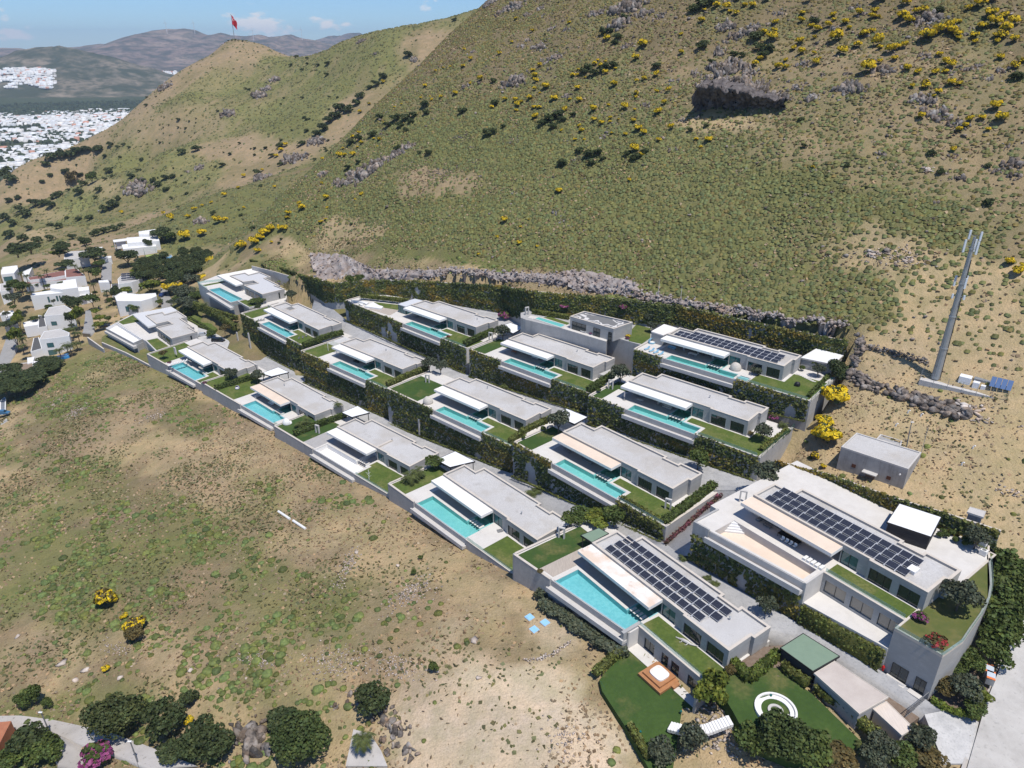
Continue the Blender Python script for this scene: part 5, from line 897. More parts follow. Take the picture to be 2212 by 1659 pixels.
# ---- the overhang with the dark cave
def cave():
    c = march(r(14,330,760)); e = march(r(14,90,770)); f = march(r(14,620,735)); a = np.array([f[0] - e[0],f[1] - e[1]]); L = np.linalg.norm(a); a /= L; n = np.array([a[1],-a[0]]); n = n if n @ (-c[:2]) > 0 else -n   # n points downhill
    nu,nv = 58,22; U,W = np.meshgrid(np.linspace(-.06,1.05,nu),np.linspace(0,1,nv)); Hh = 15.0 * np.clip(1.15 - .75 * U,.25,1) * np.clip((U + .12) * 9,.2,1)
    x = U * L; z = W * Hh; prof = np.interp(W,[0,.12,.35,.62,.78,.9,1],[-1.5,-4.0,-4.2,-1.0,2.4,2.2,-.8]) * np.clip(1.2 - U * .8,.35,1)
    j = (fbm(x.ravel() + 40,z.ravel() * .6 + 9,1.6,4,8).reshape(x.shape) - .5) * 5.4 + (fbm(x.ravel() * 1.6 + 400,z.ravel() * .5,1.0,3,18).reshape(x.shape) - .5) * 1.6
    out = prof + j; zb = np.interp(U,[-.06,0,.5,1.05],[e[2] - .5,e[2] - .5,c[2] - .3,f[2] - .2]); back = np.clip((W - .86) / .14,0,1) * 7
    X = e[0] + a[0] * x + n[0] * (out - back); Y = e[1] + a[1] * x + n[1] * (out - back); Z = zb + z + j * .25
    X,Y,Z = [A_ + g7.normal(0,.38,A_.shape) for A_ in (X,Y,Z)]
    idx = np.arange(nu * nv).reshape(nv,nu); q = np.stack([idx[:-1,:-1],idx[:-1,1:],idx[1:,1:],idx[1:,:-1]],-1).reshape(-1,4)
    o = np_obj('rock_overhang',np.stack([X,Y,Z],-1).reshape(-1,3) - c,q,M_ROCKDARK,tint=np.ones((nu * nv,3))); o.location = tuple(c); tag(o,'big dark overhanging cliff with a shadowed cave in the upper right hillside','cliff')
cave()
for o,q,W in clusters(D_(14,[(150,560,120),(260,540,140),(380,560,140),(480,590,130),(200,440,110),(230,350,90),(300,420,110),(390,440,100),(90,480,70)]),None,'rock_outcrop',g7,tall=1.7): tag(o,'tall weathered crag in the rocks above the dark cave','rock','crags above the cave')
# ---- the cut rock face behind the estate
def rock_band(bot,top,label,seed,depth=1.6,nv=9,per=1.2,m=None):
    nb = int(abs(bot[-1][0] - bot[0][0]) / 6 * 1.0); fx = np.linspace(0,1,nb); B = np.array(bot,float); T_ = np.array(top,float); bx = np.interp(fx,np.linspace(0,1,len(B)),B[:,0]); by = np.interp(bx,B[:,0],B[:,1]); tx = np.interp(fx,np.linspace(0,1,len(T_)),T_[:,0]); ty = np.interp(tx,T_[:,0],T_[:,1])
    P0 = marchN(list(zip(bx,by))); P1 = marchN(list(zip(tx,ty))); ok = [i for i in range(nb) if P0[i] is not None and P1[i] is not None]; P0 = np.array([P0[i] for i in ok]); P1 = np.array([P1[i] for i in ok]); n = len(ok)
    w = np.linspace(0,1,nv)[:,None,None]; G = P0[None] * (1 - w) + P1[None] * w; x,y,z = G[...,0].ravel(),G[...,1].ravel(),G[...,2].ravel(); gz = terr(x,y)
    k = np.linspace(0,1,nv); prof = np.interp(k,[0,.3,.75,.95,1],[-.3,1.6,1.3,.5,-.6]); j = (fbm(x + 77,y + z * 1.7,2.6,4,seed) - .5) * 4.2 + (fbm(x * 2 + 7,y * 2,1.2,3,seed + 5) - .5) * 1.5
    dn = np.array([-SV[0],-SV[1],.55]); V = np.stack([x,y,gz],1) + dn * (np.repeat(prof,n) * depth * .3 + j * np.repeat(np.interp(k,[0,.15,.9,1],[.1,1,1,.2]),n) * .35)[:,None]
    V = V + g7.normal(0,.3,V.shape); idx = np.arange(nv * n).reshape(nv,n); q = np.stack([idx[:-1,:-1],idx[:-1,1:],idx[1:,1:],idx[1:,:-1]],-1).reshape(-1,4); q = np.concatenate([q[:,[0,1,2]],q[:,[0,2,3]]]); k2 = n * 11; i2 = g7.integers(0,len(V),k2); S2 = g7.uniform(.2,.85,(k2,1)) * g7.uniform(.6,1.3,(k2,3)); V2,F2,T2 = merge(HULL,V[i2] + g7.normal(0,.5,(k2,3)),S2,g7.uniform(0,6,k2),tintr(k2,.7,1.3,.06,g7),g7.uniform(-.5,.5,k2),g7)
    o = np_obj('rock_cutting',np.concatenate([V,V2]),np.concatenate([q,F2 + len(V)]),m or M_ROCKCUT,tint=np.concatenate([tintr(len(V),.75,1.2,.05),T2])); tag(o,label,'rock face','cut rock faces behind the estate','thing'); return o
M_ROCKCUT = mat('fresh_cut_rock',(0.42,0.365,0.335),[((0.20,0.17,0.165),0.6,.85),((0.50,0.46,0.42),.3,.7,.5,.68),((0.30,0.20,0.13),.22,.7,.52,.7)],rough=.95,spec=.1,bump=(1.6,1.0,.5),tint=True)
rock_band([(690,606),(760,610),(860,606),(960,600)],[(668,540),(740,545),(800,580),(960,582)],'pale purple-grey cut rock face left of the purple bougainvillea wall',3,2.0)
rock_band([(940,604),(1060,606),(1160,612),(1260,628)],[(960,578),(1060,586),(1150,590),(1240,588)],'brown and grey cut rock face above the middle of the back wall',5,2.0)
rock_band([(1240,630),(1330,640),(1390,645)],[(1215,584),(1260,578),(1380,612)],'tall grey cut rock face right of the middle of the back wall',7,2.6)
rock_band([(1390,650),(1500,668),(1600,690),(1700,712),(1800,730)],[(1380,630),(1480,648),(1580,662),(1700,690),(1830,726)],'low broken rock face above the right end of the back wall',9,1.6)
# ---- dry stone walls and ledges right of the estate
def stone_line(pts,label,s,n,name='dry_stone_wall',mt=None,wob=.6,h=1.0,cat='wall'):
    Q = [march(p) for p in pts]; Q = np.array([q for q in Q if q is not None]); A = resample(Q,n); c = Q[0]; A = A + np.concatenate([g7.normal(0,wob,(n,2)),np.zeros((n,1))],1); A[:,2] = terr(A[:,0],A[:,1]) + g7.uniform(0,h,n); S = np.stack([s * g7.uniform(.6,1.3,n)] * 3,1) * [1,.8,.8]
    V,Fq,T_ = merge(HULL,A - c,S,g7.uniform(0,6.3,n),tintr(n,.65,1.35,.05,g7),g7.uniform(-.4,.4,n),g7); o = np_obj(name,V,Fq,mt or M_ROCK,tint=T_); o.location = tuple(c); tag(o,label,cat,'stone walls and ledges'); return o
stone_line([r(4,820,1045),r(4,1000,1080),r(4,1200,1130),r(4,1390,1185)],'dark dry stone wall running toward the telecom mast',.5,150,wob=.35,h=1.1)
stone_line([r(4,760,960),r(4,800,1030),r(4,760,1110),r(4,700,1200),r(4,700,1280),r(4,830,1350),r(4,980,1400)],'curving rock ledge beside the white roofed garage',1.0,170,'rock_ledge',wob=.8,h=.9,cat='rock')
stone_line([r(4,1060,1440),r(4,1250,1480),r(4,1400,1530),r(4,1560,1580),r(4,1700,1630)],'rock ledge below the telecom mast',1.3,110,'rock_ledge',wob=.9,h=.9,cat='rock')
stone_line([r(10,1185,960),r(10,1290,960),r(10,1400,905),r(10,1480,845)],'short curved pile of pale stones in the dirt below the near pool',.28,90,'stone_row',M_RUBBLE,.25,.4)
def rubble(p,ra,rb,n,s,label,rot=0.0,mt=None,kind=None):
    q = march(p); a = g7.normal(0,.45,(n,2)) * [ra,rb]; ca,sa = math.cos(rot),math.sin(rot); a = np.stack([a[:,0] * ca - a[:,1] * sa,a[:,0] * sa + a[:,1] * ca],1); X = q[0] + a[:,0] * TV[0] + a[:,1] * SV[0]; Y = q[1] + a[:,0] * TV[1] + a[:,1] * SV[1]; Z = terr(X,Y); ss = s * g7.uniform(.4,1.3,n)
    V,Fq,T_ = merge(PEB,np.stack([X,Y,Z + ss * .2],1) - q,np.stack([ss,ss * .8,ss * .7],1),g7.uniform(0,6.3,n),tintr(n,.8,1.3,.04,g7),None,g7); o = np_obj('rubble_heap',V,Fq,mt or M_RUBBLE,tint=T_); o.location = tuple(q); tag(o,label,'rubble',None,'stuff'); return o
for a in [((750,1225),9,2.2,260,.32,'white stone rubble strip left in the dry field',-.9),((890,1280),4,7,300,.34,'white rubble spill right of the rubble strip in the field',.2),((730,1430),9,4,260,.3,'pale rubble scatter among green cushions in the lower field',.4),((860,1440),7,3,200,.3,'pale rubble above the bare dirt patch',.2),((560,1420),8,3,180,.3,'pale stones above the dark round tree',.3),((330,900),6,3,130,.35,'pale stones high in the field near the pale villas',1.0),((120,870),3,9,160,.4,'long pale scree at the left edge of the field',.6),((165,890),4,6,140,.4,'pale scree beside the long scree at the left edge',.8),((250,1400),6,2,80,.3,'stones beside the brown bush in the field',.3),((1560,1570),6,5,260,.55,'rockery of pale stones below the garden stairs',.3),((1215,1600),4,5,120,.35,'stone pile at the edge of the bare dirt',.3),((1950,555),8,4,100,.6,'stones round the white bedrock on the green slope',0)]:
    rubble(*a)
for a in [(r(13,1350,730),9,2.5,220,.5,'white scree above the dark juniper patch',.5),(r(13,1515,1055),6,4,180,.5,'white scree between two dark juniper patches',.2),(r(13,260,855),6,5,150,.6,'white scree on the left spur',.4),(r(13,1105,910),6,4,130,.6,'grey scree below the round dark bush',.3),(r(13,650,1120),14,8,260,.6,'scattered grey stones on the bare tan patch',.2),(r(13,760,890),8,3,120,.6,'stone litter left of the round dark bush',.1)]:
    rubble(*a,mt=M_ROCK)

# ---------------------------------------------------------------- shrubs
BR = D_(13,[(1130,132,22),(1235,210,28),(1475,155,22),(1105,280,20),(1022,355,28),(838,392,26),(790,438,28),(795,330,20),(610,465,18),(900,525,36),(738,617,30),(540,568,24),(585,655,18),(645,640,22),(515,640,18),(575,635,14),(180,680,20),(345,700,14),(390,680,14),(660,445,14),(705,438,14),(835,550,18),(1240,468,28),(1250,505,36),(1258,538,36),(1285,435,30),(1252,590,26),(1285,610,16),(1322,580,50),(1375,655,44),(1220,652,32),(1125,662,34),(1165,672,26),(1060,655,30),(1140,695,36),(1132,725,24),(975,708,26),(1248,708,30),(1280,710,28),(1528,585,32),(1540,665,34),(1480,655,22),(1445,728,36),(1425,855,20),(1255,770,40),(1765,565,40),(1632,730,46),(1730,690,22),(1835,712,44),(1900,720,20),(1910,618,30),(1908,640,24),(2040,605,26),(2118,600,34),(2050,745,46),(1635,790,36),(1685,812,34),(1742,778,24),(1738,800,20),(1795,780,14),(1892,795,34),(1555,862,34),(1540,825,22),(1512,915,22),(1572,915,18),(1920,855,44),(1955,875,40),(1750,872,18),(1840,880,26),(2055,920,32),(2135,842,38),(1895,990,56),(1945,1018,34),(1865,1178,26),(1410,1255,40),(1055,1445,40),(1045,1420,20),(1010,1545,22),(1152,1590,32),(1270,1605,22),(890,1655,24),(1215,1428,14),(1160,1478,16),(1905,395,44),(1950,315,56),(1640,428,30),(1680,440,34),(1710,485,36),(1710,412,20),(1535,460,18),(1498,505,30),(1528,498,24),(1580,508,14),(1775,455,22),(1660,402,18),(1720,265,40),(2038,500,36),(1960,525,30),(1910,535,24),(2090,682,32),(2200,235,24),(2200,355,30),(270,540,22),(278,805,18),(345,780,18),(115,870,26),(75,895,26),(130,937,24),(20,1018,28),(75,1015,34),(245,915,26),(210,905,16),(235,955,14),(105,960,18),(130,1270,28),(90,1300,16),(120,735,22),(10,970,16)]) + \
     D_(14,[(1280,18,60),(1438,42,46),(1240,95,40),(1228,125,40),(1265,122,26),(1140,105,42),(1510,92,36),(1560,82,36),(1418,132,56),(1458,160,56),(775,100,30),(765,150,36),(870,208,42),(830,185,34),(940,180,36),(1050,162,36),(970,115,34),(978,140,22),(1005,235,46),(965,250,30),(985,278,62),(1175,242,50),(1075,195,26),(1225,215,34),(1268,268,42),(1258,302,56),(1278,322,30),(1128,312,42),(1030,358,56),(755,290,46),(715,328,34),(765,358,42),(848,358,24),(850,255,24),(860,425,38),(890,385,16),(575,268,64),(525,228,34),(590,212,32),(600,165,34),(450,55,36),(400,50,30),(350,12,34),(280,72,44),(305,90,26),(215,55,40),(120,148,38),(65,62,24),(140,75,20),(345,100,30),(545,10,40),(810,18,34),(500,395,34),(525,312,22),(615,450,44),(665,455,32),(465,432,36),(665,402,26),(1345,350,56),(1390,325,36),(1430,315,40),(1370,395,34),(1212,422,36),(1275,415,26),(1192,478,70),(1450,468,42),(1518,485,36),(1630,488,40),(1580,270,76),(1650,228,60),(1725,205,56),(1740,232,56),(1778,250,40),(1785,265,30),(1660,370,34),(1700,420,36),(1735,442,50),(1700,480,36),(1735,560,40),(1785,560,38),(1650,612,36),(1570,545,36),(1570,578,42),(1625,635,20),(1485,572,26),(1785,158,30),(1990,120,56),(2075,125,46),(2135,175,50),(1920,60,56),(2010,18,46),(1845,75,36),(1940,195,40),(1925,178,30),(2010,178,64),(2085,225,56),(2025,248,34),(2065,258,46),(2140,280,40),(2035,285,28),(1885,255,40),(1890,285,30),(2055,390,36),(2145,450,46),(2205,410,30),(2020,720,52),(1935,780,36),(1825,832,34),(1785,855,34),(2055,798,56),(1975,852,26),(1855,795,36),(1540,775,40),(165,925,44),(85,915,26),(115,965,22),(1750,985,34),(840,1095,26)]) + \
     D_(12,[(1455,1275,30),(1580,1150,24),(1545,1225,20),(1700,1110,20),(1260,1370,34),(1310,1340,20),(1370,1320,20),(790,1385,24),(1060,1390,20),(1110,1430,40),(1220,1415,30),(2115,1298,40),(1940,1330,26),(1957,1365,40),(1870,1395,36),(1860,1420,30),(2120,1355,18),(1755,1505,50),(1715,1535,60),(1690,1560,50),(1650,1590,60),(1820,1500,40),(1850,1490,36),(1570,1620,60),(1670,1640,40),(1760,1575,20),(2080,1450,30),(2110,1430,20),(1410,1450,50),(1460,1440,34),(1200,1560,60),(1310,1530,50),(1820,985,30),(1850,950,26),(1790,1020,26),(2090,1040,20),(2200,1020,40),(2085,1195,20),(1780,1220,20),(1580,1355,20),(1540,1610,40),(1740,1520,34)]) + \
     D_(4,[(2075,320,60),(2150,405,80),(2200,345,50),(540,1550,190)]) + D_(5,[(460,190,130),(480,330,210),(420,290,120),(380,460,70),(460,540,50)]) + D_(15,[(690,610,110),(690,1030,40),(1230,1370,50),(885,775,110),(810,690,40)])
def bush(kind,name,p,w,q,label,cat,group,ha=.85,i=None):
    W = w / F * np.linalg.norm(q - [0,0,ZC]); h = W * ha * random.uniform(.85,1.15); return plant(kind,q,h,W * 1.0,label,cat,name,group,i=i,sink=.06)
for (p,w),q in zip(BR,marchN([p for p,w in BR])):
    if q is None: continue
    W = w / F * np.linalg.norm(q - [0,0,ZC]); sz = 'large' if W > 6 else 'small' if W < 3.2 else 'mid-sized'
    bush('broom','broom_bush',p,w * 1.05,q,'%s yellow flowering broom bush %s' % (sz,where(q)),'bush','yellow broom bushes',.9,i=2 if p[0] == r(15,885,775)[0] else random.randrange(2) if random.random() < .8 else 2)
DB = D_(13,[(1570,480,70),(1630,495,70),(1600,460,60),(1710,450,60),(1760,440,60),(1690,470,50),(1300,820,70),(1350,790,80),(1400,770,80),(1430,790,60),(1370,840,60),(1540,990,60),(1600,1020,80),(1660,1010,70),(1690,1040,50),(1620,1070,60),(1430,1075,80),(1850,1010,60),(1900,1040,70),(1960,1000,60),(960,880,90),(985,870,60),(540,695,66),(420,780,70),(350,790,70),(470,760,60),(300,830,60),(250,770,60),(550,745,50),(380,830,60),(450,800,50),(780,740,66),(990,690,60),(200,885,60),(565,1005,50),(508,1000,36),(360,975,50),(2040,445,60),(1840,130,60),(1700,225,60),(1740,215,50),(1790,260,60),(1770,290,50),(730,138,36),(990,535,46),(270,510,56),(225,560,60),(120,640,60),(40,730,70),(100,680,60),(180,580,40),(430,370,60),(60,940,60),(110,915,60),(40,1100,50),(1320,230,20),(110,1060,40),(1500,760,50),(1050,830,40),(420,855,40)]) + D_(14,[(70,85,80),(130,60,90),(175,40,60),(475,265,80),(500,330,80),(550,345,80),(520,380,70),(330,365,56),(385,370,50),(190,430,60),(850,155,60),(115,325,70),(140,300,50),(765,790,44),(1975,1330,60),(2160,520,80),(1665,1130,50),(150,825,36),(785,960,40),(1060,1085,36),(45,855,40),(1610,1010,50),(1975,1090,40),(1660,85,50),(930,1150,26),(1190,1220,22),(1040,1245,24)])
VB = D_(12,[(1885,430,26),(1925,375,26),(1990,388,24),(2060,428,26),(2120,425,40),(1958,462,26),(2118,492,36),(1990,420,22),(1645,612,24),(1590,580,22),(1125,475,24),(1165,455,14),(950,637,18),(1010,630,14),(945,690,26),(905,855,22),(715,950,40),(800,945,28),(760,960,24),(470,975,26),(605,980,20),(1185,1000,54),(1270,980,54),(1300,960,20),(1440,1080,44),(1225,790,14),(1270,770,12),(1155,828,16),(1490,735,26),(1410,725,22),(1985,855,34),(1960,940,50),(1815,960,50),(1760,1020,40),(1815,1075,40),(1670,1130,50),(2050,880,60),(2090,850,70),(2130,800,70),(2170,770,80),(2195,730,80),(1650,1010,20),(1720,965,26),(1490,1005,26),(710,1120,50),(680,1020,30),(330,1145,30),(275,1185,30),(420,1125,40),(440,1105,20),(540,1205,50),(640,1245,46),(520,1145,40),(680,1165,30),(680,1370,60),(735,1350,70),(765,1300,40),(850,1155,50),(1025,1210,50),(885,1245,44),(1075,1240,44),(990,1180,40),(930,1180,30),(1070,1165,50),(1120,1155,40),(1200,1190,26),(1110,1290,24),(1210,1260,24),(230,1340,70),(280,1335,60),(330,1350,60),(370,1280,60),(170,1405,60),(85,1460,50),(30,1150,80),(80,1180,70),(30,1430,60),(130,1370,50),(190,1490,40),(240,1435,20),(340,1040,70),(400,1025,70),(460,1020,70),(510,1000,60),(560,985,60),(300,1075,50),(640,990,60),(385,1480,50),(325,1470,40),(470,1550,50),(620,1530,60),(680,1510,60),(740,1495,60),(790,1480,50),(580,1430,50),(510,1430,40),(510,1260,60),(490,850,22),(435,1420,26),(1480,270,14),(1505,268,14),(1525,268,16),(1545,268,14),(1572,270,14),(1920,375,30),(605,815,30),(115,1290,40),(60,1310,40),(150,1560,60),(60,1540,60),(250,1580,60),(100,1620,70),(330,1560,50),(560,1590,60),(410,1640,60),(1640,1490,40),(1380,1390,40),(1560,1400,30)])
rb = np.random.default_rng(5); extra = [((float(x),float(y)),float(w)) for x,y,w in zip(rb.uniform(0,760,150),rb.uniform(190,545,150),rb.uniform(3,9,150)) if y > 400 - x * .42 + 20 and y < 560 and y > 108 + max(0,500 - x) * .5]
for L,grp in ((DB,'dark evergreen shrubs of the big hillside'),(VB,'dark evergreen shrubs of the valley'),(extra,'small shrubs dotted over the valley')):
    for (p,w),q in zip(L,marchN([p for p,w in L])):
        if q is None: continue
        W = w / F * np.linalg.norm(q - [0,0,ZC]); bush('scrub' if random.random() < .75 else 'dark','evergreen_shrub',p,w,q,'%s dark green shrub %s' % ('large' if W > 7 else 'small' if W < 3.5 else 'mid-sized',where(q)),'shrub',grp,.62)
for (x,y,w,kd,lb) in [(600,1160,60,'green','tall pale tree by the hut in the valley'),(470,1170,70,'brown','wide brownish tree left of the hut in the valley')]:
    q = march(r(12,x,y + 30)); W = w / 3 / F * np.linalg.norm(q - [0,0,ZC]); plant(kd,q,W * 1.1,W,lb,'tree','valley_tree','trees of the valley')

# ---------------------------------------------------------------- ground cover nobody could count
def dome(k,rings,seed,h=.75):
    g = np.random.default_rng(seed); V = []; Fq = []
    for i in range(rings):
        a = i / rings * math.pi / 2
        for j in range(k): t = 2 * math.pi * (j + .5 * (i % 2)) / k; q = math.cos(a) * g.uniform(.8,1.15); V.append((q * math.cos(t),q * math.sin(t),(math.sin(a) * h * g.uniform(.8,1.2)) - (.25 if i == 0 else 0)))
    V.append((0,0,h)); top = len(V) - 1
    for i in range(rings - 1):
        for j in range(k): a,b,c,d = i * k + j,i * k + (j + 1) % k,(i + 1) * k + (j + 1) % k,(i + 1) * k + j; Fq += [(a,b,c),(a,c,d)]
    for j in range(k): Fq.append(((rings - 1) * k + j,(rings - 1) * k + (j + 1) % k,top))
    return np.array(V),np.array(Fq)
L_CUSH = leafmat('cushion_scrub',(0.175,0.175,0.07),(0.13,0.135,0.055),.9,.1); L_CUSH2 = leafmat('spurge_cushion',(0.175,0.205,0.055),(0.115,0.14,0.045),2.2,.1); L_STRAW = leafmat('straw',(0.42,0.31,0.19),(0.28,0.20,0.125),.6,.2)
gs = np.random.default_rng(99)
def bear_(px,rg): d = ray(px,250); k = rg / math.hypot(d[0],d[1]); return d[0] * k,d[1] * k
def in_est(x,y,grow=0): return in_poly(x,y,EST)
def scatter(n,smin,smax,tmin,tmax): s = gs.uniform(smin,smax,n); t = gs.uniform(tmin,tmax,n); return s * SV[0] + t * TV[0],s * SV[1] + t * TV[1]
def visible(x,y,z,pad=40):
    fw_ = y * CP - (z - ZC) * SP; up = y * SP + (z - ZC) * CP; px = 1106 + F * x / fw_; py = 829.5 - F * up / fw_; return (px > -pad) & (px < 2212 + pad) & (py > -pad) & (py < 1659 + pad)
# cushions of the big hillside
x,y = scatter(120000,202,440,-440,40); z = terr(x,y); c = ground_colour(x,y,z); gr = (c[:,1] - c[:,0] * .78) * 22; m1 = visible(x,y,z) & ~in_est(x,y) & (gs.uniform(0,1,len(x)) < np.clip(.26 + gr,.22,.9) * np.where(st(x,y)[0] > 300,.8,1)); x,y,z = x[m1],y[m1],z[m1]; print('hill cushions',len(x))
sz = gs.uniform(.45,1.05,len(x)); V,Fq,T_ = merge([dome(6,2,i) for i in range(5)],np.stack([x,y,z],1),np.stack([sz,sz,sz * .8],1),gs.uniform(0,6.3,len(x)),tintr(len(x),.55,1.3,.14,gs) * np.where((gs.uniform(0,1,len(x)) < np.clip((st(x,y)[0] - 250) / 130,.12,.75))[:,None],[[1.12,.92,.78]],[[1,1.04,.9]]),None,gs)
o = np_obj('cushion_scrub',V,Fq,L_CUSH,tint=T_); tag(o,'low green cushion scrub carpeting the big hillside','scrub',kind='stuff')
# field: spurge cushions in drifts
x,y = scatter(110000,-70,200,-330,30); z = terr(x,y); m1 = visible(x,y,z) & ~in_est(x,y); x,y,z = x[m1],y[m1],z[m1]; band = fbm(*[v for v in (st(x,y)[1],st(x,y)[0] * 2.6)],46,4,51); cl = fbm(x,y,7,3,61); c = ground_colour(x,y,z); gr = (c[:,1] - c[:,0] * .78) * 20; m1 = gs.uniform(0,1,len(x)) < (np.clip((band - .42) * 4,0,1) * np.clip((cl - .42) * 6,0,1) * np.clip((-5 - x) / 50,.02,1) * .45 + np.clip(gr,0,.5) * np.clip((cl - .46) * 5,0,1) * .7) * np.where(np.hypot(x + 4,y - 88) < 20,0,1) + .006; x,y,z = x[m1],y[m1],z[m1]; print('field cushions',len(x))
sz = gs.uniform(.3,.95,len(x)) * np.where(gs.uniform(0,1,len(x)) < .15,1.35,.85); V,Fq,T_ = merge([dome(9,4,i + 20,.8) for i in range(5)],np.stack([x,y,z],1),np.stack([sz,sz,sz * .8],1),gs.uniform(0,6.3,len(x)),tintr(len(x),.55,1.3,.14,gs),None,gs); T_ = T_ * gs.uniform(.72,1.25,(len(T_),1))
o = np_obj('spurge_cushions',V,Fq,L_CUSH2,tint=T_); tag(o,'rounded green spurge cushions spread through the dry field','scrub',kind='stuff')
# weeds, straw and litter leaves
def litter(n,box,size,mt,nm,lb,dens,tl=(.6,1.35)):
    x,y = scatter(n,*box); z = terr(x,y); m1 = visible(x,y,z) & ~in_est(x,y) & (gs.uniform(0,1,len(x)) < dens(x,y)); x,y,z = x[m1],y[m1],z[m1]; P = np.stack([x,y,z + size * .3],1); V,Fq = leaf_quads(P,gs.uniform(.4,1.5,len(x)) * size,np.repeat([[0,0,1.0]],len(x),0),.9,gs); o = np_obj(nm,V,Fq,mt,tint=rep4(tintr(len(x),*tl,.1,gs))); tag(o,lb,'grass',kind='stuff'); print(nm,len(x))
litter(150000,(-70,205,-330,40),.42,L_STRAW,'dry_grass','dry straw coloured grass tufts across the field',lambda x,y: np.clip((fbm(x,y,11,3,71) - .38) * 4,.15,1) * np.where(np.hypot(x + 6,y - 88) < 15,.1,1))
litter(170000,(-70,205,-330,20),.5,leafmat('weed_leaf',(0.15,0.165,0.065),(0.21,0.185,0.09),.4),'weeds','grey green weeds growing through the dry field',lambda x,y: np.clip((fbm(x,y,14,4,81) - .47) * 5,0,1) * np.clip((10 - x) / 60,.25,1))
litter(60000,(200,430,-430,40),.7,L_STRAW,'dry_hill_grass','dry grass between the scrub of the big hillside',lambda x,y: np.clip((fbm(x,y,16,3,91) - .42) * 4,.1,1))
x,y = np.array([bear_(p,q) for p,q in zip(gs.uniform(-40,1060,42000),np.sqrt(gs.uniform(380 ** 2,1120 ** 2,42000)))]).T; z = terr(x,y); c = ground_colour(x,y,z); gr = (c[:,1] - c[:,0] * .78) * 14; s_,t_ = st(x,y); m1 = visible(x,y,z) & ~in_est(x,y) & (gs.uniform(0,1,len(x)) < np.clip(.12 + gr,.1,.8)) & ~((s_ > 202) & (t_ > -400) & (np.hypot(x,y) < 620)); x,y,z = x[m1],y[m1],z[m1]; sz = gs.uniform(.5,1.6,len(x)); V,Fq,T_ = merge([dome(5,2,i + 90) for i in range(4)],np.stack([x,y,z],1),np.stack([sz,sz,sz * .8],1),gs.uniform(0,6.3,len(x)),tintr(len(x),.55,1.3,.14,gs),None,gs); o = np_obj('valley_scrub',V,Fq,L_CUSH,tint=T_); tag(o,'low scrub and tufts over the valley and the flag hill','scrub',kind='stuff'); print('valley scrub',len(x))
# loose stones of the hill
x,y = scatter(60000,200,440,-440,40); z = terr(x,y); s_,t_ = st(x,y); nz = fbm(x,y,26,3,12); m1 = visible(x,y,z) & ~in_est(x,y) & (gs.uniform(0,1,len(x)) < np.clip((nz - .43) * 1.8,.03,.8) * np.clip((s_ - 235) / 120,.06,1) + .02); x,y,z = x[m1],y[m1],z[m1]; print('stones',len(x)); sz = np.clip(gs.lognormal(-1.0,.6,len(x)),.15,1.9)
V,Fq,T_ = merge(PEB,np.stack([x,y,z + sz * .2],1),np.stack([sz,sz * .8,sz * .75],1),gs.uniform(0,6.3,len(x)),tintr(len(x),.7,1.4,.05,gs),None,gs); o = np_obj('hillside_stones',V,Fq,M_ROCK,tint=T_); tag(o,'small loose grey stones strewn over the big hillside','stones',kind='stuff')
# ---------------------------------------------------------------- village on the left
M_VWHITE = mat('village_white_wall',(0.78,0.78,0.77),[((0.70,0.69,0.67),.3,.5)],rough=.8); M_VROOF = mat('village_flat_roof',(0.50,0.48,0.455),[((0.40,0.385,0.37),.5,.6)],rough=.95); M_SLATE = mat('dark_pitched_roof',(0.09,0.088,0.088),[((0.13,.13,.13),1.0,.5)],rough=.8); M_RED = mat('dull_red_roof',(0.25,0.115,0.095),[((0.17,0.085,0.07),.8,.6)],rough=.9); M_BROWNROOF = mat('brown_roof',(0.27,0.205,0.15),[((0.21,.16,.12),1,.6)],rough=.9); M_FSTONE = mat('fieldstone',(0.17,0.15,0.135),[((0.09,0.08,0.075),1.5,.8),((0.27,.24,.21),2.2,.5,.5,.7)],rough=.95); M_GREENGLASS = mat('green_glass',(0.02,0.13,0.115),rough=.15,spec=.6)
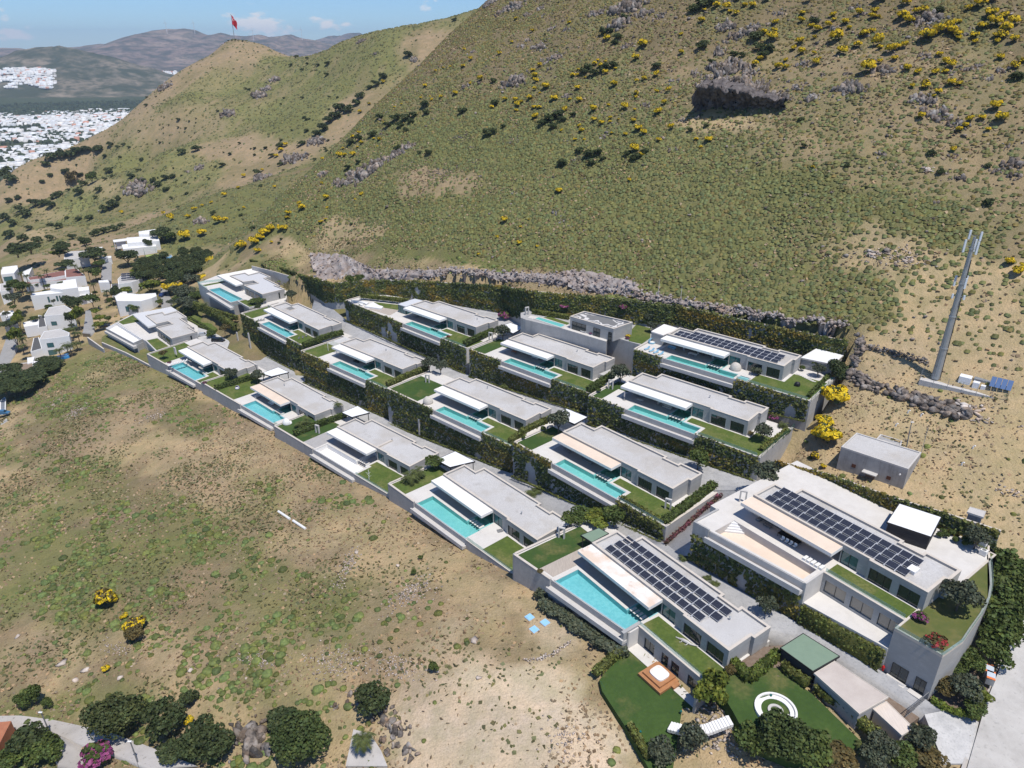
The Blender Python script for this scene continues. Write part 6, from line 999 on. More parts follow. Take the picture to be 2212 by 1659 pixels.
def vhouse(n,pts,drop,h,label,roof=None,wall=None,parapet=.35,wins=(),name='village_house',cat='house',group='pale houses of the village',open_=False):
    P = [at(r(n,*p),drop) for p in pts]; o = np.mean(P,axis=0); z0 = -h; Q = ccw([(p[0] - o[0],p[1] - o[1]) for p in P]); root = empty(name,(o[0],o[1],o[2] - h)); tag(root,label,cat,group); I = inset(Q,.3)
    if open_:
        MB().prism(Q,h - .35,h).build('roof',roof or M_VROOF,root)
        for q in inset(Q,.35): MB().box(q[0] - .12,q[0] + .12,q[1] - .12,q[1] + .12,-1.5,h - .351).build('post',wall or M_VWHITE,root)
        MB().prism(inset(Q,1.2),-1.5,h - .6).build('wall',wall or M_VWHITE,root)
        return root
    MB().prism(Q,-2.5,h - parapet).build('wall',wall or M_VWHITE,root); MB().ring(Q,I,h - parapet + .001,h).build('parapet',wall or M_VWHITE,root); MB().prism(inset(Q,.305),h - parapet + .001,h - parapet + .12).build('roof',roof or M_VROOF,root)
    L = len(Q); k0 = min(range(L),key=lambda i: (Q[i][1] + Q[(i + 1) % L][1]) / 2 - .15 * math.dist(Q[i],Q[(i + 1) % L]))
    for (a,b,zb,zt) in wins:
        A,B = np.array(Q[k0]),np.array(Q[(k0 + 1) % L]); e = B - A; d = np.linalg.norm(e); e /= d; nn = np.array([e[1],-e[0]]); f = MB(lambda s,o_,z: (*(A + e * s + nn * o_),z))
        w = f.box(a * d,b * d,.01,.06,h * zb,h * zt).build('window',M_FRAME,root); f2 = MB(f.T); f2.box(a * d + .1,b * d - .1,.061,.075,h * zb + .1,h * zt - .1); f2.build('pane',M_GLASSB,w)
    return root
V = vhouse
V(16,[(305,545),(695,508),(890,488),(885,450),(620,472),(320,518)],118.6,7,'long white villa with narrow dark windows facing the pale villas',M_WHITE,wins=[(.40,.45,.35,.8),(.62,.67,.38,.8),(.70,.74,.38,.8),(.79,.92,.4,.8)])
V(16,[(630,392),(755,375),(775,462),(620,482)],115.8,5,'bright white upper block behind the long white villa',M_WHITE); V(16,[(505,432),(632,415),(622,484),(500,468)],117,4,'beige roofed block left of the bright white upper block',M_CANOPY)
V(16,[(275,362),(545,308),(650,290),(655,340),(545,360),(290,388)],117.4,4,'left wing of the dull red roofed house',M_RED,parapet=.1); V(16,[(650,285),(765,268),(850,345),(655,362)],116.4,4.5,'right wing of the dull red roofed house beside the palms',M_RED,parapet=.1); V(16,[(245,410),(500,380),(850,345),(860,372),(500,400),(260,432)],119.2,3.4,'long low red roof in front of the red roofed house',M_RED,parapet=.1)
V(16,[(10,290),(25,258),(172,240),(178,272),(140,318),(10,332)],119,6.5,'cubic white house at the upper left of the village',M_WHITE,wins=[(.1,.8,.35,.75)])
V(16,[(440,745),(490,660),(640,635),(732,690),(735,715),(580,735)],117.2,8,'white villa with a grey roof and stone chimney above the other grey roofed villa',wins=[(.35,.75,.35,.6)]); V(16,[(385,735),(442,752),(468,850),(380,862)],121.5,3.2,'dark pitched annex left of the upper grey roofed villa',M_SLATE,parapet=.05)
V(16,[(228,812),(380,775),(386,832),(240,855)],121.8,3,'small white garage in the village',M_WHITE); V(17,[(392,92),(440,12),(600,-14),(695,25),(690,55),(560,76)],117.6,8.5,'white villa with grey roof, blue solar box and green glass bay',wins=[(.3,.8,.05,.35),(.35,.75,.5,.75)])
V(17,[(335,78),(388,70),(422,182),(305,216)],122,3.2,'dark pitched annex left of the lower grey roofed villa',M_SLATE,parapet=.05); V(17,[(330,312),(528,255),(532,300),(350,348)],123.2,3,'white roofed garden pavilion above the dark hedge',M_WHITE,wall=M_DARK,open_=True); V(17,[(150,415),(182,332),(330,318),(342,400)],123.6,3,'brown roofed pavilion with white rim above the dark hedge',M_BROWNROOF); V(17,[(272,275),(345,265),(330,318),(275,335)],123.4,2.6,'small cream roof between the two garden pavilions',M_CANOPY)
V(16,[(0,425),(112,410),(88,490),(0,502)],120.5,5.5,'grey roofed white house at the left picture edge',wins=[(.1,.3,.3,.6)]); V(16,[(45,702),(130,690),(150,732),(60,755)],122.6,3,'low white outbuilding at the left edge',M_WHITE); V(16,[(45,790),(150,745),(170,800),(40,835)],123.2,3,'low peach roofed outbuilding at the left edge',M_PEACH); V(16,[(0,720),(40,690),(45,722),(0,735)],122.4,3,'cream roof corner at the left picture edge',M_CANOPY)
V(18,[(250,217),(560,195),(578,250),(258,272)],111,4.5,'upper white terrace block of the big white villa by the tennis court',M_WHITE); V(18,[(200,288),(430,258),(540,272),(545,302),(215,332)],113.2,4.5,'lower white block of the big white villa by the tennis court',M_WHITE,wins=[(.1,.2,.1,.6),(.3,.4,.1,.6)]); V(18,[(112,240),(254,224),(258,245),(120,262)],112.6,3.5,'white pergola roof of the big white villa',M_WHITE,open_=True); V(18,[(370,155),(535,132),(546,168),(470,186),(372,184)],109.4,4.5,'rear white block of the big white villa with blue solar strip',M_WHITE); V(18,[(205,348),(333,335),(336,358),(212,368)],115.6,3,'dark grey garden canopy below the big white villa',mat('grey_canopy',(.2,.23,.26)),M_DARK,open_=True)
V(18,[(160,632),(190,600),(330,582),(402,602),(405,625),(300,662),(168,682)],114.6,8,'white villa with solar roof and curved green glass front',wins=[(.1,.9,.3,.6)]); V(18,[(130,802),(190,765),(370,782),(540,770),(550,800),(500,822),(390,852),(150,850)],114.2,7,'pale villa with curved beige roof and stone pillars',M_CANOPY,wins=[(.3,.45,.2,.6),(.55,.8,.2,.65)]); V(18,[(95,682),(170,672),(185,750),(100,780)],119,3.2,'dark pitched annex beside the solar roofed village villa',M_SLATE,parapet=.05)
V(16,[(642,128),(708,102),(870,92),(885,150),(690,182),(640,182)],114.4,3.5,'flat grey roofed house at the top of the village'); V(16,[(915,66),(1026,55),(1006,80),(920,82)],113,3.5,'white canopy at the top of the village',M_WHITE,open_=True); V(16,[(985,392),(1078,385),(1092,410),(985,412)],117,4,'white garage block beside the village road',M_WHITE); V(16,[(1005,152),(1112,145),(1112,165),(1020,168)],115.6,3,'white wall and garage at the head of the village road',M_WHITE); V(16,[(230,302),(302,270),(322,258),(290,330),(222,338)],119.6,4,'small white house with a dark car on its roof deck',M_WHITE); V(16,[(795,532),(918,520),(922,545),(800,562)],120.6,2.5,'low white garden building beside the palms',M_WHITE); V(16,[(1155,545),(1200,500),(1269,505),(1269,560)],117,3,'low roof left of the curved roof villa',M_CANOPY); V(11,[(0,1115),(30,1090),(38,1100),(36,1180),(0,1190)],128.4,6,'grey shed at the left picture edge below the village',M_METAL)
# tennis court, roads, pools of the village
zpoly('tennis_court',pw(18,[(440,392),(770,360),(822,410),(452,478)],[117.2,117,117,117.4]),0,mat('court_apron',(0.30,0.38,0.12),[((.25,.33,.1),.3,.5)],rough=.9),th=2,kind='structure')
zpoly('tennis_court',pw(18,[(495,412),(725,386),(752,460),(512,468)],[117.1,116.95,116.95,117.2]),0,mat('court_blue',(0.10,0.24,0.36),rough=.9),th=.3,kind='structure')
for a,b in [((497,412),(510,467)),((700,390),(722,462)),((530,409),(545,466)),((497,412),(726,387)),((500,425),(735,402)),((620,420),(625,465)),((726,387),(750,458))]:
    A,B = at(r(18,*a),116.9),at(r(18,*b),116.9); o = MB().tube([tuple(A),tuple(B)],.12,4).build('court_line',M_WHITE); tag(o,kind='structure')
def fence(pts,h,label,n=6,cat='fence',group=None):
    root = empty('mesh_fence',tuple(pts[0])); tag(root,label,cat,group); o = np.array(pts[0])
    for a,b in zip(pts[:-1],pts[1:]):
        a = np.array(a) - o; b = np.array(b) - o; k = max(1,int(np.linalg.norm(b - a) / n))
        for i in range(k + 1): p = a + (b - a) * i / k; MB().tube([(*p[:2],p[2] - .3),(*p[:2],p[2] + h)],.05,5).build('post',M_GFENCE,root)
        for zz in np.linspace(.1,h,5): MB().tube([(*a[:2],a[2] + zz),(*b[:2],b[2] + zz)],.02,4).build('rail',M_GFENCE,root)
    return root
M_GFENCE = mat('green_fence_wire',(0.03,0.12,0.08),rough=.6)
fence([at(r(18,455,470),117),at(r(18,432,392),117),at(r(18,770,358),117),at(r(18,800,410),117)],4,'tall green wire fence round the blue tennis court')
M_VROAD = mat('village_road',(0.42,0.41,0.40),[((.33,.325,.32),.6,.6)],rough=.9)
def vroad(L,R_,dr,nm='village_road'): return strip(nm,[tuple(at(r(*p),d)) for p,d in zip(L,dr)],[tuple(at(r(*p),d)) for p,d in zip(R_,dr)],20,M_VROAD,3)
vroad([(16,1035,195),(16,1015,290),(16,1010,380)],[(16,1112,195),(16,1112,290),(16,1110,400)],[118,118.6,119.6]); vroad([(16,855,690),(16,845,800),(16,830,900),(17,820,30)],[(16,905,690),(16,930,800),(16,945,880),(17,900,40)],[121.4,121.8,122,122.2]); vroad([(17,60,90),(17,0,250),(17,-60,520)],[(17,170,90),(17,150,200),(17,20,480)],[124.5,126,128.5]); vroad([(18,590,680),(18,590,800),(18,600,930)],[(18,640,690),(18,690,820),(18,760,920)],[117.4,117.6,117.8]); vroad([(12,460,1300),(12,560,1310),(12,640,1370)],[(12,490,1318),(12,600,1290),(12,660,1345)],[139,136.5,133.5],'dirt_track'); vroad([(11,0,1270),(11,40,1230)],[(11,60,1310),(11,60,1250)],[128.5,128])
zpoly('swimming_pool',pw(17,[(535,262),(682,232),(692,258),(545,284)],123.6),0,mat('village_pool_blue',(0.05,0.28,0.62),rough=.1),th=1,label='small bright blue pool of the lower grey roofed villa',cat='pool',kind='thing')
vs_ = [(205,592),(255,588),(305,584),(205,612),(255,608),(305,604),(205,634),(258,630),(308,626),(205,656),(260,650)]
for (x,y) in vs_[:9]:
    P = at(r(18,x - 12,y + 4),114.2); o = empty('solar_panel',tuple(P + [0,0,.3])); o.rotation_euler = (math.radians(15),0,.15); o.scale = (1.7,1.7,1); tag(o,'blue solar panel on the roof of the village villa with green glass','solar panel','solar panels on the village villa')
    for nm,me in (('cell_plate',_pl),('frame',_fm)): link(bpy.data.objects.new(nm,me),o)
# greenery of the village
def vt(kind,n,x,y,drop,w,h,label,name='village_tree',cat='tree'): q = at(r(n,x,y),drop); plant(kind,q,h,w,label,cat,name,'trees of the village')
for (x,y) in [(785,395),(825,400),(865,420),(910,425),(440,450),(500,430),(300,480),(20,405),(330,590),(250,470),(960,555)]:
    q = at(r(16,x,y),121.3); palm(q,random.uniform(6,9),2.6,'tall palm beside the red roofed village house','palms of the village')
for (x,y) in [(610,270),(680,220),(750,60),(700,100),(800,130),(780,200),(250,180),(220,120),(240,230),(720,250)]: palm(at(r(17,x,y),123.6),random.uniform(3,5.5),3.0,'palm round the blue pool of the lower grey roofed villa','palms by the village pool')
palm(at(r(16,1080,570),120.8),4,3,'palm beside the white village wall','palms of the village')
for a in [('lime',16,205,860,123.4,6,9,'tall lime green tree between the village road and garage'),('lime',17,180,160,124.2,7,10,'broad lime green tree right of the village road'),('lime',16,800,850,122.4,7,11,'lime green conifer right of the upper grey roofed villa'),('dark',16,750,690,121.6,11,8,'dark tree right of the long white villa'),('dark',16,720,850,122.4,5,8,'dark cypress left of the lime green conifer'),('olive',16,150,640,122,9,7,'grey olive tree left of the long white villa'),('green',16,230,520,121.6,9,7,'garden tree left of the long white villa'),('green',16,150,480,121.6,8,6,'tree beside the grey roofed house at the left edge'),('lime',16,1000,790,121.4,6,2.6,'lime hedge mound beside the grass strip'),('lime',16,990,860,121.4,6,2.6,'lower lime hedge mound beside the wide villa'),('lime',16,960,720,121,5,2.4,'upper lime hedge mound in the village'),('green',16,930,640,121,8,6,'leafy tree above the lime hedges'),('dark',16,660,262,116.6,12,4,'dark wide shrub above the red roof'),('dark',16,950,200,117,16,8,'dark trees at the top of the village road'),('green',16,1010,270,118,8,5,'tree beside the village road'),('green',16,960,370,119.4,8,6,'leafy tree left of the garage block'),('dark',16,860,60,113.6,8,7,'dark tree by the grey roofed house at the top'),('dark',16,630,110,112,12,6,'dark bush behind the grey roofed house'),('dark',16,310,110,116,14,6,'dark maquis clump above the red roof'),('dark',16,180,150,118,14,6,'dark maquis clump above the cubic white house'),('lime',16,590,150,114.6,10,4,'yellowish broom bank above the red roof'),('dark',16,1160,600,120,5,9,'dark climbing tree beside the pale curved villa'),('dark',16,100,850,124,12,3,'dark purple hedge at the left edge'),('green',16,500,700,121,4,4,'small garden tree behind the upper grey roofed villa'),
          ('dark',18,265,480,117.6,14,9,'wide dark tree left of the tennis court'),('olive',18,365,485,117.4,5,4,'silver shrub left of the tennis court'),('dark',18,480,320,115.2,7,6,'dark garden tree in front of the big white villa'),('dark',18,610,240,113,14,8,'dark trees right of the big white villa'),('green',18,690,250,113.4,10,6,'green trees above the tennis court corner'),('lime',18,370,600,117.6,8,5,'lime tree above the solar roofed village villa'),('lime',18,500,770,118.4,12,8,'yellow green tree left of the blue car'),('dark',18,180,850,119.6,5,8,'dark tree left of the pale curved villa'),('green',18,590,900,118.6,4,3.5,'round shrub below the blue car'),('green',18,350,940,119.6,9,4,'dark green hedge in front of the pale curved villa'),('lime',18,240,770,118.8,8,3,'mixed shrub in front of the solar roofed village villa')]: vt(*a)
gp = random.Random(4)
for i,(x,y,w) in enumerate([(430,560,13),(500,530,13),(560,500,12),(600,470,11),(470,500,12),(400,540,12),(370,620,10),(470,620,12),(540,640,9),(640,580,10),(700,620,12),(740,560,12),(800,520,12),(860,480,13),(920,450,13),(980,420,12),(900,540,13),(960,520,13),(940,590,12),(1030,470,12),(850,580,11),(830,400,9),(780,470,11),(720,690,10),(680,480,9),(760,620,10),(820,660,9),(1080,440,9),(960,380,10),(700,540,10)]):
    q = at(r(18,x,y + 25),116.5); plant('dark' if i % 4 else 'bigdark',q,gp.uniform(5,8),w * gp.uniform(.8,1.05),'dark rounded pine in the grove below the tennis court','tree','grove_tree','pine grove below the tennis court')
for i,(x,y,w,kd) in enumerate([(700,740,7,'broom'),(760,720,6,'broom'),(920,670,9,'olive'),(1000,640,6,'broom'),(1100,620,6,'broom'),(800,800,10,'olive'),(870,830,10,'olive'),(930,850,8,'green'),(760,860,6,'green'),(840,900,9,'olive'),(650,720,5,'broom'),(1120,480,8,'broom'),(1150,540,8,'broom'),(1180,600,7,'broom'),(1090,540,6,'broom'),(700,880,5,'olive'),(900,930,8,'olive'),(980,830,7,'green')]):
    q = at(r(18,x,y + 20),115.5); plant(kd,q,w * .7,w,'grey green shrub beside the wide upper left villa' if kd != 'broom' else 'yellow broom beside the pine grove','shrub','slope_shrub','shrubs left of the upper villas')
for i,(x,y) in enumerate([(480,330),(530,340),(440,380),(380,420),(330,460),(280,490),(230,500),(180,540),(280,540),(350,500),(220,560),(120,480),(60,520),(100,400),(30,560),(60,600),(250,590),(520,390),(160,500)]):
    q = at(r(17,x,y + 25),124.5 if x > 300 else 125.8); plant('dark',q,gp.uniform(3,4.6),gp.uniform(8,11),'dark evergreen in the hedge belt below the garden pavilions','tree','hedge_tree','dark hedge belt at the village edge')
rv = random.Random(12)
for i in range(34):
    x = rv.uniform(40,1200); y = rv.uniform(300,930); q = at(r(16,x,y),121.8); plant(rv.choice(['green','olive','dark','green']),q,rv.uniform(1.5,3.2),rv.uniform(2.5,5),'small garden shrub between the village houses','shrub','garden_shrub','garden shrubs of the village')
def car(p,rz,body,label,L=4.6,W_=1.85,H=1.65,van=False):
    root = empty('parked_car',tuple(p),rz); tag(root,label,'car'); pr = [(-L / 2,.35),(-L / 2,.95),(-L / 2 + .25,1.05 if not van else H),(-L * .28,H),(L * .12,H),(L * .27,1.02),(L * .46,.9),(L / 2,.65),(L / 2,.35)]; n = len(pr); V_ = [(x,s * W_ / 2 * (1 if z < 1.1 else .86),z) for s in (-1,1) for x,z in pr]
    m = MB(); m._add(V_,[list(range(n)),list(range(n,2 * n))[::-1]] + [[i,n + i,n + (i + 1) % n,(i + 1) % n] for i in range(n)]); m.build('body',body,root)
    for s in (-1,1):
        m = MB(); m._add([(-L * .36,s * W_ / 2 * .965,1.08),(L * .2,s * W_ / 2 * .965,1.08),(L * .1,s * W_ / 2 * .9,H - .12),(-L * .27,s * W_ / 2 * .9,H - .12)],[[0,1,2,3] if s < 0 else [3,2,1,0]]); m.build('side_window',M_GLASS,root)
        for x in (-L * .3,L * .3):
            t = MB(); t.tube([(x,s * (W_ / 2 - .2),.33),(x,s * (W_ / 2 + .03),.33)],.34,14); w = t.build('wheel',M_DARK,root); t2 = MB(); t2.tube([(x,s * (W_ / 2 + .031),.33),(x,s * (W_ / 2 + .045),.33)],.2,12); t2.build('rim',M_METAL,w)
        MB().box(L / 2 - .02,L / 2 + .02,s * W_ * .38 - .18,s * W_ * .38 + .18,.62,.78).build('headlight',M_WHITE,root)
    m = MB(); m._add([(L * .265,-W_ * .42,1.06),(L * .265,W_ * .42,1.06),(L * .13,W_ * .38,H - .04),(L * .13,-W_ * .38,H - .04)],[[0,1,2,3]]); m.build('windscreen',M_GLASS,root)
    return root
M_CBLUE = mat('blue_car_paint',(0.03,0.05,0.14),rough=.25,spec=.6); M_CSIL = mat('silver_car_paint',(0.50,0.53,0.56),rough=.3,spec=.6,metal=.3); M_CBLK = mat('black_car_paint',(0.012,0.012,0.014),rough=.2,spec=.7)
car(at(r(18,612,800),117.5),1.45,M_CBLUE,'dark blue car parked on the lane beside the pale curved villa'); car(at(r(1,1105,715),117.2),.25,M_CSIL,'silver hatchback parked behind the wide lower left villa'); car(at(r(1,1240,765),116.8),-.12,M_CBLK,'long black van parked beside the silver hatchback',5.6,2.0,1.95,True); car(at(r(17,35,840),128.3),.1,mat('blue_pickup_paint',(.06,.16,.28),rough=.4),'blue pickup at the left picture edge'); car(at(r(16,60,330),121.8),.5,M_CBLK,'dark car under the cubic white house'); car(at(r(1,255,640),121.8),.5,M_CBLK,'dark car behind the white drained pool terrace')

# ---------------------------------------------------------------- far town on the plain
gt = np.random.default_rng(21)
def town_mesh(nm,seed):
    g = np.random.default_rng(seed); m = MB(); w,d,h = 1.0,.8,.62; m.box(-w / 2,w / 2,-d / 2,d / 2,-.1,h); m.ring([(-w / 2,-d / 2),(w / 2,-d / 2),(w / 2,d / 2),(-w / 2,d / 2)],[(-w / 2 + .05,-d / 2 + .05),(w / 2 - .05,-d / 2 + .05),(w / 2 - .05,d / 2 - .05),(-w / 2 + .05,d / 2 - .05)],h + .001,h + .06)
    if seed % 2: m.box(-.1,w / 2 + .001,-.15,d / 2 + .001,h,h + .3)
    if seed % 3: m.box(w / 2 + .001,w / 2 + .3,-d / 2 + .1,d / 2 - .1,-.1,.34)
    me = m.mesh(nm,M_VWHITE); w_ = MB(); [w_.box(x,x + .12,-d / 2 - .012,-d / 2 - .002,z,z + .16) for x in (-.38,-.12,.16) for z in (.08,.36)]; return me,w_.mesh('window',M_FRAME)
TM = [town_mesh('wall',s) for s in range(4)]
def bear(px,rg): d = ray(px,250); k = rg / math.hypot(d[0],d[1]); return d[0] * k,d[1] * k
pos = []
for _ in range(12000):
    rg = math.sqrt(gt.uniform(1120 ** 2,3450 ** 2)); px = gt.uniform(-260,330); x,y = bear(px,rg); u = x * .9 + y * .43; v = -x * .43 + y * .9; x2 = round(u / 15) * 15; y2 = round(v / 18) * 18; x,y = x2 * .9 - y2 * .43 + gt.uniform(-3,3),x2 * .43 + y2 * .9 + gt.uniform(-3,3)
    if fbm(np.array([x]),np.array([y]),260,3,5)[0] < .36 or gt.uniform() < .15: continue
    pos.append((x,y))
pos = list({(round(x / 8),round(y / 8)): (x,y) for x,y in pos}.values()); pos = np.array(pos); zz = terr(pos[:,0],pos[:,1]); okz = np.abs(zz - PLAIN) < 6; pos = pos[okz]; zz = zz[okz]; od = np.argsort(np.hypot(pos[:,0],pos[:,1])); pos = pos[od]; zz = zz[od]
fwv = pos[:,1] * CP - (zz - ZC) * SP; inpx = 1106 + F * pos[:,0] / fwv; inv_ = (inpx > -15) & (inpx < 420); near = np.where(inv_)[0][:300]; print('town',len(pos),inv_.sum())
for i in near:
    s = gt.uniform(9,15); me,wm = TM[gt.integers(0,4)]; o = empty('town_house',(pos[i,0],pos[i,1],zz[i])); o.rotation_euler = (0,0,.44 + (0 if gt.uniform() < .8 else 1.57)); o.scale = (s,s,s * gt.uniform(.7,1.0)); link(bpy.data.objects.new('wall',me),o); link(bpy.data.objects.new('window',wm),o); tag(o,'small white flat roofed house in the near part of the distant town','house','white houses of the distant town')
rest = np.array([i for i in range(len(pos)) if i not in set(near.tolist())])
BX = (np.array([(-.5,-.4,-.1),(.5,-.4,-.1),(.5,.4,-.1),(-.5,.4,-.1),(-.5,-.4,.6),(.5,-.4,.6),(.5,.4,.6),(-.5,.4,.6)]),np.array([(4,5,6),(4,6,7),(0,1,5),(0,5,4),(1,2,6),(1,6,5),(2,3,7),(2,7,6),(3,0,4),(3,4,7)]))
def boxes_stuff(P,nm,lb,smin=9,smax=16):
    n = len(P); s = gt.uniform(smin,smax,n); V,Fq,T_ = merge([BX],P,np.stack([s,s,s * gt.uniform(.6,1.1,n)],1),.44 + gt.integers(0,2,n) * 1.57,tintr(n,.75,1.08,.04,gt) * np.where(gt.uniform(0,1,(n,1)) < .06,[[.75,.4,.3]],[[1,1,1]]),None,gt); o = np_obj(nm,V,Fq,M_TOWN,tint=T_); tag(o,lb,'houses',kind='stuff')
M_TOWN = mat('town_white',(0.76,0.76,0.75),rough=.9,tint=True)
boxes_stuff(np.stack([pos[rest,0],pos[rest,1],zz[rest]],1),'distant_town','white houses of the distant town on the plain')
# trees of the plain
def blobs(P,s,nm,lb,mt=None): n = len(P); V,Fq,T_ = merge([dome(7,3,i + 60,1.1) for i in range(4)],P,np.stack([s,s,s * gt.uniform(.8,1.3,n)],1),gt.uniform(0,6,n),tintr(n,.6,1.3,.1,gt),None,gt); o = np_obj(nm,V,Fq,mt or L_DARKF,tint=T_); tag(o,lb,'trees',kind='stuff')
L_DARKF = leafmat('far_tree',(0.07,0.09,0.045),(0.05,0.068,0.035),.05)
tp = []
for _ in range(5200):
    rg = math.sqrt(gt.uniform(1120 ** 2,3400 ** 2)); x,y = bear(gt.uniform(-260,360),rg); k = fbm(np.array([x]),np.array([y]),150,3,15)[0]
    if k > .52 or gt.uniform() < .16: tp.append((x,y))
for _ in range(3600): rg = gt.uniform(3250,4000); x,y = bear(gt.uniform(-200,380),rg); tp.append((x,y))
tp = np.array(tp); tz = terr(tp[:,0],tp[:,1]); k = np.abs(tz - PLAIN) < 5; tp = tp[k]; tz = tz[k]; blobs(np.stack([tp[:,0],tp[:,1],tz],1),gt.uniform(4,9,len(tp)),'plain_trees','dark trees among the houses of the distant plain')
# ---------------------------------------------------------------- far hills and mountains
def range_mesh(name,prof,Y0,wd,seed,nx=260,ny=46,rough=40,m=None,tint=(1,1,1)):
    P = np.array(prof,float); xs = []; zs = []
    for px,py in P: d = ray(px,py); k = Y0 / d[1]; xs.append(d[0] * k); zs.append(d[2] * k + ZC)
    xs = np.array(xs); zs = np.array(zs); X,Y = np.meshgrid(np.linspace(xs[0],xs[-1],nx),np.linspace(Y0 - wd,Y0 + wd * .6,ny)); top = np.interp(X,xs,zs) - PLAIN; w = np.abs((Y - Y0) / np.where(Y < Y0,wd,wd * .6)); fall = np.clip(1 - w,0,1) ** 1.15
    rid = 1 - 2 * np.abs(fbm(X.ravel(),Y.ravel(),wd * .42,5,seed).reshape(X.shape) - .5); n2 = fbm(X.ravel(),Y.ravel(),wd * .12,4,seed + 4).reshape(X.shape) - .5; edge = np.clip(w * 5,0.12,1)
    Z = PLAIN - 4 + top * fall + (rid - .75) * rough * 2.2 * edge * np.clip(fall * 3,0,1) + n2 * rough * 1.2 * np.clip(fall * 3,0,1)
    i = np.arange(nx * ny).reshape(ny,nx); q = np.stack([i[:-1,:-1],i[:-1,1:],i[1:,1:],i[1:,:-1]],-1).reshape(-1,4); o = np_obj(name,np.stack([X,Y,Z],-1).reshape(-1,3),q,m or M_MOUNT,tint=np.ones((nx * ny,3)) * tint,smooth=True); tag(o,kind='structure'); return o,X,Y,Z
range_mesh('mountain_range',[(-500,100),(-200,95),(0,102),(30,103),(100,106),(170,101),(200,97),(240,93),(283,78),(333,68),(367,63),(400,62),(420,67),(450,77),(477,73),(500,77),(530,78),(560,72),(580,77),(630,71),(650,80),(683,84),(740,95),(820,120),(900,150)],8200,2600,3,rough=55)
range_mesh('mountain_range',[(640,110),(683,88),(710,76),(737,75),(760,71),(777,68),(798,78),(840,95),(900,110)],10500,1800,7,nx=120,rough=50)
mh,mX,mY,mZ = range_mesh('far_hill',[(-420,125),(-200,112),(-60,125),(0,124),(50,104),(100,99),(127,98),(157,103),(187,108),(233,119),(283,134),(333,149),(363,160),(420,175),(500,190)],4700,900,11,rough=26,m=mat('grey_green_hill',(0.20,0.17,0.125),[((0.055,0.068,0.042),.005,.95,.4,.55),((0.06,0.07,0.045),.03,.8,.45,.58),((0.32,.26,.2),.006,.7,.52,.66)],rough=1,spec=0,tint=True))
hx = []; _fw = mY * CP - (mZ - ZC) * SP; _px = 1106 + F * mX / _fw; _py = 829.5 - F * (mY * SP + (mZ - ZC) * CP) / _fw; _ok = np.argwhere((_px > -60) & (_px < 115) & (_py > 150) & (_py < 192) & (mY < 4700))
for k in range(1500):
    i,j = _ok[gt.integers(0,len(_ok))]; d = np.array([mX[i,j],mY[i,j],mZ[i,j]])
    if fbm(np.array([d[0]]),np.array([d[1]]),200,2,9)[0] > .36: hx.append(d + [gt.uniform(-14,14),gt.uniform(-14,14),2])
for _ in range(160): x,y = bear(gt.uniform(345,400),gt.uniform(6000,6600)); hx.append(np.array([x,y,PLAIN + 30 + (y - 5200) * .03]))
if hx: boxes_stuff(np.array(hx),'hillside_town','white houses climbing the far hillside',10,20)
# ---------------------------------------------------------------- flag and turbines
pb = atr((507.5,90),1090); root = empty('flagpole',tuple(pb)); tag(root,'tall pole with a red flag on the summit of the pointed hill','flagpole'); MB().tube([(0,0,-2),(0,0,32)],[.5,.25],8).build('pole',M_METAL,root)
fl = MB(); N_ = 9; M_ = 7; vs2 = [(j * .95 + .35 * math.sin(i * .9 + j),1.0 * math.sin(j * 1.1 + i * .5),31 - i * 1.35 - j * 1.15) for i in range(N_) for j in range(M_)]; fl._add(vs2,[[i * M_ + j,i * M_ + j + 1,(i + 1) * M_ + j + 1,(i + 1) * M_ + j] for i in range(N_ - 1) for j in range(M_ - 1)]); fo = fl.build('flag',mat('red_flag',(0.62,0.02,0.03),rough=.8),root)
cr_ = [(2.6 + 1.5 * math.cos(t),-1.3,25.5 + 1.5 * math.sin(t)) for t in np.linspace(.6,5.7,12)]; ci = [(3.0 + 1.15 * math.cos(t),-1.3,25.5 + 1.15 * math.sin(t)) for t in np.linspace(.6,5.7,12)]; mm = MB(); mm._add(cr_ + ci,[[i,i + 1,12 + i + 1,12 + i] for i in range(11)]); mm.build('white_crescent',M_WHITE,fo); st5 = [(4.3 + (.7 if i % 2 == 0 else .28) * math.cos(i * math.pi / 5),-1.32,25.0 + (.7 if i % 2 == 0 else .28) * math.sin(i * math.pi / 5)) for i in range(10)]; MB().quad(*st5).build('white_star',M_WHITE,fo)
q = atr((507,93),1088); root = empty('summit_terrace',tuple(q)); tag(root,'low stone terrace round the flagpole on the summit','terrace'); MB().box(-12,14,-5,6,-2,.9).build('wall',M_FSTONE,root)
for px,py in ((360,60),(420,60),(547,75),(652,74)):
    q = atr((px,py + 5),7900); root = empty('wind_turbine',tuple(q)); tag(root,'tiny white wind turbine on the far mountain ridge','turbine','wind turbines on the far ridge'); MB().tube([(0,0,-30),(0,0,62)],[2.4,1.4],8).build('tower',M_WHITE,root)
    for t in (1.57,3.66,5.76): MB().tube([(0,-3,62),(30 * math.cos(t),-3,62 + 30 * math.sin(t))],[1.4,.4],6).build('blade',M_WHITE,root)
# hut in the valley
V(12,[(628,1180),(660,1172),(672,1180),(640,1188)],141.5,3,'small white hut between the trees of the valley',M_WHITE,name='valley_hut',group=None)
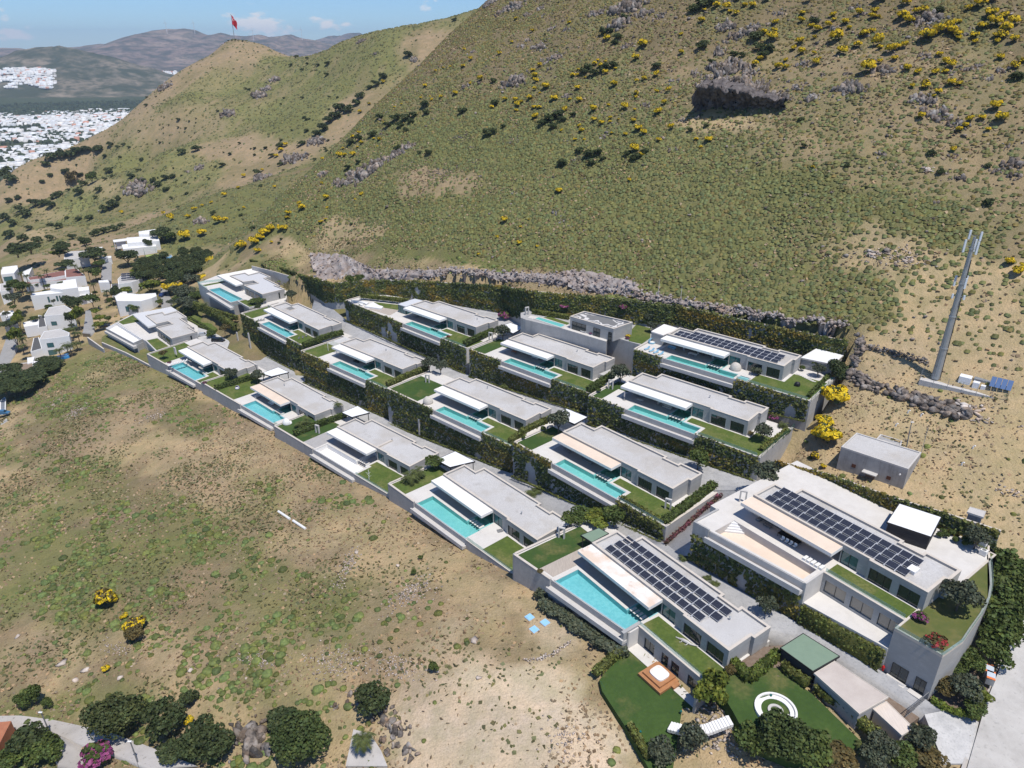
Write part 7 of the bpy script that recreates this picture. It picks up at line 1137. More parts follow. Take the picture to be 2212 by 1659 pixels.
# ---------------------------------------------------------------- haze over the plain
hz = MB().box(-16500,12700,-600,16700,PLAIN - 6,ZC + 330).build('haze',None); hz.data.materials.clear()
hm = bpy.data.materials.new('haze_air'); hm.use_nodes = True; nt = hm.node_tree; nt.nodes.clear(); ho = nt.nodes.new('ShaderNodeOutputMaterial'); hv = nt.nodes.new('ShaderNodeVolumePrincipled'); hv.inputs['Color'].default_value = (0.60,0.78,1.0,1); hv.inputs['Density'].default_value = 6.0e-5; nt.links.new(hv.outputs[0],ho.inputs['Volume']); hz.data.materials.append(hm); tag(hz,'pale blue air haze over the plain','haze',kind='stuff')
# ---------------------------------------------------------------- roads outside the estate
def drape(name,L,R_,n,m,lift_=.25,th=1.5):
    A = resample([march(p) for p in L],n); B = resample([march(p) for p in R_],n); k = 5; za = terr(A[:,0],A[:,1]); zb = terr(B[:,0],B[:,1]); zm = np.maximum(za,zb); zm = np.convolve(np.pad(zm,2,mode='edge'),np.ones(k) / k,'valid'); A[:,2] = zm + lift_; B[:,2] = zm + lift_ - .05; o = strip(name,[tuple(p) for p in A],[tuple(p) for p in B],n,m,th); return o
M_CRACK = mat('cracked_pale_concrete',(0.47,0.44,0.41),[((0.36,0.335,0.31),.4,.7),((0.56,.53,.5),.15,.6),((0.22,0.2,0.18),1.6,.6,.6,.68)],rough=.9)
drape('field_road',[r(15,-60,1330),r(15,130,1325),r(15,330,1350),r(15,560,1400),r(15,760,1450),r(15,1000,1540),r(15,1290,1655)],[r(15,-60,1395),r(15,110,1410),r(15,330,1430),r(15,520,1520),r(15,700,1580),r(15,860,1640),r(15,1000,1700)],40,M_CRACK,.3)
drape('field_road',[r(15,330,1440),r(15,420,1520),r(15,380,1680)],[r(15,520,1515),r(15,560,1560),r(15,560,1690)],14,M_CRACK,.22)
M_STREET = mat('worn_street_concrete',(0.50,0.475,0.445),[((0.38,0.36,0.335),.25,.7),((0.57,.55,.52),.6,.5),((0.3,.285,.27),1.8,.5,.58,.68)],rough=.9)
drape('street',[r(9,1830,1700),r(9,1960,1250),r(9,2060,1000),r(9,2150,800),r(9,2260,560)],[r(9,2300,1700),r(9,2400,1250),r(9,2450,1000),r(9,2480,800),r(9,2500,600)],30,M_STREET,.2)
drape('street_verge',[r(9,1790,1700),r(9,1945,1230),r(9,2040,1000),r(9,2125,800)],[r(9,1850,1700),r(9,1975,1250),r(9,2070,1000),r(9,2160,800)],20,M_CRACK,.3)
zpoly('gate_apron',[FR['B0'].w(45.4,-8.3,-9.75),FR['A1'].w(61,18,.45)] + [tuple(march(r(9,*p)) + [0,0,.35]) for p in [(1690,1640),(1860,1640),(1935,1260)]] + [tuple(march(r(9,1720,1240)) + [0,0,.3])],0,M_ROAD,th=2)
zpoly('planting_bed',[tuple(p) for p in pw(9,[(1600,1215),(1930,1340),(1985,1160),(1800,900),(1640,1130)],[98.1,98.3,98.0,96.5,97.6])],0,mat('soil_bed',(.16,.12,.09),rough=.95),th=2)
# ---------------------------------------------------------------- garages, carports, sheds
def roofed(n,pts,drop,h,label,roof,wall,posts=True,name='carport',cat='carport',rim=None,solid=None):
    P = [at(r(n,*p),drop) for p in pts]; o = np.mean(P,axis=0); Q = ccw([(p[0] - o[0],p[1] - o[1]) for p in P]); root = empty(name,(o[0],o[1],o[2] - h)); tag(root,label,cat); MB().prism(inset(Q,.12),h - .25,h).build('roof',roof,root); MB().ring(Q,inset(Q,.118),h - .35,h + .06).build('roof_rim',rim or wall,root)
    if posts:
        for q in inset(Q,.35): MB().box(q[0] - .1,q[0] + .1,q[1] - .1,q[1] + .1,-1,h - .36).build('post',wall,root)
    if solid: MB().prism(inset(Q,.25),-1,h - .251).build('wall',solid,root)
    return root
M_GRROOF = mat('grey_green_roof',(0.20,0.275,0.20),[((.17,.24,.175),.8,.5)],rough=.8)
roofed(9,[(630,880),(780,785),(1020,935),(845,1035)],95.9,2.6,'green flat roofed carport beside the driveway, below the nearest villa',M_GRROOF,M_DARK,solid=mat('dark_slats',(.05,.05,.05)))
roofed(7,[(410,680),(570,615),(660,665),(510,745)],95.6,3.2,'small green roofed carport at the left end of the nearest villa',M_GRROOF,M_DARK)
roofed(9,[(850,1045),(985,965),(1335,1200),(1145,1310)],96.2,3.2,'long low garage with a pale weathered flat roof beside the driveway',mat('weathered_screed',(.55,.49,.44),[((.44,.38,.34),.3,.7)]),M_STONE,False,'garage','garage',M_COPING,M_STONE)
roofed(9,[(1230,1275),(1320,1225),(1500,1400),(1420,1450)],97.4,3.0,'small shed with cream ribbed roof beside the gate',mat('cream_ribbed_roof',(.66,.58,.51),[((.55,.48,.42),1.5,.6,.4,.6,(3,.3,1))]),M_STONE,False,'shed','shed',M_COPING,M_COPE2)
for a in [(1,[(1610,1040),(1760,985),(1855,1030),(1700,1068)],109.8,3.0,'white flat carport between the two far left lowest-row pools'),(2,[(320,1270),(460,1212),(566,1272),(410,1312)],107.6,3.0,'white flat carport left of the villa with the white drained pool'),(6,[(1140,465),(1310,390),(1485,480),(1265,532)],103.2,3.0,'white stained carport right of the villa with the white drained pool'),(3,[(170,1182),(290,1125),(475,1200),(360,1262)],92.8,3.0,'bright white carport behind the villa at the hedged road corner'),(2,[(1685,525),(1790,488),(1912,530),(1815,582)],89.4,3.0,'white ribbed carport left of the villa below the studio'),(3,[(570,825),(700,768),(760,790),(640,845)],91.2,2.6,'small grey lean-to at the right end of the villa below the studio')]:
    roofed(*a,roof=M_SHEET if 'grey' not in a[4] else M_GRAVEL,wall=M_DARK if 'grey' not in a[4] else M_STONE,solid=None if 'grey' not in a[4] else M_STONE)
roofed(4,[(265,1125),(435,1025),(672,1075),(555,1185)],79.4,3.2,'stone garage with white ribbed roof right of the uppermost solar villa',M_SHEET,M_CONC,False,'garage','garage',M_COPE2,M_STONE)
roofed(5,[(1015,1010),(1125,845),(1495,965),(1405,1140)],85.3,3.6,'black louvred carport with white sheet roof behind the largest villa',M_SHEET,M_DARK,True,solid=mat('black_louvres',(.02,.02,.025),[((.05,.05,.055),3,.6,.45,.55,(.2,.2,6))]))
fr = FR['D1']; root = fr.root('side_wing'); tag(root,'low stone wing with flat cream roof at the left of the uppermost solar villa','building'); Pw = ccw(pk(fr,3,[(1030,455),(1140,393),(1265,430),(1130,487)],79)); MB().prism(Pw,0,3.3).build('wall',M_STONE,root); MB().prism(inset(Pw,-.1),3.301,3.6).build('roof',M_CANOPY,root)
fr = FR['C3']; root = fr.root('glass_room'); tag(root,'glass walled pavilion with pale roof at the left of the villa with the sculpture','building'); Pg = ccw(pk(fr,2,[(812,330),(960,283),(1030,300),(880,352)],90.2)); MB().prism(Pg,3.0,3.3).build('roof',mat('pale_metal_roof',(.6,.61,.63),rough=.5),root)
for i in range(4):
    A,B = np.array(Pg[i]),np.array(Pg[(i + 1) % 4]); edge_doors(root,A,B,0,3.0,[(.1,math.dist(A,B) - .1,max(2,int(math.dist(A,B) / 1.4)))],M_GLASSB)
# utility building of bare concrete
M_OLDC = mat('old_streaked_concrete',(.36,.355,.35),[((.25,.245,.24),.3,.8,.42,.62),((.43,.42,.41),.8,.5),((.2,.195,.19),.5,.6,.5,.75,(3,3,.3))],rough=.9)
P = [at(r(5,*p),86) for p in [(620,350),(755,228),(1320,400),(1205,545)]]; o = np.mean(P,axis=0); Q = ccw([(p[0] - o[0],p[1] - o[1]) for p in P]); root = empty('utility_building',(o[0],o[1],o[2] - 6.5)); tag(root,'bare concrete utility building with flat gravel roof on the dry slope','building'); MB().prism(Q,-2.5,6.1).build('wall',M_OLDC,root); MB().ring(Q,inset(Q,.35),6.101,6.5).build('parapet',M_COPE2,root); MB().prism(inset(Q,.36),6.101,6.25).build('roof',M_GRAVEL,root)
A = np.array([P[0][0] - o[0],P[0][1] - o[1]]); B = np.array([P[3][0] - o[0],P[3][1] - o[1]]); e = (B - A) / np.linalg.norm(B - A); nn = np.array([e[1],-e[0]]); Tw = lambda s,q,z: (*(A + e * s + nn * q),z)
for s0 in (3.2,11.0): w_ = MB(Tw).box(s0,s0 + .9,.005,.06,2.2,3.1).build('window',mat('rusty_grille',(.12,.05,.03)) if s0 < 4 else bpy.data.materials['rusty_grille'],root)
MB(Tw).box(6.6,8.6,.005,.08,-.3,2.0).build('door',mat('rusty_door',(.22,.2,.17),[((.18,.09,.05),1,.7)]),root); MB(Tw).box(5.9,9.1,.0,1.5,2.5,2.75).build('door_canopy',M_COPE2,root); MB(Tw).tube([(13.6,.5,4.8),(13.6,.9,4.9)],.18,8).build('lamp',M_WHITE,root)
P2 = [at(r(5,*p),86.6) for p in [(925,285),(962,245),(1152,300),(1140,345)]]; Q2 = ccw([(p[0] - o[0],p[1] - o[1]) for p in P2]); MB().prism(Q2,-1,5.7).build('annex',M_OLDC,root); MB().ring(inset(Q2,-.02),inset(Q2,.3),5.701,6.0).build('annex_parapet',M_COPE2,root)
a = at(r(5,1318,395),86.0); root = empty('aerial_mast',tuple(a)); tag(root,'thin aerial mast at the corner of the concrete utility building','mast'); MB().tube([(0,0,-5),(0,0,6.5)],.06,6).build('pole',M_METAL,root)
roofed(5,[(1715,920),(1742,875),(1882,915),(1860,968)],84.4,2.6,'small concrete box with an open hatch above the ivy wall',M_COPE2,M_COPE2,False,'pump_chamber','concrete box',M_COPE2,M_OLDC)
wallrun('low concrete foundation wall right of the utility building',[(*at(r(5,1320,470),89.5)[:2],91.5,89.3),(*at(r(5,1705,600),90.5)[:2],93.2,90.3),(*at(r(5,1780,480),88.8)[:2],90,88.6)],.35,None,M_OLDC,False)
for (x,y) in [(1200,50),(1312,80),(1095,165),(1765,360),(1668,505),(468,140)]:
    q = march(r(5,x,y + 8)); o = empty('vent_pipe',tuple(q)); tag(o,'small white bent vent pipe standing in the dry grass','pipe','white vent pipes'); MB().tube([(0,0,-.2),(0,0,.6),(.18,-.1,.85),(.35,-.2,.75)],.16,8).build('pipe',M_WHITE,o)
# ---------------------------------------------------------------- telecom mast
q = march((2020,817)); root = empty('telecom_mast',tuple(q)); tag(root,'tall grey telecom mast with panel antennas on the dry slope','mast'); Hm = 36.5
for i in range(4): z0,z1 = i * 8.4,(i + 1) * 8.4; MB().tube([(0,0,z0),(0,0,z1)],[1.0 - .14 * i,.88 - .14 * i],12).build('mast_section',M_METAL,root); MB().tube([(0,0,z1 - .12),(0,0,z1 + .12)],1.02 - .14 * i,12).build('flange',M_METAL,root)
MB().tube([(0,0,33.6),(0,0,Hm)],[.36,.3],10).build('mast_section',M_METAL,root)
for s in (-.18,.18): MB().tube([(1.05 + s,.2,.3),(.6 + s,.1,33)],.035,5).build('ladder_rail',M_METAL,root)
MB().tube([(.9,-.5,.3),(.45,-.3,31)],.14,6).build('cable_run',M_DARK,root)
for z,rr,hh,n in ((34.2,1.6,3.0,3),(36.8,1.2,2.2,2),(25.6,1.5,2.6,3),(22.0,1.4,1.1,3)):
    for j in range(n):
        a = 2 * math.pi * j / n + z; x,y = rr * math.cos(a),rr * math.sin(a); MB().tube([(0,0,z),(x,y,z)],.05,5).build('bracket',M_METAL,root); f = MB(); f.box(x - .22,x + .22,y - .14,y + .14,z - hh / 2,z + hh / 2); f.build('panel_antenna',mat('antenna_white',(.62,.68,.74),rough=.5) if 'antenna_white' not in bpy.data.materials else bpy.data.materials['antenna_white'],root)
cab = [march(r(4,x,y)) for x,y in [(1345,1330),(1500,1355),(1700,1400),(1920,1440)]]; zb = q[2] + .1
e = (cab[3] - cab[0])[:2]; e /= np.linalg.norm(e); root = empty('equipment_compound',tuple(cab[1]),math.atan2(e[1],e[0])); tag(root,'fenced equipment cabinets with a solar array at the foot of the mast','equipment'); MB().box(-5,14,-1.5,7,-2,.25).build('slab',M_COPE2,root)
MB().box(3.0,5.6,1.4,3.6,.26,2.6).build('cabinet',M_SHEET,root); MB().box(6.2,7.6,.8,2.2,.26,2.1).build('cabinet',M_SHEET,root); MB().box(8.0,9.0,.8,1.8,.26,1.7).build('cabinet',M_SHEET,root); MB().box(6.0,9.5,3,5,.26,2.3).build('generator',M_METAL,root)
for i in range(4): f = MB(); f._add([(9.6 + i * 1.15,.6,2.2),(10.65 + i * 1.15,.6,2.2),(10.65 + i * 1.15,2.9,4.0),(9.6 + i * 1.15,2.9,4.0)],[[0,1,2,3],[3,2,1,0]][:1]); f.build('solar_module',mat('compound_solar',(.10,.16,.3),rough=.2) if i == 0 else bpy.data.materials['compound_solar'],root)
for x in (9.8,14.0): MB().tube([(x,2.6,0),(x,2.6,3.6)],.06,5).build('frame_post',M_METAL,root)
M_GFENCE_ = M_GFENCE; M_GFENCE = M_METAL; L_ = lambda x,y: tuple(np.array(root.location) + [x * e[0] - y * e[1],x * e[1] + y * e[0],.25])
fence([L_(-5,-1.5),L_(14,-1.5),L_(14,7),L_(-5,7),L_(-5,-1.5)],2.2,'thin wire fence round the equipment at the mast',3); M_GFENCE = M_GFENCE_
# ---------------------------------------------------------------- hedges and edging
def hp(n,pts,d): return [tuple(at(r(n,*p),d)) for p in pts]
HB = lambda pts,w,h,lb,mt=None,**k: leaf_box('clipped_hedge',pts,w,h,mt or L_HEDGE,lb,'hedge','clipped hedges of the estate',**k)
HB(hp(1,[(1215,1185),(1590,1075)],112.8),1.6,1.7,'hedge left of the villa with the wicker egg chair',L_GREEN); HB(hp(1,[(1905,1585),(2200,1470)],110.8) + hp(6,[(360,90)],110.8),1.6,1.7,'hedge left of the villa with the white drained pool',L_GREEN); HB(hp(1,[(1985,810),(2200,730)],102.3) + hp(2,[(330,590)],102.3),1.8,1.8,'hedge left of the villa with the slatted pergola',L_GREEN); HB(hp(2,[(720,1045),(870,975),(1070,895)],100.3),1.5,1.6,'hedge left of the villa with the domed daybed'); HB(hp(2,[(1395,685),(1640,570)],92.6),1.6,1.6,'hedge left of the villa below the studio',L_GREEN); HB(hp(2,[(1785,1540),(1900,1450),(2150,1330)],96.0),1.4,1.4,'hedge left of the villa at the hedged road corner'); HB(hp(3,[(480,985),(690,850)],89.5),1.8,1.7,'hedge left of the villa with the folded parasol',L_GREEN)
HB(hp(7,[(1145,575),(1570,250)],96.0),2.0,1.3,'thick hedge along the corner ramp beside the road corner villa',L_GREEN); HB([FR['B1'].w(41.6,-9.6,-3.4),FR['B1'].w(41.6,11,-.2)],.8,.7,'low reddish flower hedge below the corner ramp wall',leafmat('red_hedge',(.11,.085,.05),(.2,.06,.09),.7)); HB(hp(7,[(760,440),(1140,660)],98.6),1.0,3.4,'tall ivy hedge on the wall at the road corner')
HB(hp(8,[(625,760),(765,900),(1020,690)],98.8),1.6,1.7,'bright green angled hedge below the right corner of the nearest villa',leafmat('bright_hedge',(.14,.18,.03),(.09,.12,.025),.7)); HB(hp(8,[(1060,790),(1280,950)],98.8),1.3,1.5,'hedge beside the green roofed carport'); HB(hp(8,[(1350,985),(1560,1130),(1860,1390)],99.4),1.5,1.6,'long hedge between the fire pit lawn and the garage'); fr = FR['B0']; HB([fr.w(20.5,-10.9,-8.8),fr.w(35.0,-9.2,-9.0)],1.0,4.2,'tall yellow green hedge wall along the driveway'); HB(hp(10,[(1800,930),(1640,1060)],103),1.4,1.5,'flowering hedge at the top of the hot tub lawn'); HB(hp(10,[(1870,1400),(1990,1600)],103.6),1.2,1.3,'yellow green hedge along the lower edge of the hot tub lawn'); HB(hp(2,[(495,268),(900,312)],92.4),1.6,1.5,'hedge behind the deck with the white sculpture'); HB(hp(3,[(0,300),(310,350)],84.3),1.2,1.6,'hedge behind the small narrow pool'); HB(hp(20,[(0,560),(250,660),(500,830)],[113][0]),1.6,3.0,'long ivy hedge below the wide upper left villa'); HB(hp(20,[(0,520),(200,600),(520,700)],111.5),1.4,2.0,'upper tier hedge below the wide upper left villa')
HB(hp(1,[(985,560),(1060,600),(1190,680)],116.6),1.0,.8,'low hedge beside the parked silver hatchback',L_GREEN); HB(hp(3,[(1985,1500),(2212,1330)],89.6),1.2,1.2,'flower hedge along the green fence of the villa with the parasol'); HB(hp(4,[(330,1470),(510,1290)],82.5),.9,1.0,'hedge along the right garden edge of the uppermost villa',L_GREEN)
for k,(d0,d1) in ROADZ.items():
    uL,uR,u0,u1,vL,vR = PLOTS[k]; fr = FR[k]; pts = []
    for i in range(5): u = uL + (uR - uL) * i / 4; x,y,_ = fr.w(u,vfront(k,u) - 1.3); pts.append((x,y,ZC - d0 - (d1 - d0) * i / 4 + .05))
    leaf_box('edging_hedge',pts,.6,.35,L_HEDGE,'low green edging along the road below ' + WHO[k],'hedge','low edging hedges',size=.22,dens=10)
wallrun('ivy topped wall behind the wide upper left villa',[(*at(r(20,705,60),101)[:2],105,99.5),(*at(r(20,980,130),101)[:2],105,99.5),(*at(r(20,1265,225),100.5)[:2],104,98.5),(*at(r(2,100,130),97.5)[:2],101,94.5)])
_W = [(-80,290,99,89.5),(-90,308,101.5,93),(-101,324,104,97)]; wallrun('ivy covered wall closing the upper left end of the road',_W[::-1])
for i,(a,b) in enumerate(zip(_W[1:],_W[:-1])): d = np.array([b[0] - a[0],b[1] - a[1]],float); d /= np.linalg.norm(d); ivy('ivy on the wall at the upper left road end, ' + ['right','left'][i] + ' half',a,b,ZC - a[3] + .2,ZC - b[3] + .2,ZC - a[2],ZC - b[2],(d[1],-d[0]),cover=.75,dens=9,size=.5,seed=160 + i)
HB(hp(20,[(705,65),(980,135),(1265,228)],104.6),1.2,5.2,'tall ivy hedge behind the wide upper left villa',L_IVY,dens=9,size=.4)
zpoly('lawn',pw(20,[(900,160),(1060,200),(1250,330),(1130,330),(940,200)],105.2),0,mat('dry_court_lawn',(.26,.21,.11),[((.2,.18,.08),.4,.6)],rough=.95),th=2)
zpoly('lawn',pw(1,[(960,560),(1060,520),(1230,650),(1180,680)],[116.4,116.2,116.2,116.6]),0,M_LAWN,th=3)
zpoly('parking_court',pw(1,[(1060,640),(1190,680),(1340,760),(1300,860),(1150,790),(1050,745)],[117.2,117,116.4,116,116.6,117.2]),0,M_ROAD,th=3)
balustrade([tuple(at(r(20,*p),105.2)) for p in [(25,240),(150,320)]] ,'glass balustrade at the left end of the long light blue pool',1.0); balustrade([tuple(at(r(20,*p),105.2)) for p in [(25,240),(370,205)]],'glass balustrade behind the terrace of the wide upper left villa',1.0)
for k in ('A2','A3','A4','B1','B2','B3','C1','C2','C3','D1'):
    uL,uR,u0,u1,vL,vR = PLOTS[k]; fr = FR[k]; balustrade([fr.w(u1 + .8,vfront(k,u1) - .2,.3),fr.w(uR - .5,vfront(k,uR) - .2,.3)],'glass balustrade at the lawn edge of ' + WHO[k],.9,3.2)
# ---------------------------------------------------------------- garden trees
def gt_(kind,n,x,y,d,w,h,label,cat='tree',name='garden_tree'): plant(kind,at(r(n,x,y),d),h,w,label,cat,name,'garden trees of the estate')
for a in [('olive',1,1365,1110,113.3,5.5,5.5,'olive tree at the right end of the villa with six loungers'),('olive',1,1580,1120,112.6,5.5,5,'olive tree above the hedge left of the egg chair villa'),('olive',1,2020,350,104.6,6,5,'olive tree beside the court of the wide upper left villa'),('olive',1,1880,400,104.8,6,4.5,'olive tree left of the court wall of the upper left villa'),('olive',2,1085,910,100.3,6,5.5,'left olive tree above the villa with the domed daybed'),('olive',2,1185,930,100.3,5.5,5,'right olive tree above the villa with the domed daybed'),('olive',2,1725,640,92.6,6,6,'olive tree beside the white ribbed carport'),('olive',3,755,910,89.5,6.5,6.5,'olive tree left of the villa with the folded parasol'),('olive',3,1000,400,84.3,5,5.5,'olive tree on the lawn right of the patterned roof studio'),('olive',3,1030,465,84.3,3.6,4,'smaller olive tree beside the terrace of the uppermost villa'),('cypress',3,1290,385,83,4.5,6,'cypress behind the uppermost solar villa, left one'),('cypress',3,1430,395,83,4.5,8,'tall cypress behind the uppermost solar villa'),('cypress',3,1565,430,82.5,4,7,'cypress behind the uppermost solar villa, right one'),('olive',3,220,1330,95.4,6.5,6.5,'olive tree beside the bright white carport'),('green',3,1430,1650,95.6,5.5,5.5,'bright green tree at the road bend behind the corner villa'),('olive',7,1990,260,92.5,7,7,'big olive tree at the top of the corner ramp'),('olive',9,1770,640,88.6,7,6.5,'dark olive tree on the curved roof garden'),('olive',9,1885,240,88.6,5,5,'olive tree behind the clipped bushes of the roof garden'),('olive',8,910,330,97.8,4.2,4.5,'small olive tree beside the driveway behind the nearest villa'),('olive',3,1985,1410,89.5,5,5,'olive tree on the lawn corner of the villa with the parasol'),('olive',4,410,1290,82.5,4,4,'silver shrub beside the stepping slabs of the uppermost villa'),('dark',4,600,1345,84,8,6.5,'round dark tree outside the garage of the uppermost villa'),('green',4,390,1220,82.3,3,3,'small green tree by the white roofed garage'),('green',7,700,590,99.2,6,5,'dense green tree above the small green carport'),('lime',7,560,590,99.2,7,3.4,'lime green bush above the small green carport'),('green',7,440,560,99.4,6,3.6,'green bush with grey driftwood above the nearest lawn'),('green',7,330,600,99.2,5,3.2,'bush beside the stone shower of the nearest villa'),('green',2,400,170,85,4,4.5,'dark conifer on the bench below the cut rock'),('green',2,480,150,84.6,4,4,'second dark conifer on the bench below the cut rock'),('green',6,1140,545,106.3,6,3.8,'round green bush beside the white stained carport'),
          ('green',1,1180,730,117,5,3.4,'bush between the silver hatchback and the black van'),('olive',1,1000,480,117.4,8,7,'large grey olive above the wide lower left villa'),('olive',1,960,440,117.6,8,7,'grey olive behind the wide lower left villa'),('green',19,1110,180,117.4,7,5,'garden tree at the back corner of the wide lower left villa'),('dark',20,790,600,105.2,3,4.5,'dark shrub in the corner of the upper left lawn'),('green',20,770,490,105.2,8,2.4,'shrub bed at the end of the long blue pool lawn'),('brown',20,370,860,114,5,4,'reddish shrub in the hedge below the upper left villa')]: gt_(*a)
for a in [(20,290,650,111.5),(20,430,720,112),(20,510,800,112.5),(20,120,540,110.5),(20,340,700,111.8)]: palm(at(r(*a[:3]),a[3]),1.6,2.4,'short palm between the hedge tiers below the upper left villa','short palms on the hedge tiers')
for n,x,y,d,h,L,lb in [(6,920,660,106.3,1.6,3.4,'broad palm on the lawn right of the drained pool villa'),(6,985,620,106.3,1.8,3.2,'second broad palm on the lawn right of the drained pool villa'),(6,2000,790,107,1.4,3.4,'palm behind the villa left of the nearest solar roof'),(1,1950,1510,110.8,1.2,2.6,'palm beside the wicker egg chair'),(1,2010,1490,110.8,1.3,2.6,'second palm beside the wicker egg chair'),(7,1310,890,98.4,.4,1.6,'small palm by the driveway wall'),(7,1515,1070,98.4,.5,1.5,'small palm behind the nearest solar roof'),(7,1580,1120,98.4,.5,1.5,'second small palm behind the nearest solar roof'),(8,440,930,98.8,.6,1.9,'sago palm at the end of the grass strip'),(3,2170,1290,89.6,.8,2.0,'short palm on the lawn of the villa with the parasol'),(8,1760,1480,99.8,.5,1.6,'sago palm below the long hedge'),(8,1790,1560,100,.5,1.6,'second sago palm below the long hedge'),(3,840,1385,98.8,.5,1.4,'small palm behind the corner villa'),(2,290,1215,108,.8,2.2,'palm beside the road right of the egg chair villa'),(2,1740,1055,100,.6,1.8,'small palm at the foot of the ivy wall')]: palm(at(r(n,x,y),d),h,L,lb,None,.3)
# trees right of the gatehouse
for i,(x,y,w,h) in enumerate([(2060,420,8,7),(2040,560,8,7),(2030,700,8,7),(2120,500,7,6.5),(2010,830,7.5,7),(2090,640,7,6),(2000,330,6,6),(1990,940,6,5.5),(2180,420,6,6),(2060,780,7,5.5),(2200,600,5,5)]): q = march(r(9,x,y + 60)); plant('green',q,h,w,'feathery green tree in the row between the curved wall and the street','tree','street_tree','green trees along the street')
for kind,x,y,w,h,lb in [('brown',1690,1190,4,3.4,'brownish shrub at the gatehouse corner'),('olive',1800,1210,5.5,5,'grey olive in the bed outside the gate'),('green',1850,1030,5,4,'shrub above the recycling bins'),('flower',1820,950,4,3,'white flowering shrub below the curved wall'),('lime',1920,1220,4,2,'lime green shrub beside the street'),('green',1880,1300,4,2,'green shrub at the end of the gate bed'),('green',1760,1060,4,3,'shrub against the curved wall')]: plant(kind,at(r(9,x,y),98),h,w,lb,'shrub','street_shrub','shrubs outside the gate')
HB(hp(9,[(1610,1225),(1750,1300),(1920,1335)],98.2),1.2,.7,'bright green low hedge round the bed outside the gate',leafmat('bright_edge',(.16,.21,.03),(.12,.16,.025)))
# big trees at the bottom of the picture
for kind,n,x,y,d,w,h,lb in [('biggreen',9,640,1560,None,9.5,7.5,'large dark green tree below the round fire pit'),('green',9,430,1560,None,6,5,'leafy bush left of the large tree below the fire pit'),('green',9,800,1640,None,8,6,'leafy tree right of the large tree at the bottom edge'),('lime',9,175,1260,None,6.5,7.5,'yellow brown tree above the garden stairs'),('olive',8,270,1530,None,5,6.5,'grey olive beside the garden stairs'),('olive',22,720,930,None,5,5,'silver olive at the bottom of the hot tub lawn'),('olive',9,1510,1540,None,4.5,5,'olive at the corner of the cream roofed shed'),('olive',8,1900,1560,None,5,4.5,'silver shrub below the long hedge'),('green',8,2080,1640,None,5,3.5,'yellowish shrub at the bottom edge below the shed'),('brown',9,1000,1640,None,6,3.5,'brown shrub at the bottom edge'),('olive',9,1230,1640,None,5,4,'grey shrub at the bottom edge right of the large tree'),('brown',9,1560,1620,None,6,2.5,'reddish shrub beside the shed at the bottom edge'),
        ('bigdark',15,780,1430,None,10.6,8,'large round dark pine beside the pale road'),('dark',15,1095,1440,None,7.5,7.5,'dark bushy tree right of the large round pine'),('dark',15,1230,1250,None,4,3.4,'small round dark bush in the straw above the road'),('dark',15,1310,1540,None,6.5,6.5,'dark tree beside the grey crag'),('dark',15,1420,1590,None,6.5,6.5,'tall dark tree at the bottom edge by the crag'),('dark',15,1260,1600,None,5,5,'dark bush at the bottom edge left of the crag'),('biggreen',15,1960,1560,None,10.5,7.5,'large deep green tree at the bottom edge right of the crag'),('dark',15,1830,1400,None,6,4,'dark bush above the crag'),('dark',10,215,1290,None,6.5,5.5,'dense green bush above the jagged rocks'),('green',15,240,1240,None,3.6,5,'small broad leaved tree above the pale road'),('green',15,170,1270,None,3.4,3.6,'second small broad leaved tree above the pale road'),('green',15,315,1270,None,2.2,2.4,'little bush above the pale road'),('dark',15,210,1560,None,7,6,'dark tree inside the road bend'),('green',15,290,1600,None,6,5,'green tree inside the road bend'),('green',15,100,1640,None,6,4,'lime green bush at the lower left corner'),('green',15,350,1600,None,5,4,'dark green tree by the road island wall'),('flower',15,640,1640,None,5.5,4.5,'pink flowering oleander below the pale road'),('dark',15,1130,1600,None,6,3.5,'dark bush under the road edge'),('brown',15,885,830,None,4.5,3.6,'brown bush with orange flowers in the field'),('green',10,600,1040,None,2,2.4,'small green shrub above the bare dirt'),('green',10,470,405,None,1.5,1.2,'small round shrub left of the rubble'),('green',10,515,305,None,1.4,1,'little round shrub above the rubble')]:
    q = march(r(n,x,y)); plant(kind,q,h,w,lb,'tree' if h > 4 else 'shrub','field_tree' if h > 4 else 'field_shrub','trees and shrubs along the bottom edge')
palm(march(r(10,150,1560)),3.2,2.6,'palm beside the stone terrace at the bottom edge',None,.3)
for (x,y) in [(1300,540),(1330,600),(1380,640),(1450,680),(1500,720),(1560,750),(1620,790),(1680,840),(1740,870),(1420,660),(1530,735),(1790,900)]: plant('grey',march(r(10,x,y + 25)),random.uniform(1.6,2.4),random.uniform(3.2,4.5),'tufted tall grass clump along the foot of the near pool wall','grass','tall_grass_clump','tall grass along the near wall')
for i,(x,y) in enumerate([(1500,1105),(1475,1140),(1530,1140),(1580,1120),(1610,1180),(1690,1180),(1735,1210),(1690,1215)]): plant('ball',at(r(5,x,y),88.5),1.2,1.5,'clipped round bush beside the black carport','topiary','clipped_bush','clipped round bushes')
for n,x,y,d,s,lb in [(2,2080,1430,96,1.4,'right clipped ball in the corner villa garden'),(2,1905,1505,96,1.2,'left clipped ball in the corner villa garden'),(3,570,985,89.5,1.4,'grey clipped ball beside the stone portal'),(3,85,1320,96,1.5,'clipped ball below the olive by the white carport'),(4,275,1240,82.5,1.7,'clipped ball beside the white roofed garage'),(1,880,870,117.2,.9,'small clipped ball on the far left lawn')]: plant('ball',at(r(n,x,y),d),s,s * 1.1,lb,'topiary','clipped_bush',None)
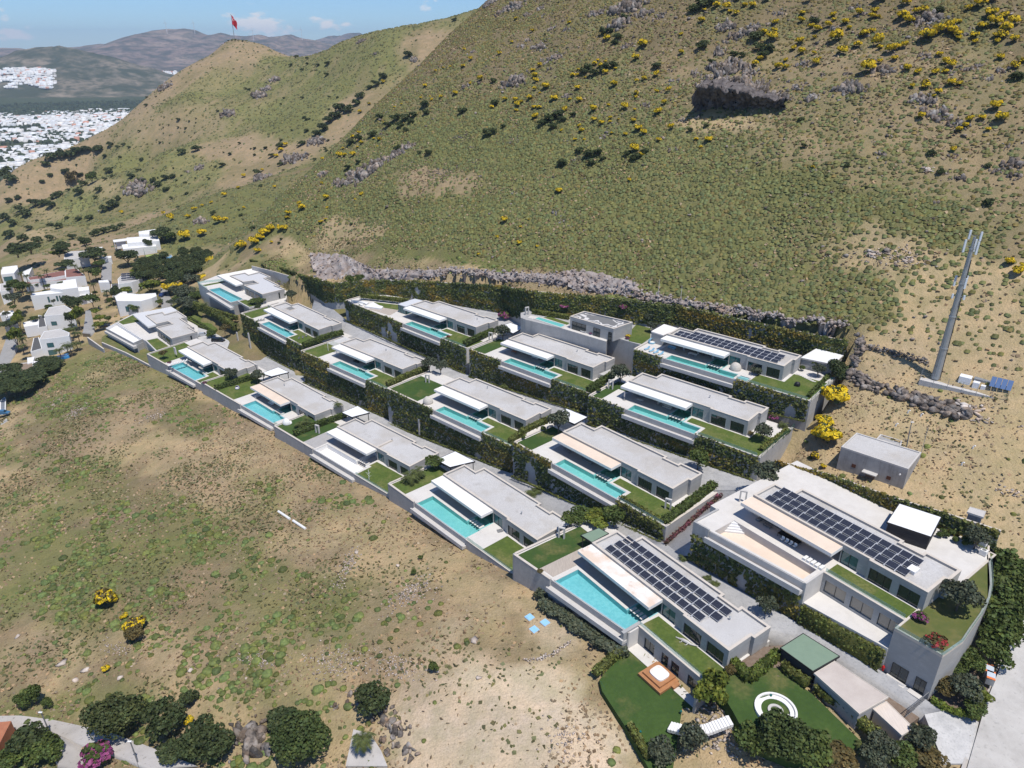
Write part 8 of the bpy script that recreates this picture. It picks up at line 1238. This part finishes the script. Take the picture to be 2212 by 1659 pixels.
for n,x,y,d,w,kind,lb in [(9,1540,700,88.5,2.6,'flower','white and pink flower bed on the curved roof garden'),(9,1640,860,88.5,3.2,'red','red flower bed at the tip of the curved roof garden'),(9,1580,850,88.5,2,'grey','grey shrub at the tip of the roof garden'),(2,1250,615,93.3,1.4,'red','red flowers at the pool end of the sculpture villa'),(2,1740,455,92.6,5,'flower','pink flower bed beside the upper road'),(3,505,480,84.3,1.6,'flower','pink potted flowers on the studio terrace'),(3,825,505,84.3,1.6,'broom','orange flower clump in the studio garden'),(3,820,520,84.3,1.6,'flower','purple flower clump in the studio garden'),(3,740,460,84.3,5,'green','leafy bed in front of the studio lawn'),(3,2090,1225,89.5,2.4,'flower','purple flowers behind the villa with the parasol'),(3,1895,1360,89.5,1.8,'brown','brown shrub at the corner of the villa with the parasol'),(1,1120,1130,112.8,1.8,'flower','pink flowers at the pool end of the lounger villa'),(19,850,800,113.3,1.8,'flower','purple flowers beside the six white loungers'),(19,770,700,113.3,4,'brown','brown shrub bed left of the six loungers'),(7,60,1010,98.8,1.6,'brown','shrub in the wall planter of the nearest villa'),(3,1940,830,82.5,3.4,'grey','spiky shrub beside the small plunge pool'),(8,610,830,98.8,2.4,'brown','reddish spiky plant at the corner of the nearest villa'),(2,2170,270,84,3,'flower','magenta bougainvillea on the back wall'),(3,160,180,81,3,'flower','dark magenta bougainvillea on the back wall'),(3,270,260,81.5,3,'flower','purple bougainvillea left of the studio'),(3,780,260,79,3,'flower','purple bougainvillea behind the studio')]: plant(kind,at(r(n,x,y),d),w * .6,w,lb,'plant','flower_bed' if kind in ('flower','red') else 'shrub_bed','flowers and beds of the estate')
# ---------------------------------------------------------------- garden and terrace things
M_WOOD = mat('orange_cedar',(.42,.20,.09),[((.33,.15,.065),1.2,.6)],rough=.6); M_FAB = mat('grey_cushion',(.24,.235,.23),rough=.95); M_BLUE = mat('blue_cushion',(.22,.42,.55),rough=.9); M_WICK = mat('pale_wicker',(.58,.54,.48),[((.4,.37,.33),3,.6)],rough=.9); M_HATCH = mat('sky_blue_paint',(.26,.52,.76),[((.36,.6,.8),1,.5)],rough=.6); M_REDP = mat('red_paint',(.5,.02,.02),rough=.4); M_TERRA = mat('terracotta_tiles',(.42,.17,.09),[((.32,.12,.07),1,.6)],rough=.9); M_GREY = mat('mid_grey',(.2,.2,.2),rough=.8); M_TABLE = mat('black_table',(.02,.02,.022),rough=.4)
def here(n,x,y,d,rz=0.0,name='thing',label=None,cat=None,group=None): o = empty(name,tuple(at(r(n,x,y),d)),rz); tag(o,label,cat,group); return o
def bx(o,nm,m,*b): return MB().box(*b).build(nm,m,o)
def lounger(n,x,y,d,rz,lb,m,grp):
    o = here(n,x,y,d,rz,'sun_lounger',lb,'lounger',grp); bx(o,'frame',M_WHITE,-1,1,-.33,.33,.2,.3); f = MB(); f._add([(-1,-.32,.31),(.35,-.32,.31),(.35,.32,.31),(-1,.32,.31),(-1,-.32,.42),(.35,-.32,.42),(.35,.32,.42),(-1,.32,.42)],[[4,5,6,7],[0,1,5,4],[1,2,6,5],[2,3,7,6],[3,0,4,7]]); f.build('cushion',m,o)
    f = MB(); f._add([(.36,-.32,.36),(1.0,-.32,.85),(1.0,.32,.85),(.36,.32,.36),(.36,-.32,.46),(.95,-.32,.95),(.95,.32,.95),(.36,.32,.46)],[[4,5,6,7],[0,1,5,4],[1,2,6,5],[2,3,7,6],[3,0,4,7],[3,2,1,0]]); f.build('backrest',m,o)
    for a in (-.85,.8):
        for b in (-.28,.28): bx(o,'leg',M_GREY,a - .03,a + .03,b - .03,b + .03,0,.2)
def table(n,x,y,d,rz,lb,L=2.6,W_=1.1,m=None,h=.74):
    o = here(n,x,y,d,rz,'dining_table',lb,'table'); bx(o,'tabletop',m or M_TABLE,-L / 2,L / 2,-W_ / 2,W_ / 2,h - .06,h)
    for a in (-1,1):
        for b in (-1,1): bx(o,'leg',m or M_TABLE,a * (L / 2 - .12) - .04,a * (L / 2 - .12) + .04,b * (W_ / 2 - .12) - .04,b * (W_ / 2 - .12) + .04,0,h - .061)
def chair(n,x,y,d,rz,lb,m,grp=None):
    o = here(n,x,y,d,rz,'garden_chair',lb,'chair',grp); bx(o,'seat',m,-.3,.3,-.3,.3,.38,.48); bx(o,'backrest',m,-.3,.3,.24,.32,.481,.95)
    for a in (-.26,.26):
        for b in (-.26,.26): bx(o,'leg',M_GREY,a - .03,a + .03,b - .03,b + .03,0,.379)
def sofa(n,x,y,d,rz,lb,m,L=2.4):
    o = here(n,x,y,d,rz,'outdoor_sofa',lb,'sofa'); bx(o,'base',M_GREY,-L / 2,L / 2,-.45,.45,.08,.3); bx(o,'backrest',m,-L / 2,L / 2,.25,.45,.46,.85)
    for i in range(3): bx(o,'seat_cushion',m,-L / 2 + i * L / 3 + .02,-L / 2 + (i + 1) * L / 3 - .02,-.43,.24,.301,.455)
    for s in (-1,1): bx(o,'armrest',m,s * L / 2 - .09,s * L / 2 + .09,-.45,.249,.301,.62)
def shell(n,x,y,d,rz,lb,R_=1.2,name='daybed',m=None):
    """round woven shell chair open on one side"""
    o = here(n,x,y,d,rz,name,lb,'daybed'); f = MB(); N,K = 18,7; vs = []
    for i in range(K + 1):
        a = i / K * math.pi * .5
        for j in range(N + 1): t = math.pi * 1.25 * j / N - .4; vs.append((R_ * math.cos(a) * math.cos(t),R_ * math.cos(a) * math.sin(t),.35 + R_ * 1.15 * math.sin(a)))
    f._add(vs,[[i * (N + 1) + j,i * (N + 1) + j + 1,(i + 1) * (N + 1) + j + 1,(i + 1) * (N + 1) + j] for i in range(K) for j in range(N)]); f.build('woven_hood',m or M_WICK,o); MB().lathe([(R_ * .9,0),(R_,.3),(R_ * .95,.45)],n=20).build('base',m or M_WICK,o); MB().lathe([(R_ * .85,.451),(R_ * .85,.56)],n=20).build('cushion',M_WHITE,o)
for i in range(6): lounger(19,862 + i * 37,826 - i * 10,113.3,.9,'white lounger in the row of six beside the far left lowest pool',M_WHITE,'six white loungers')
for i,(x,y) in enumerate([(990,612),(1030,628),(1068,642),(1110,658)]): lounger(3,x,y,82.5,.6,'blue cushioned lounger on the uppermost terrace, ' + ['first from the left','second from the left','third from the left','fourth from the left'][i],M_BLUE,'four blue loungers')
for i,(x,y) in enumerate([(765,718),(798,712),(838,706)]): lounger(20,x,y,103.3,.6,'grey lounger at the pool of the villa with the dark roof hatch',M_FAB,'three grey loungers')
sofa(7,2090,585,88.6,FR['B0'].a + 3.14,'long grey sofa under the canopy of the largest villa',M_FAB,4.2); sofa(7,1985,540,88.6,FR['B0'].a - 1.57,'side grey sofa under the canopy of the largest villa',M_FAB,2.6); table(7,2040,605,88.6,FR['B0'].a,'low coffee table between the grey sofas',1.8,1,M_FAB,.4); table(5,165,1165,88.6,FR['B0'].a,'long black dining table under the canopy of the largest villa',4.6,1.6)
for i in range(4): chair(5,105 + i * 36,1170 + i * 20,88.6,FR['B0'].a,'white chair along the long black dining table',M_WHITE,'white dining chairs')
table(1,1000,945,113.3,-.7,'grey table under the canopy beside the six loungers',2.4,1.1,M_FAB); sofa(1,1090,1000,113.3,-.7,'pale sofa under the canopy of the lounger villa',M_WICK); sofa(1,1700,1310,112.8,-.7,'white sofa under the canopy of the egg chair villa',M_WHITE); sofa(1,1580,1250,112.8,.8,'white armchair sofa at the end of the egg chair villa terrace',M_WHITE,1.6); table(2,370,770,102.3,-.72,'dark dining table under the canopy of the pergola villa'); sofa(2,450,835,102.3,-.72,'dark sofa under the canopy of the pergola villa',M_TABLE); table(2,955,438,93.3,-.74,'pale table under the canopy of the sculpture villa',2.2,1,M_WICK); table(2,1825,755,92.6,-.73,'wooden table under the canopy below the studio',2,1,M_WOOD); sofa(3,20,690,92.6,-.73,'white sofa under the canopy below the studio',M_WHITE); table(3,905,1015,89.5,-.73,'cream table under the canopy of the parasol villa',2.6,1.1,M_WICK); sofa(3,1165,1125,89.5,-.73,'cream sofa under the canopy of the parasol villa',M_WICK); lounger(3,930,1055,89.5,-.73,'cream lounger on the parasol villa terrace',M_WICK,None); chair(3,1085,1095,89.5,-.73,'left cream armchair on the parasol villa terrace',M_WICK); chair(3,1125,1100,89.5,-.73,'right cream armchair on the parasol villa terrace',M_WICK); table(3,1385,665,82.5,-.72,'white dining table under the uppermost canopy',2.4,1.1,M_WHITE); sofa(3,1205,605,82.5,-.72,'blue sofa under the uppermost canopy',M_BLUE); sofa(3,440,462,84.3,-.73,'white sofa on the studio terrace',M_WHITE,1.9); sofa(3,470,1590,96,-.84,'covered grey furniture under the corner villa canopy',M_FAB,3.2); table(3,300,1500,96,-.84,'grey table under the corner villa canopy',2.4,1.2,M_FAB); table(20,950,690,103.3,-.78,'white stone table under the dark hatch villa canopy',2.4,1.1,M_WHITE)
for i,(x,y) in enumerate([(1940,742),(1975,735),(2005,722)]): chair(1,x,y,103.3,-.5 + i * .5,['left','middle','right'][i] + ' grey chair on the lawn of the dark hatch villa',M_FAB)
shell(1,1840,1480,110.9,2.2,'white wicker egg chair beside the lowest row pool',1.5,'egg_chair',M_WHITE); shell(2,1075,1185,100.3,2.6,'domed white daybed at the pool end',1.6); shell(3,1760,785,82.5,2.4,'domed pale blue daybed beside the uppermost pool',1.6); shell(3,1030,555,82.5,.5,'round blue daybed at the left of the uppermost terrace',1.1,m=M_BLUE); shell(4,235,1370,82.5,2.8,'dark hanging egg chair on the right lawn',.8,'egg_chair',M_TABLE); shell(1,1405,1175,110.8 + 2,0,'lilac round tub on its white disc',.8,'round_tub',mat('lilac_tub',(.42,.38,.52)))
o = here(3,790,1050,89.5,0,'parasol','folded grey parasol at the left end of the terrace','parasol'); MB().tube([(0,0,0),(0,0,2.9)],.03,6).build('pole',M_WHITE,o); MB().lathe([(.05,.9),(.2,1.1),(.14,2.3),(.03,2.85)],n=10).build('folded_canopy',mat('grey_canvas',(.42,.4,.4),rough=.9),o); bx(o,'base',M_GREY,-.4,.4,-.4,.4,0,.08)
o = here(6,1700,1085,106.3,.3,'umbrella_stand','dark umbrella stand on the near terrace','stand'); bx(o,'plate',M_GREY,-.7,.7,-.6,.6,0,.12); MB().tube([(0,0,.12),(0,0,.5)],.05,6).build('tube',M_METAL,o)
# pergola, sculpture, portals, wall fins
fr = FR['B3']; o = fr.root('pergola'); tag(o,'white slatted pergola at the left end of its villa','pergola')
for i in range(11): MB(fr.T).box(-6.4 + i * .55,-6.25 + i * .55,-1.5,6.5,3.0,3.12).build('slat',M_WHITE,o)
for u,v in ((-6.4,-1.5),(-6.4,6.4),(-.9,-1.5)): MB(fr.T).box(u,u + .15,v,v + .15,0,3.0).build('post',M_WHITE,o)
fr = FR['C3']; o = fr.root('angular_sculpture'); tag(o,'white angular sculpture benches on the pointed deck','sculpture')
for pts,z in (([(405,292),(560,312),(540,330),(520,318)],.8),([(520,345),(600,310),(640,335),(685,345),(670,365),(560,350)],.7),([(470,315),(515,320),(500,335)],.5)): MB().prism(ccw(pk(fr,2,pts,92.6)),.05,z).build('bench_slab',M_WHITE,o)
paving('C3',ccw(pk(FR['C3'],2,[(600,345),(820,380),(740,425),(560,370)],93.3)),M_DECK,.06,'timber_deck'); lawn('C3',ccw(pk(FR['C3'],2,[(600,308),(830,335),(810,380),(690,358)],93.3)))
def portal(n,x,y,d,rz,lb,w=1.5,h=2.6,dp=.5,m=None): o = here(n,x,y,d,rz,'stone_portal',lb,'portal','stone portals of the gardens'); bx(o,'leg',m or M_COPE2,-w / 2,-w / 2 + .3,-dp / 2,dp / 2,0,h); bx(o,'leg',m or M_COPE2,w / 2 - .3,w / 2,-dp / 2,dp / 2,0,h); bx(o,'lintel',m or M_COPE2,-w / 2,w / 2,-dp / 2,dp / 2,h + .001,h + .3)
for a in [(1,868,872,113.3,-.8,'white stone portal at the left of the lounger villa'),(2,1070,1010,100.3,-.3,'stone portal left of the domed daybed villa'),(2,1935,420,84.3,.6,'white stone portal at the small narrow pool'),(3,820,460,84.3,-.4,'white stone portal on the studio lawn'),(3,672,955,89.5,-.4,'stone portal left of the parasol villa'),(7,1170,455,96,-.5,'stone portal at the road corner'),(7,1820,390,88.6,-.3,'stone portal at the left end of the largest villa'),(7,245,705,98.8,-.4,'stone shower wall on the near left lawn'),(1,1575,1020,112.8,-.5,'stone shower wall beside the lilac tub'),(1,2105,1560,110.8,-.5,'stone shower wall left of the drained white pool'),(2,1620,640,92.6,-.4,'stone shower wall right of the sculpture villa'),(1,1690,500,104.6,-.5,'stone portal right of the long light blue pool')]: portal(*a)
for i,(n,x,yb,yt,d) in enumerate([(1,1520,820,685,114.8),(1,1412,760,680,115.4),(2,728,650,565,103),(2,1003,1465,1325,111.2),(2,35,985,780,114.4),(2,148,1035,910,114),(2,1602,985,893,102.4),(3,212,515,455,92.4),(3,635,1260,1150,97),(3,932,815,735,92.2),(6,2003,690,565,106)]):
    P = at(r(n,x,yb),d); h = max(2,lift(P,r(n,x,yt)) - P[2]); o = empty('wall_fin',tuple(P),-.75); tag(o,'slim white concrete fin against the ivy wall, ' + ['third from the far left','second from the far left','below the sculpture villa','below the domed daybed villa','below the pergola, left','below the pergola, right','below the studio villa','below the narrow pool','below the parasol villa','at the upper road end','below the corner villa'][i],'concrete fin','white fins on the ivy walls'); bx(o,'fin',M_COPE2,-.3,.3,-.25,.25,-.5,h); bx(o,'slot',M_GREY,-.06,.06,-.262,-.251,h * .15,h * .85)
# fire pit, hot tub deck, stairs, crocodile
o = here(9,600,1295,99.7,0,'fire_pit','round white sunken fire pit with curved bench on the lawn','fire pit'); ringp = lambda a,n=36: [(a * math.cos(2 * math.pi * i / n),a * math.sin(2 * math.pi * i / n)) for i in range(n)]
MB().ring(ringp(3.4),ringp(3.05),-.3,.75).build('back_wall',M_WHITE,o); MB().ring(ringp(3.049),ringp(2.3),-.3,.4).build('bench',M_WHITE,o); MB().prism(ringp(2.299),-.3,.06).build('floor',M_PAVE,o); MB().ring(ringp(1.25),ringp(.8),.061,.45).build('fire_ring',M_COPE2,o); MB().prism(ringp(.79),.061,.15).build('ash',M_GREY,o)
fr = FR['A1']; o = fr.root('hot_tub_deck'); tag(o,'orange timber deck with a white hot tub before the lower doors','hot tub'); z = -3.97
MB(fr.T).box(25.6,31.0,-11.2,-6.4,z,z + .5).build('lower_step',M_WOOD,o); MB(fr.T).box(26.1,30.3,-10.6,-6.5,z + .501,z + .95).build('platform',M_WOOD,o); MB(fr.T).box(30.31,31.6,-8.4,-6.8,z,z + .45).build('stair',M_WOOD,o)
rp = [(28.2 + 1.5 * (abs(math.cos(t)) ** .5) * np.sign(math.cos(t)),-8.5 + 1.4 * (abs(math.sin(t)) ** .5) * np.sign(math.sin(t))) for t in np.linspace(0,6.283,32,endpoint=False)]; MB(fr.T).prism(rp,z + .951,z + 1.25).build('tub_cover',M_RUST,o)
A = np.array(at(r(8,80,1290),102.6)); B = np.array(at(r(8,250,1330),101.4)); C = np.array(at(r(8,400,1320),100.6)); D__ = np.array(at(r(8,610,1240),99.4)); S_ = resample([A,B,C,D__],22); o = empty('garden_stairs',tuple(A)); tag(o,'white curving garden stairs between the two lawns','stairs')
for i in range(21): p = S_[i] - A; t = S_[i + 1] - S_[i]; a = math.atan2(t[1],t[0]); ca,sa = math.cos(a),math.sin(a); L_t = np.linalg.norm(t[:2]) + .12; MB(lambda u,v,w,p=p,ca=ca,sa=sa: (p[0] + u * ca - v * sa,p[1] + u * sa + v * ca,p[2] + w)).box(0,L_t,-.9,.9,-.5,.12).build('step',M_WHITE,o)
o = here(8,215,565,98.75,FR['A1'].a + .25,'crocodile_sculpture','pale crocodile sculpture lying on the grass strip','sculpture'); m = MB(); m.tube([(-1.9,0,.12),(-1.2,0,.18),(-.9,0,.26),(-.3,0,.34),(.5,.05,.32),(1.1,.1,.22),(1.9,.4,.14),(2.5,.95,.08)],[.08,.16,.2,.3,.3,.2,.12,.03],8); m.build('body',M_COPE2,o)
for x,s in ((-.5,-1),(-.5,1),(.6,-1),(.6,1)): MB().tube([(x,s * .2,.25),(x - .1,s * .55,.12),(x - .35,s * .65,.06)],[.1,.07,.05],6).build('leg',M_COPE2,o)
for i,(x,y) in enumerate([(1220,686),(1320,720),(1250,765)]): q = march(r(10,x,y)); o = empty('access_hatch',tuple(q),.7); tag(o,'sky blue square hatch cover in the dry grass, ' + ['upper left','right hand','lowest'][i] + ' of three','hatch','blue hatches'); bx(o,'frame',M_COPE2,-.8,.8,-.8,.8,-.4,.18); bx(o,'cover',M_HATCH,-.74,.74,-.74,.74,.181,.27)
q = march(r(10,1615,890)); o = empty('old_tyre',tuple(q)); tag(o,'black tyre lying on the dirt beside the flowering hedge','tyre'); MB().ring(ringp(.55,20),ringp(.28,20),.0,.28).build('tread',M_DARK,o)
# gate, bins, hydrant, cooling units
ga,gbp = np.array(at(r(9,1440,1330),98.4)),np.array(at(r(9,1600,1195),98.2)); e_ = gbp - ga; o = empty('driveway_gate',tuple(ga),math.atan2(e_[1],e_[0])); tag(o,'dark metal sliding gate across the driveway','gate'); LG = np.linalg.norm(e_[:2])
for i in range(int(LG / .45) + 1): bx(o,'bar',M_GREY,i * .45,i * .45 + .08,-.04,.04,.1,1.7)
bx(o,'top_rail',M_GREY,0,LG,-.05,.05,1.701,1.8); bx(o,'bottom_rail',M_GREY,0,LG,-.05,.05,0,.099)
for i in range(2): o = here(9,1975 + i * 10,1050 + i * 45,97,1.0,'recycling_bin',['upper','lower'][i] + ' recycling bin with orange ends beside the street','bin','recycling bins'); bx(o,'body',M_METAL,-1,1,-.6,.6,0,1.3); bx(o,'lid',mat('pale_lid',(.5,.55,.62)) if i == 0 else bpy.data.materials['pale_lid'],-.6,.6,-.62,.62,1.301,1.45); bx(o,'end_cap',mat('orange_cap',(.75,.22,.07)) if i == 0 else bpy.data.materials['orange_cap'],-1.02,-.601,-.62,.62,1.301,1.42); bx(o,'end_cap',bpy.data.materials['orange_cap'],.601,1.02,-.62,.62,1.301,1.42)
o = here(9,1295,1025,97.6,0,'fire_hydrant','red hydrant at the end of the tall hedge wall','hydrant'); MB().lathe([(.18,0),(.18,.7),(.24,.75),(.15,1.0)],n=10).build('body',M_REDP,o); bx(o,'nozzle',M_REDP,-.3,.3,-.08,.08,.5,.66)
for i,(x,y) in enumerate([(1945,215),(1945,275)]): o = here(9,x,y,88.5,FR['B0'].a,'cooling_unit',['upper','lower'][i] + ' white cooling unit at the edge of the roof garden','cooling unit','cooling units'); bx(o,'casing',M_WHITE,-.6,.6,-.5,.5,0,1.1); MB().lathe([(.38,1.101),(.38,1.13)],(0,0),14).build('fan',M_GREY,o)
fr = FR['B0']; o = empty('rooftop_unit',fr.w(31.5,3.4,3.83),fr.a); tag(o,'white boxed skylight unit beside the solar panels of the largest villa','roof unit'); bx(o,'casing',M_WHITE,-.7,.7,-.9,.9,0,.7); bx(o,'cap',M_WHITE,-.75,.75,-.95,.95,.701,.76)
for k,u,v in (('A1',31,6),('A4',8,5),('B4',6,6),('C1',22,6),('A2',26,4),('B2',12,8),('C3',30,6),('B3',18,7),('C2',24,7),('A3',20,6)):
    fr = FR[k]; o = empty('roof_vent',fr.w(u,v,3.82),fr.a); tag(o,'grey vent pipe on the roof of ' + WHO[k],'vent'); MB().tube([(0,0,0),(0,0,.7)],.12,8).build('pipe',M_METAL,o); MB().lathe([(.2,.701),(.2,.78),(.02,.86)],n=10).build('cowl',M_METAL,o)
fr = FR['A3']; o = fr.root('roof_upstand'); tag(o,'beige upstand across the roof of the drained pool villa','upstand'); MB(fr.T).box(19.6,20.2,.5,6.2,3.83,4.3).build('kerb',M_COPING,o)
fr = FR['B4']; o = fr.root('roof_hatch'); tag(o,'dark square hatch on the far gravel roof','hatch'); MB(fr.T).box(5.4,9.0,3.4,6.2,3.83,4.0).build('frame',M_COPING,o); MB(fr.T).box(5.6,8.8,3.6,6.0,4.001,4.06).build('cover',M_GREY,o)
fr = FR['D1']; o = fr.root('plunge_pool'); tag(o,'small dark plunge pool at the right end of the uppermost pool','pool'); MB(fr.T).box(26.3,29.2,-7.7,-5.2,.0,.1).build('floor',M_TILE,o); MB(fr.T).ring([(26.2,-7.8),(29.3,-7.8),(29.3,-5.1),(26.2,-5.1)],[(26.4,-7.6),(29.1,-7.6),(29.1,-5.3),(26.4,-5.3)],.101,.35).build('rim',M_COPE2,o)
for i in range(9): o = here(4,245 + i * 17,1268 + i * 8,82.45,-.5,'stepping_stone','pale stepping slab across the right lawn of the uppermost villa','slab','stepping slabs'); bx(o,'slab',M_PAVE,-.55,.55,-.2,.2,0,.08)
for i,(x,yb,yt) in enumerate([(1068,340,0),(1262,370,55)]): P = at(r(3,x,yb),82.8); o = empty('flagpole',tuple(P)); tag(o,['left','right'][i] + ' thin bare flagpole behind the uppermost villas','flagpole'); MB().tube([(0,0,0),(0,0,max(10,lift(P,r(3,x + 20,yt)) - P[2]))],[.09,.05],8).build('pole',M_WHITE,o); MB().lathe([(.25,0),(.2,.15)],n=10).build('base',M_METAL,o)
for i,(n,x,y) in enumerate([(15,335,1460),(15,905,1655),(5,1190,350)]): q = march(r(n,x,y)); o = empty('utility_pole',tuple(q)); tag(o,'leaning grey utility pole ' + ['beside the road bend','at the bottom edge of the road','behind the utility building'][i],'pole','utility poles'); MB().tube([(0,0,-.5),(-.3,.2,7)],[.14,.09],8).build('pole',M_GREY,o); bx(o,'lamp',M_WHITE,-.6,.1,-.12,.12,6.6,6.75)
# lower left roof corner and wall, pipe of the field
Pr = [tuple(march(r(15,*p)) + [0,0,3.2]) for p in [(-80,1500),(0,1440),(105,1430),(0,1640),(-80,1700)]]; zpoly('tiled_roof',Pr,0,M_TERRA,3.5,'red tiled roof corner at the lower left picture edge','roof','thing')
wallrun('white edged low wall round the road island',[(*march(r(15,380,1500))[:2],ZC - march(r(15,380,1500))[2] + .5,ZC - march(r(15,380,1500))[2] - 1.2),(*march(r(15,410,1560))[:2],ZC - march(r(15,410,1560))[2] + .5,ZC - march(r(15,410,1560))[2] - 1.2),(*march(r(15,370,1645))[:2],ZC - march(r(15,370,1645))[2] + .5,ZC - march(r(15,370,1645))[2] - 1.2)],.3,None)
for i,(a,b) in enumerate([((1805,0),(1880,50)),((1900,60),(1980,112))]): A,B = march(r(15,*a)),march(r(15,*b)); o = empty('concrete_channel',tuple(A)); tag(o,['upper','lower'][i] + ' piece of the white drainage channel in the field','channel'); d = B - A; MB().tube([(0,0,.2),tuple(d + [0,0,.2])],.35,8).build('pipe',M_WHITE,o)
zpoly('stone_terrace',[tuple(march(r(10,*p)) + [0,0,.5]) for p in [(80,1420),(190,1450),(260,1560),(300,1659),(30,1659)]],0,M_CRACK,2,'pale stone terrace beside the jagged rocks','terrace','thing')
q = march(r(6,560,640)); o = here(6,560,640,110.6,0,'bare_white_tree','white painted bare tree on the lawn beside the drained pool','tree'); MB().tube([(0,0,0),(.1,0,1.6),(.05,.1,3.2)],[.09,.06,.03],6).build('trunk',M_WHITE,o)
for t in range(7): a = t * 2.4; z0 = 1 + t * .28; MB().tube([(0.05,0,z0),(math.cos(a) * .8,math.sin(a) * .8,z0 + .5)],[.04,.015],5).build('branch',M_WHITE,o)
fence([FR['C1'].w(43.4,-8,.3),FR['C1'].w(43.6,11,.3)],1.4,'green mesh fence at the right edge of the parasol villa garden',3); fence([FR['D1'].w(46.8,-8,.3),FR['D1'].w(46.8,7,.3)],1.4,'green mesh fence at the right edge of the uppermost garden',3)
fence([march(r(10,1680,1130)) + [0,0,0],march(r(10,1760,1270)),march(r(10,1850,1400))],1.2,'dark wire fence along the lower edge of the hot tub lawn',2.5)
for n,x,y,lb in [(22,582,705,'dark green lamp in the hot tub lawn'),(22,872,560,'dark green lamp beside the garden stairs'),(9,570,1200,'dark green lamp behind the fire pit')]: o = here(n,x,y,102.9 if n == 22 else 99.6,0,'garden_lamp',lb,'lamp'); MB().lathe([(.14,0),(.14,.45),(.22,.46),(.18,.6)],n=10).build('bollard',M_GREENGLASS,o)
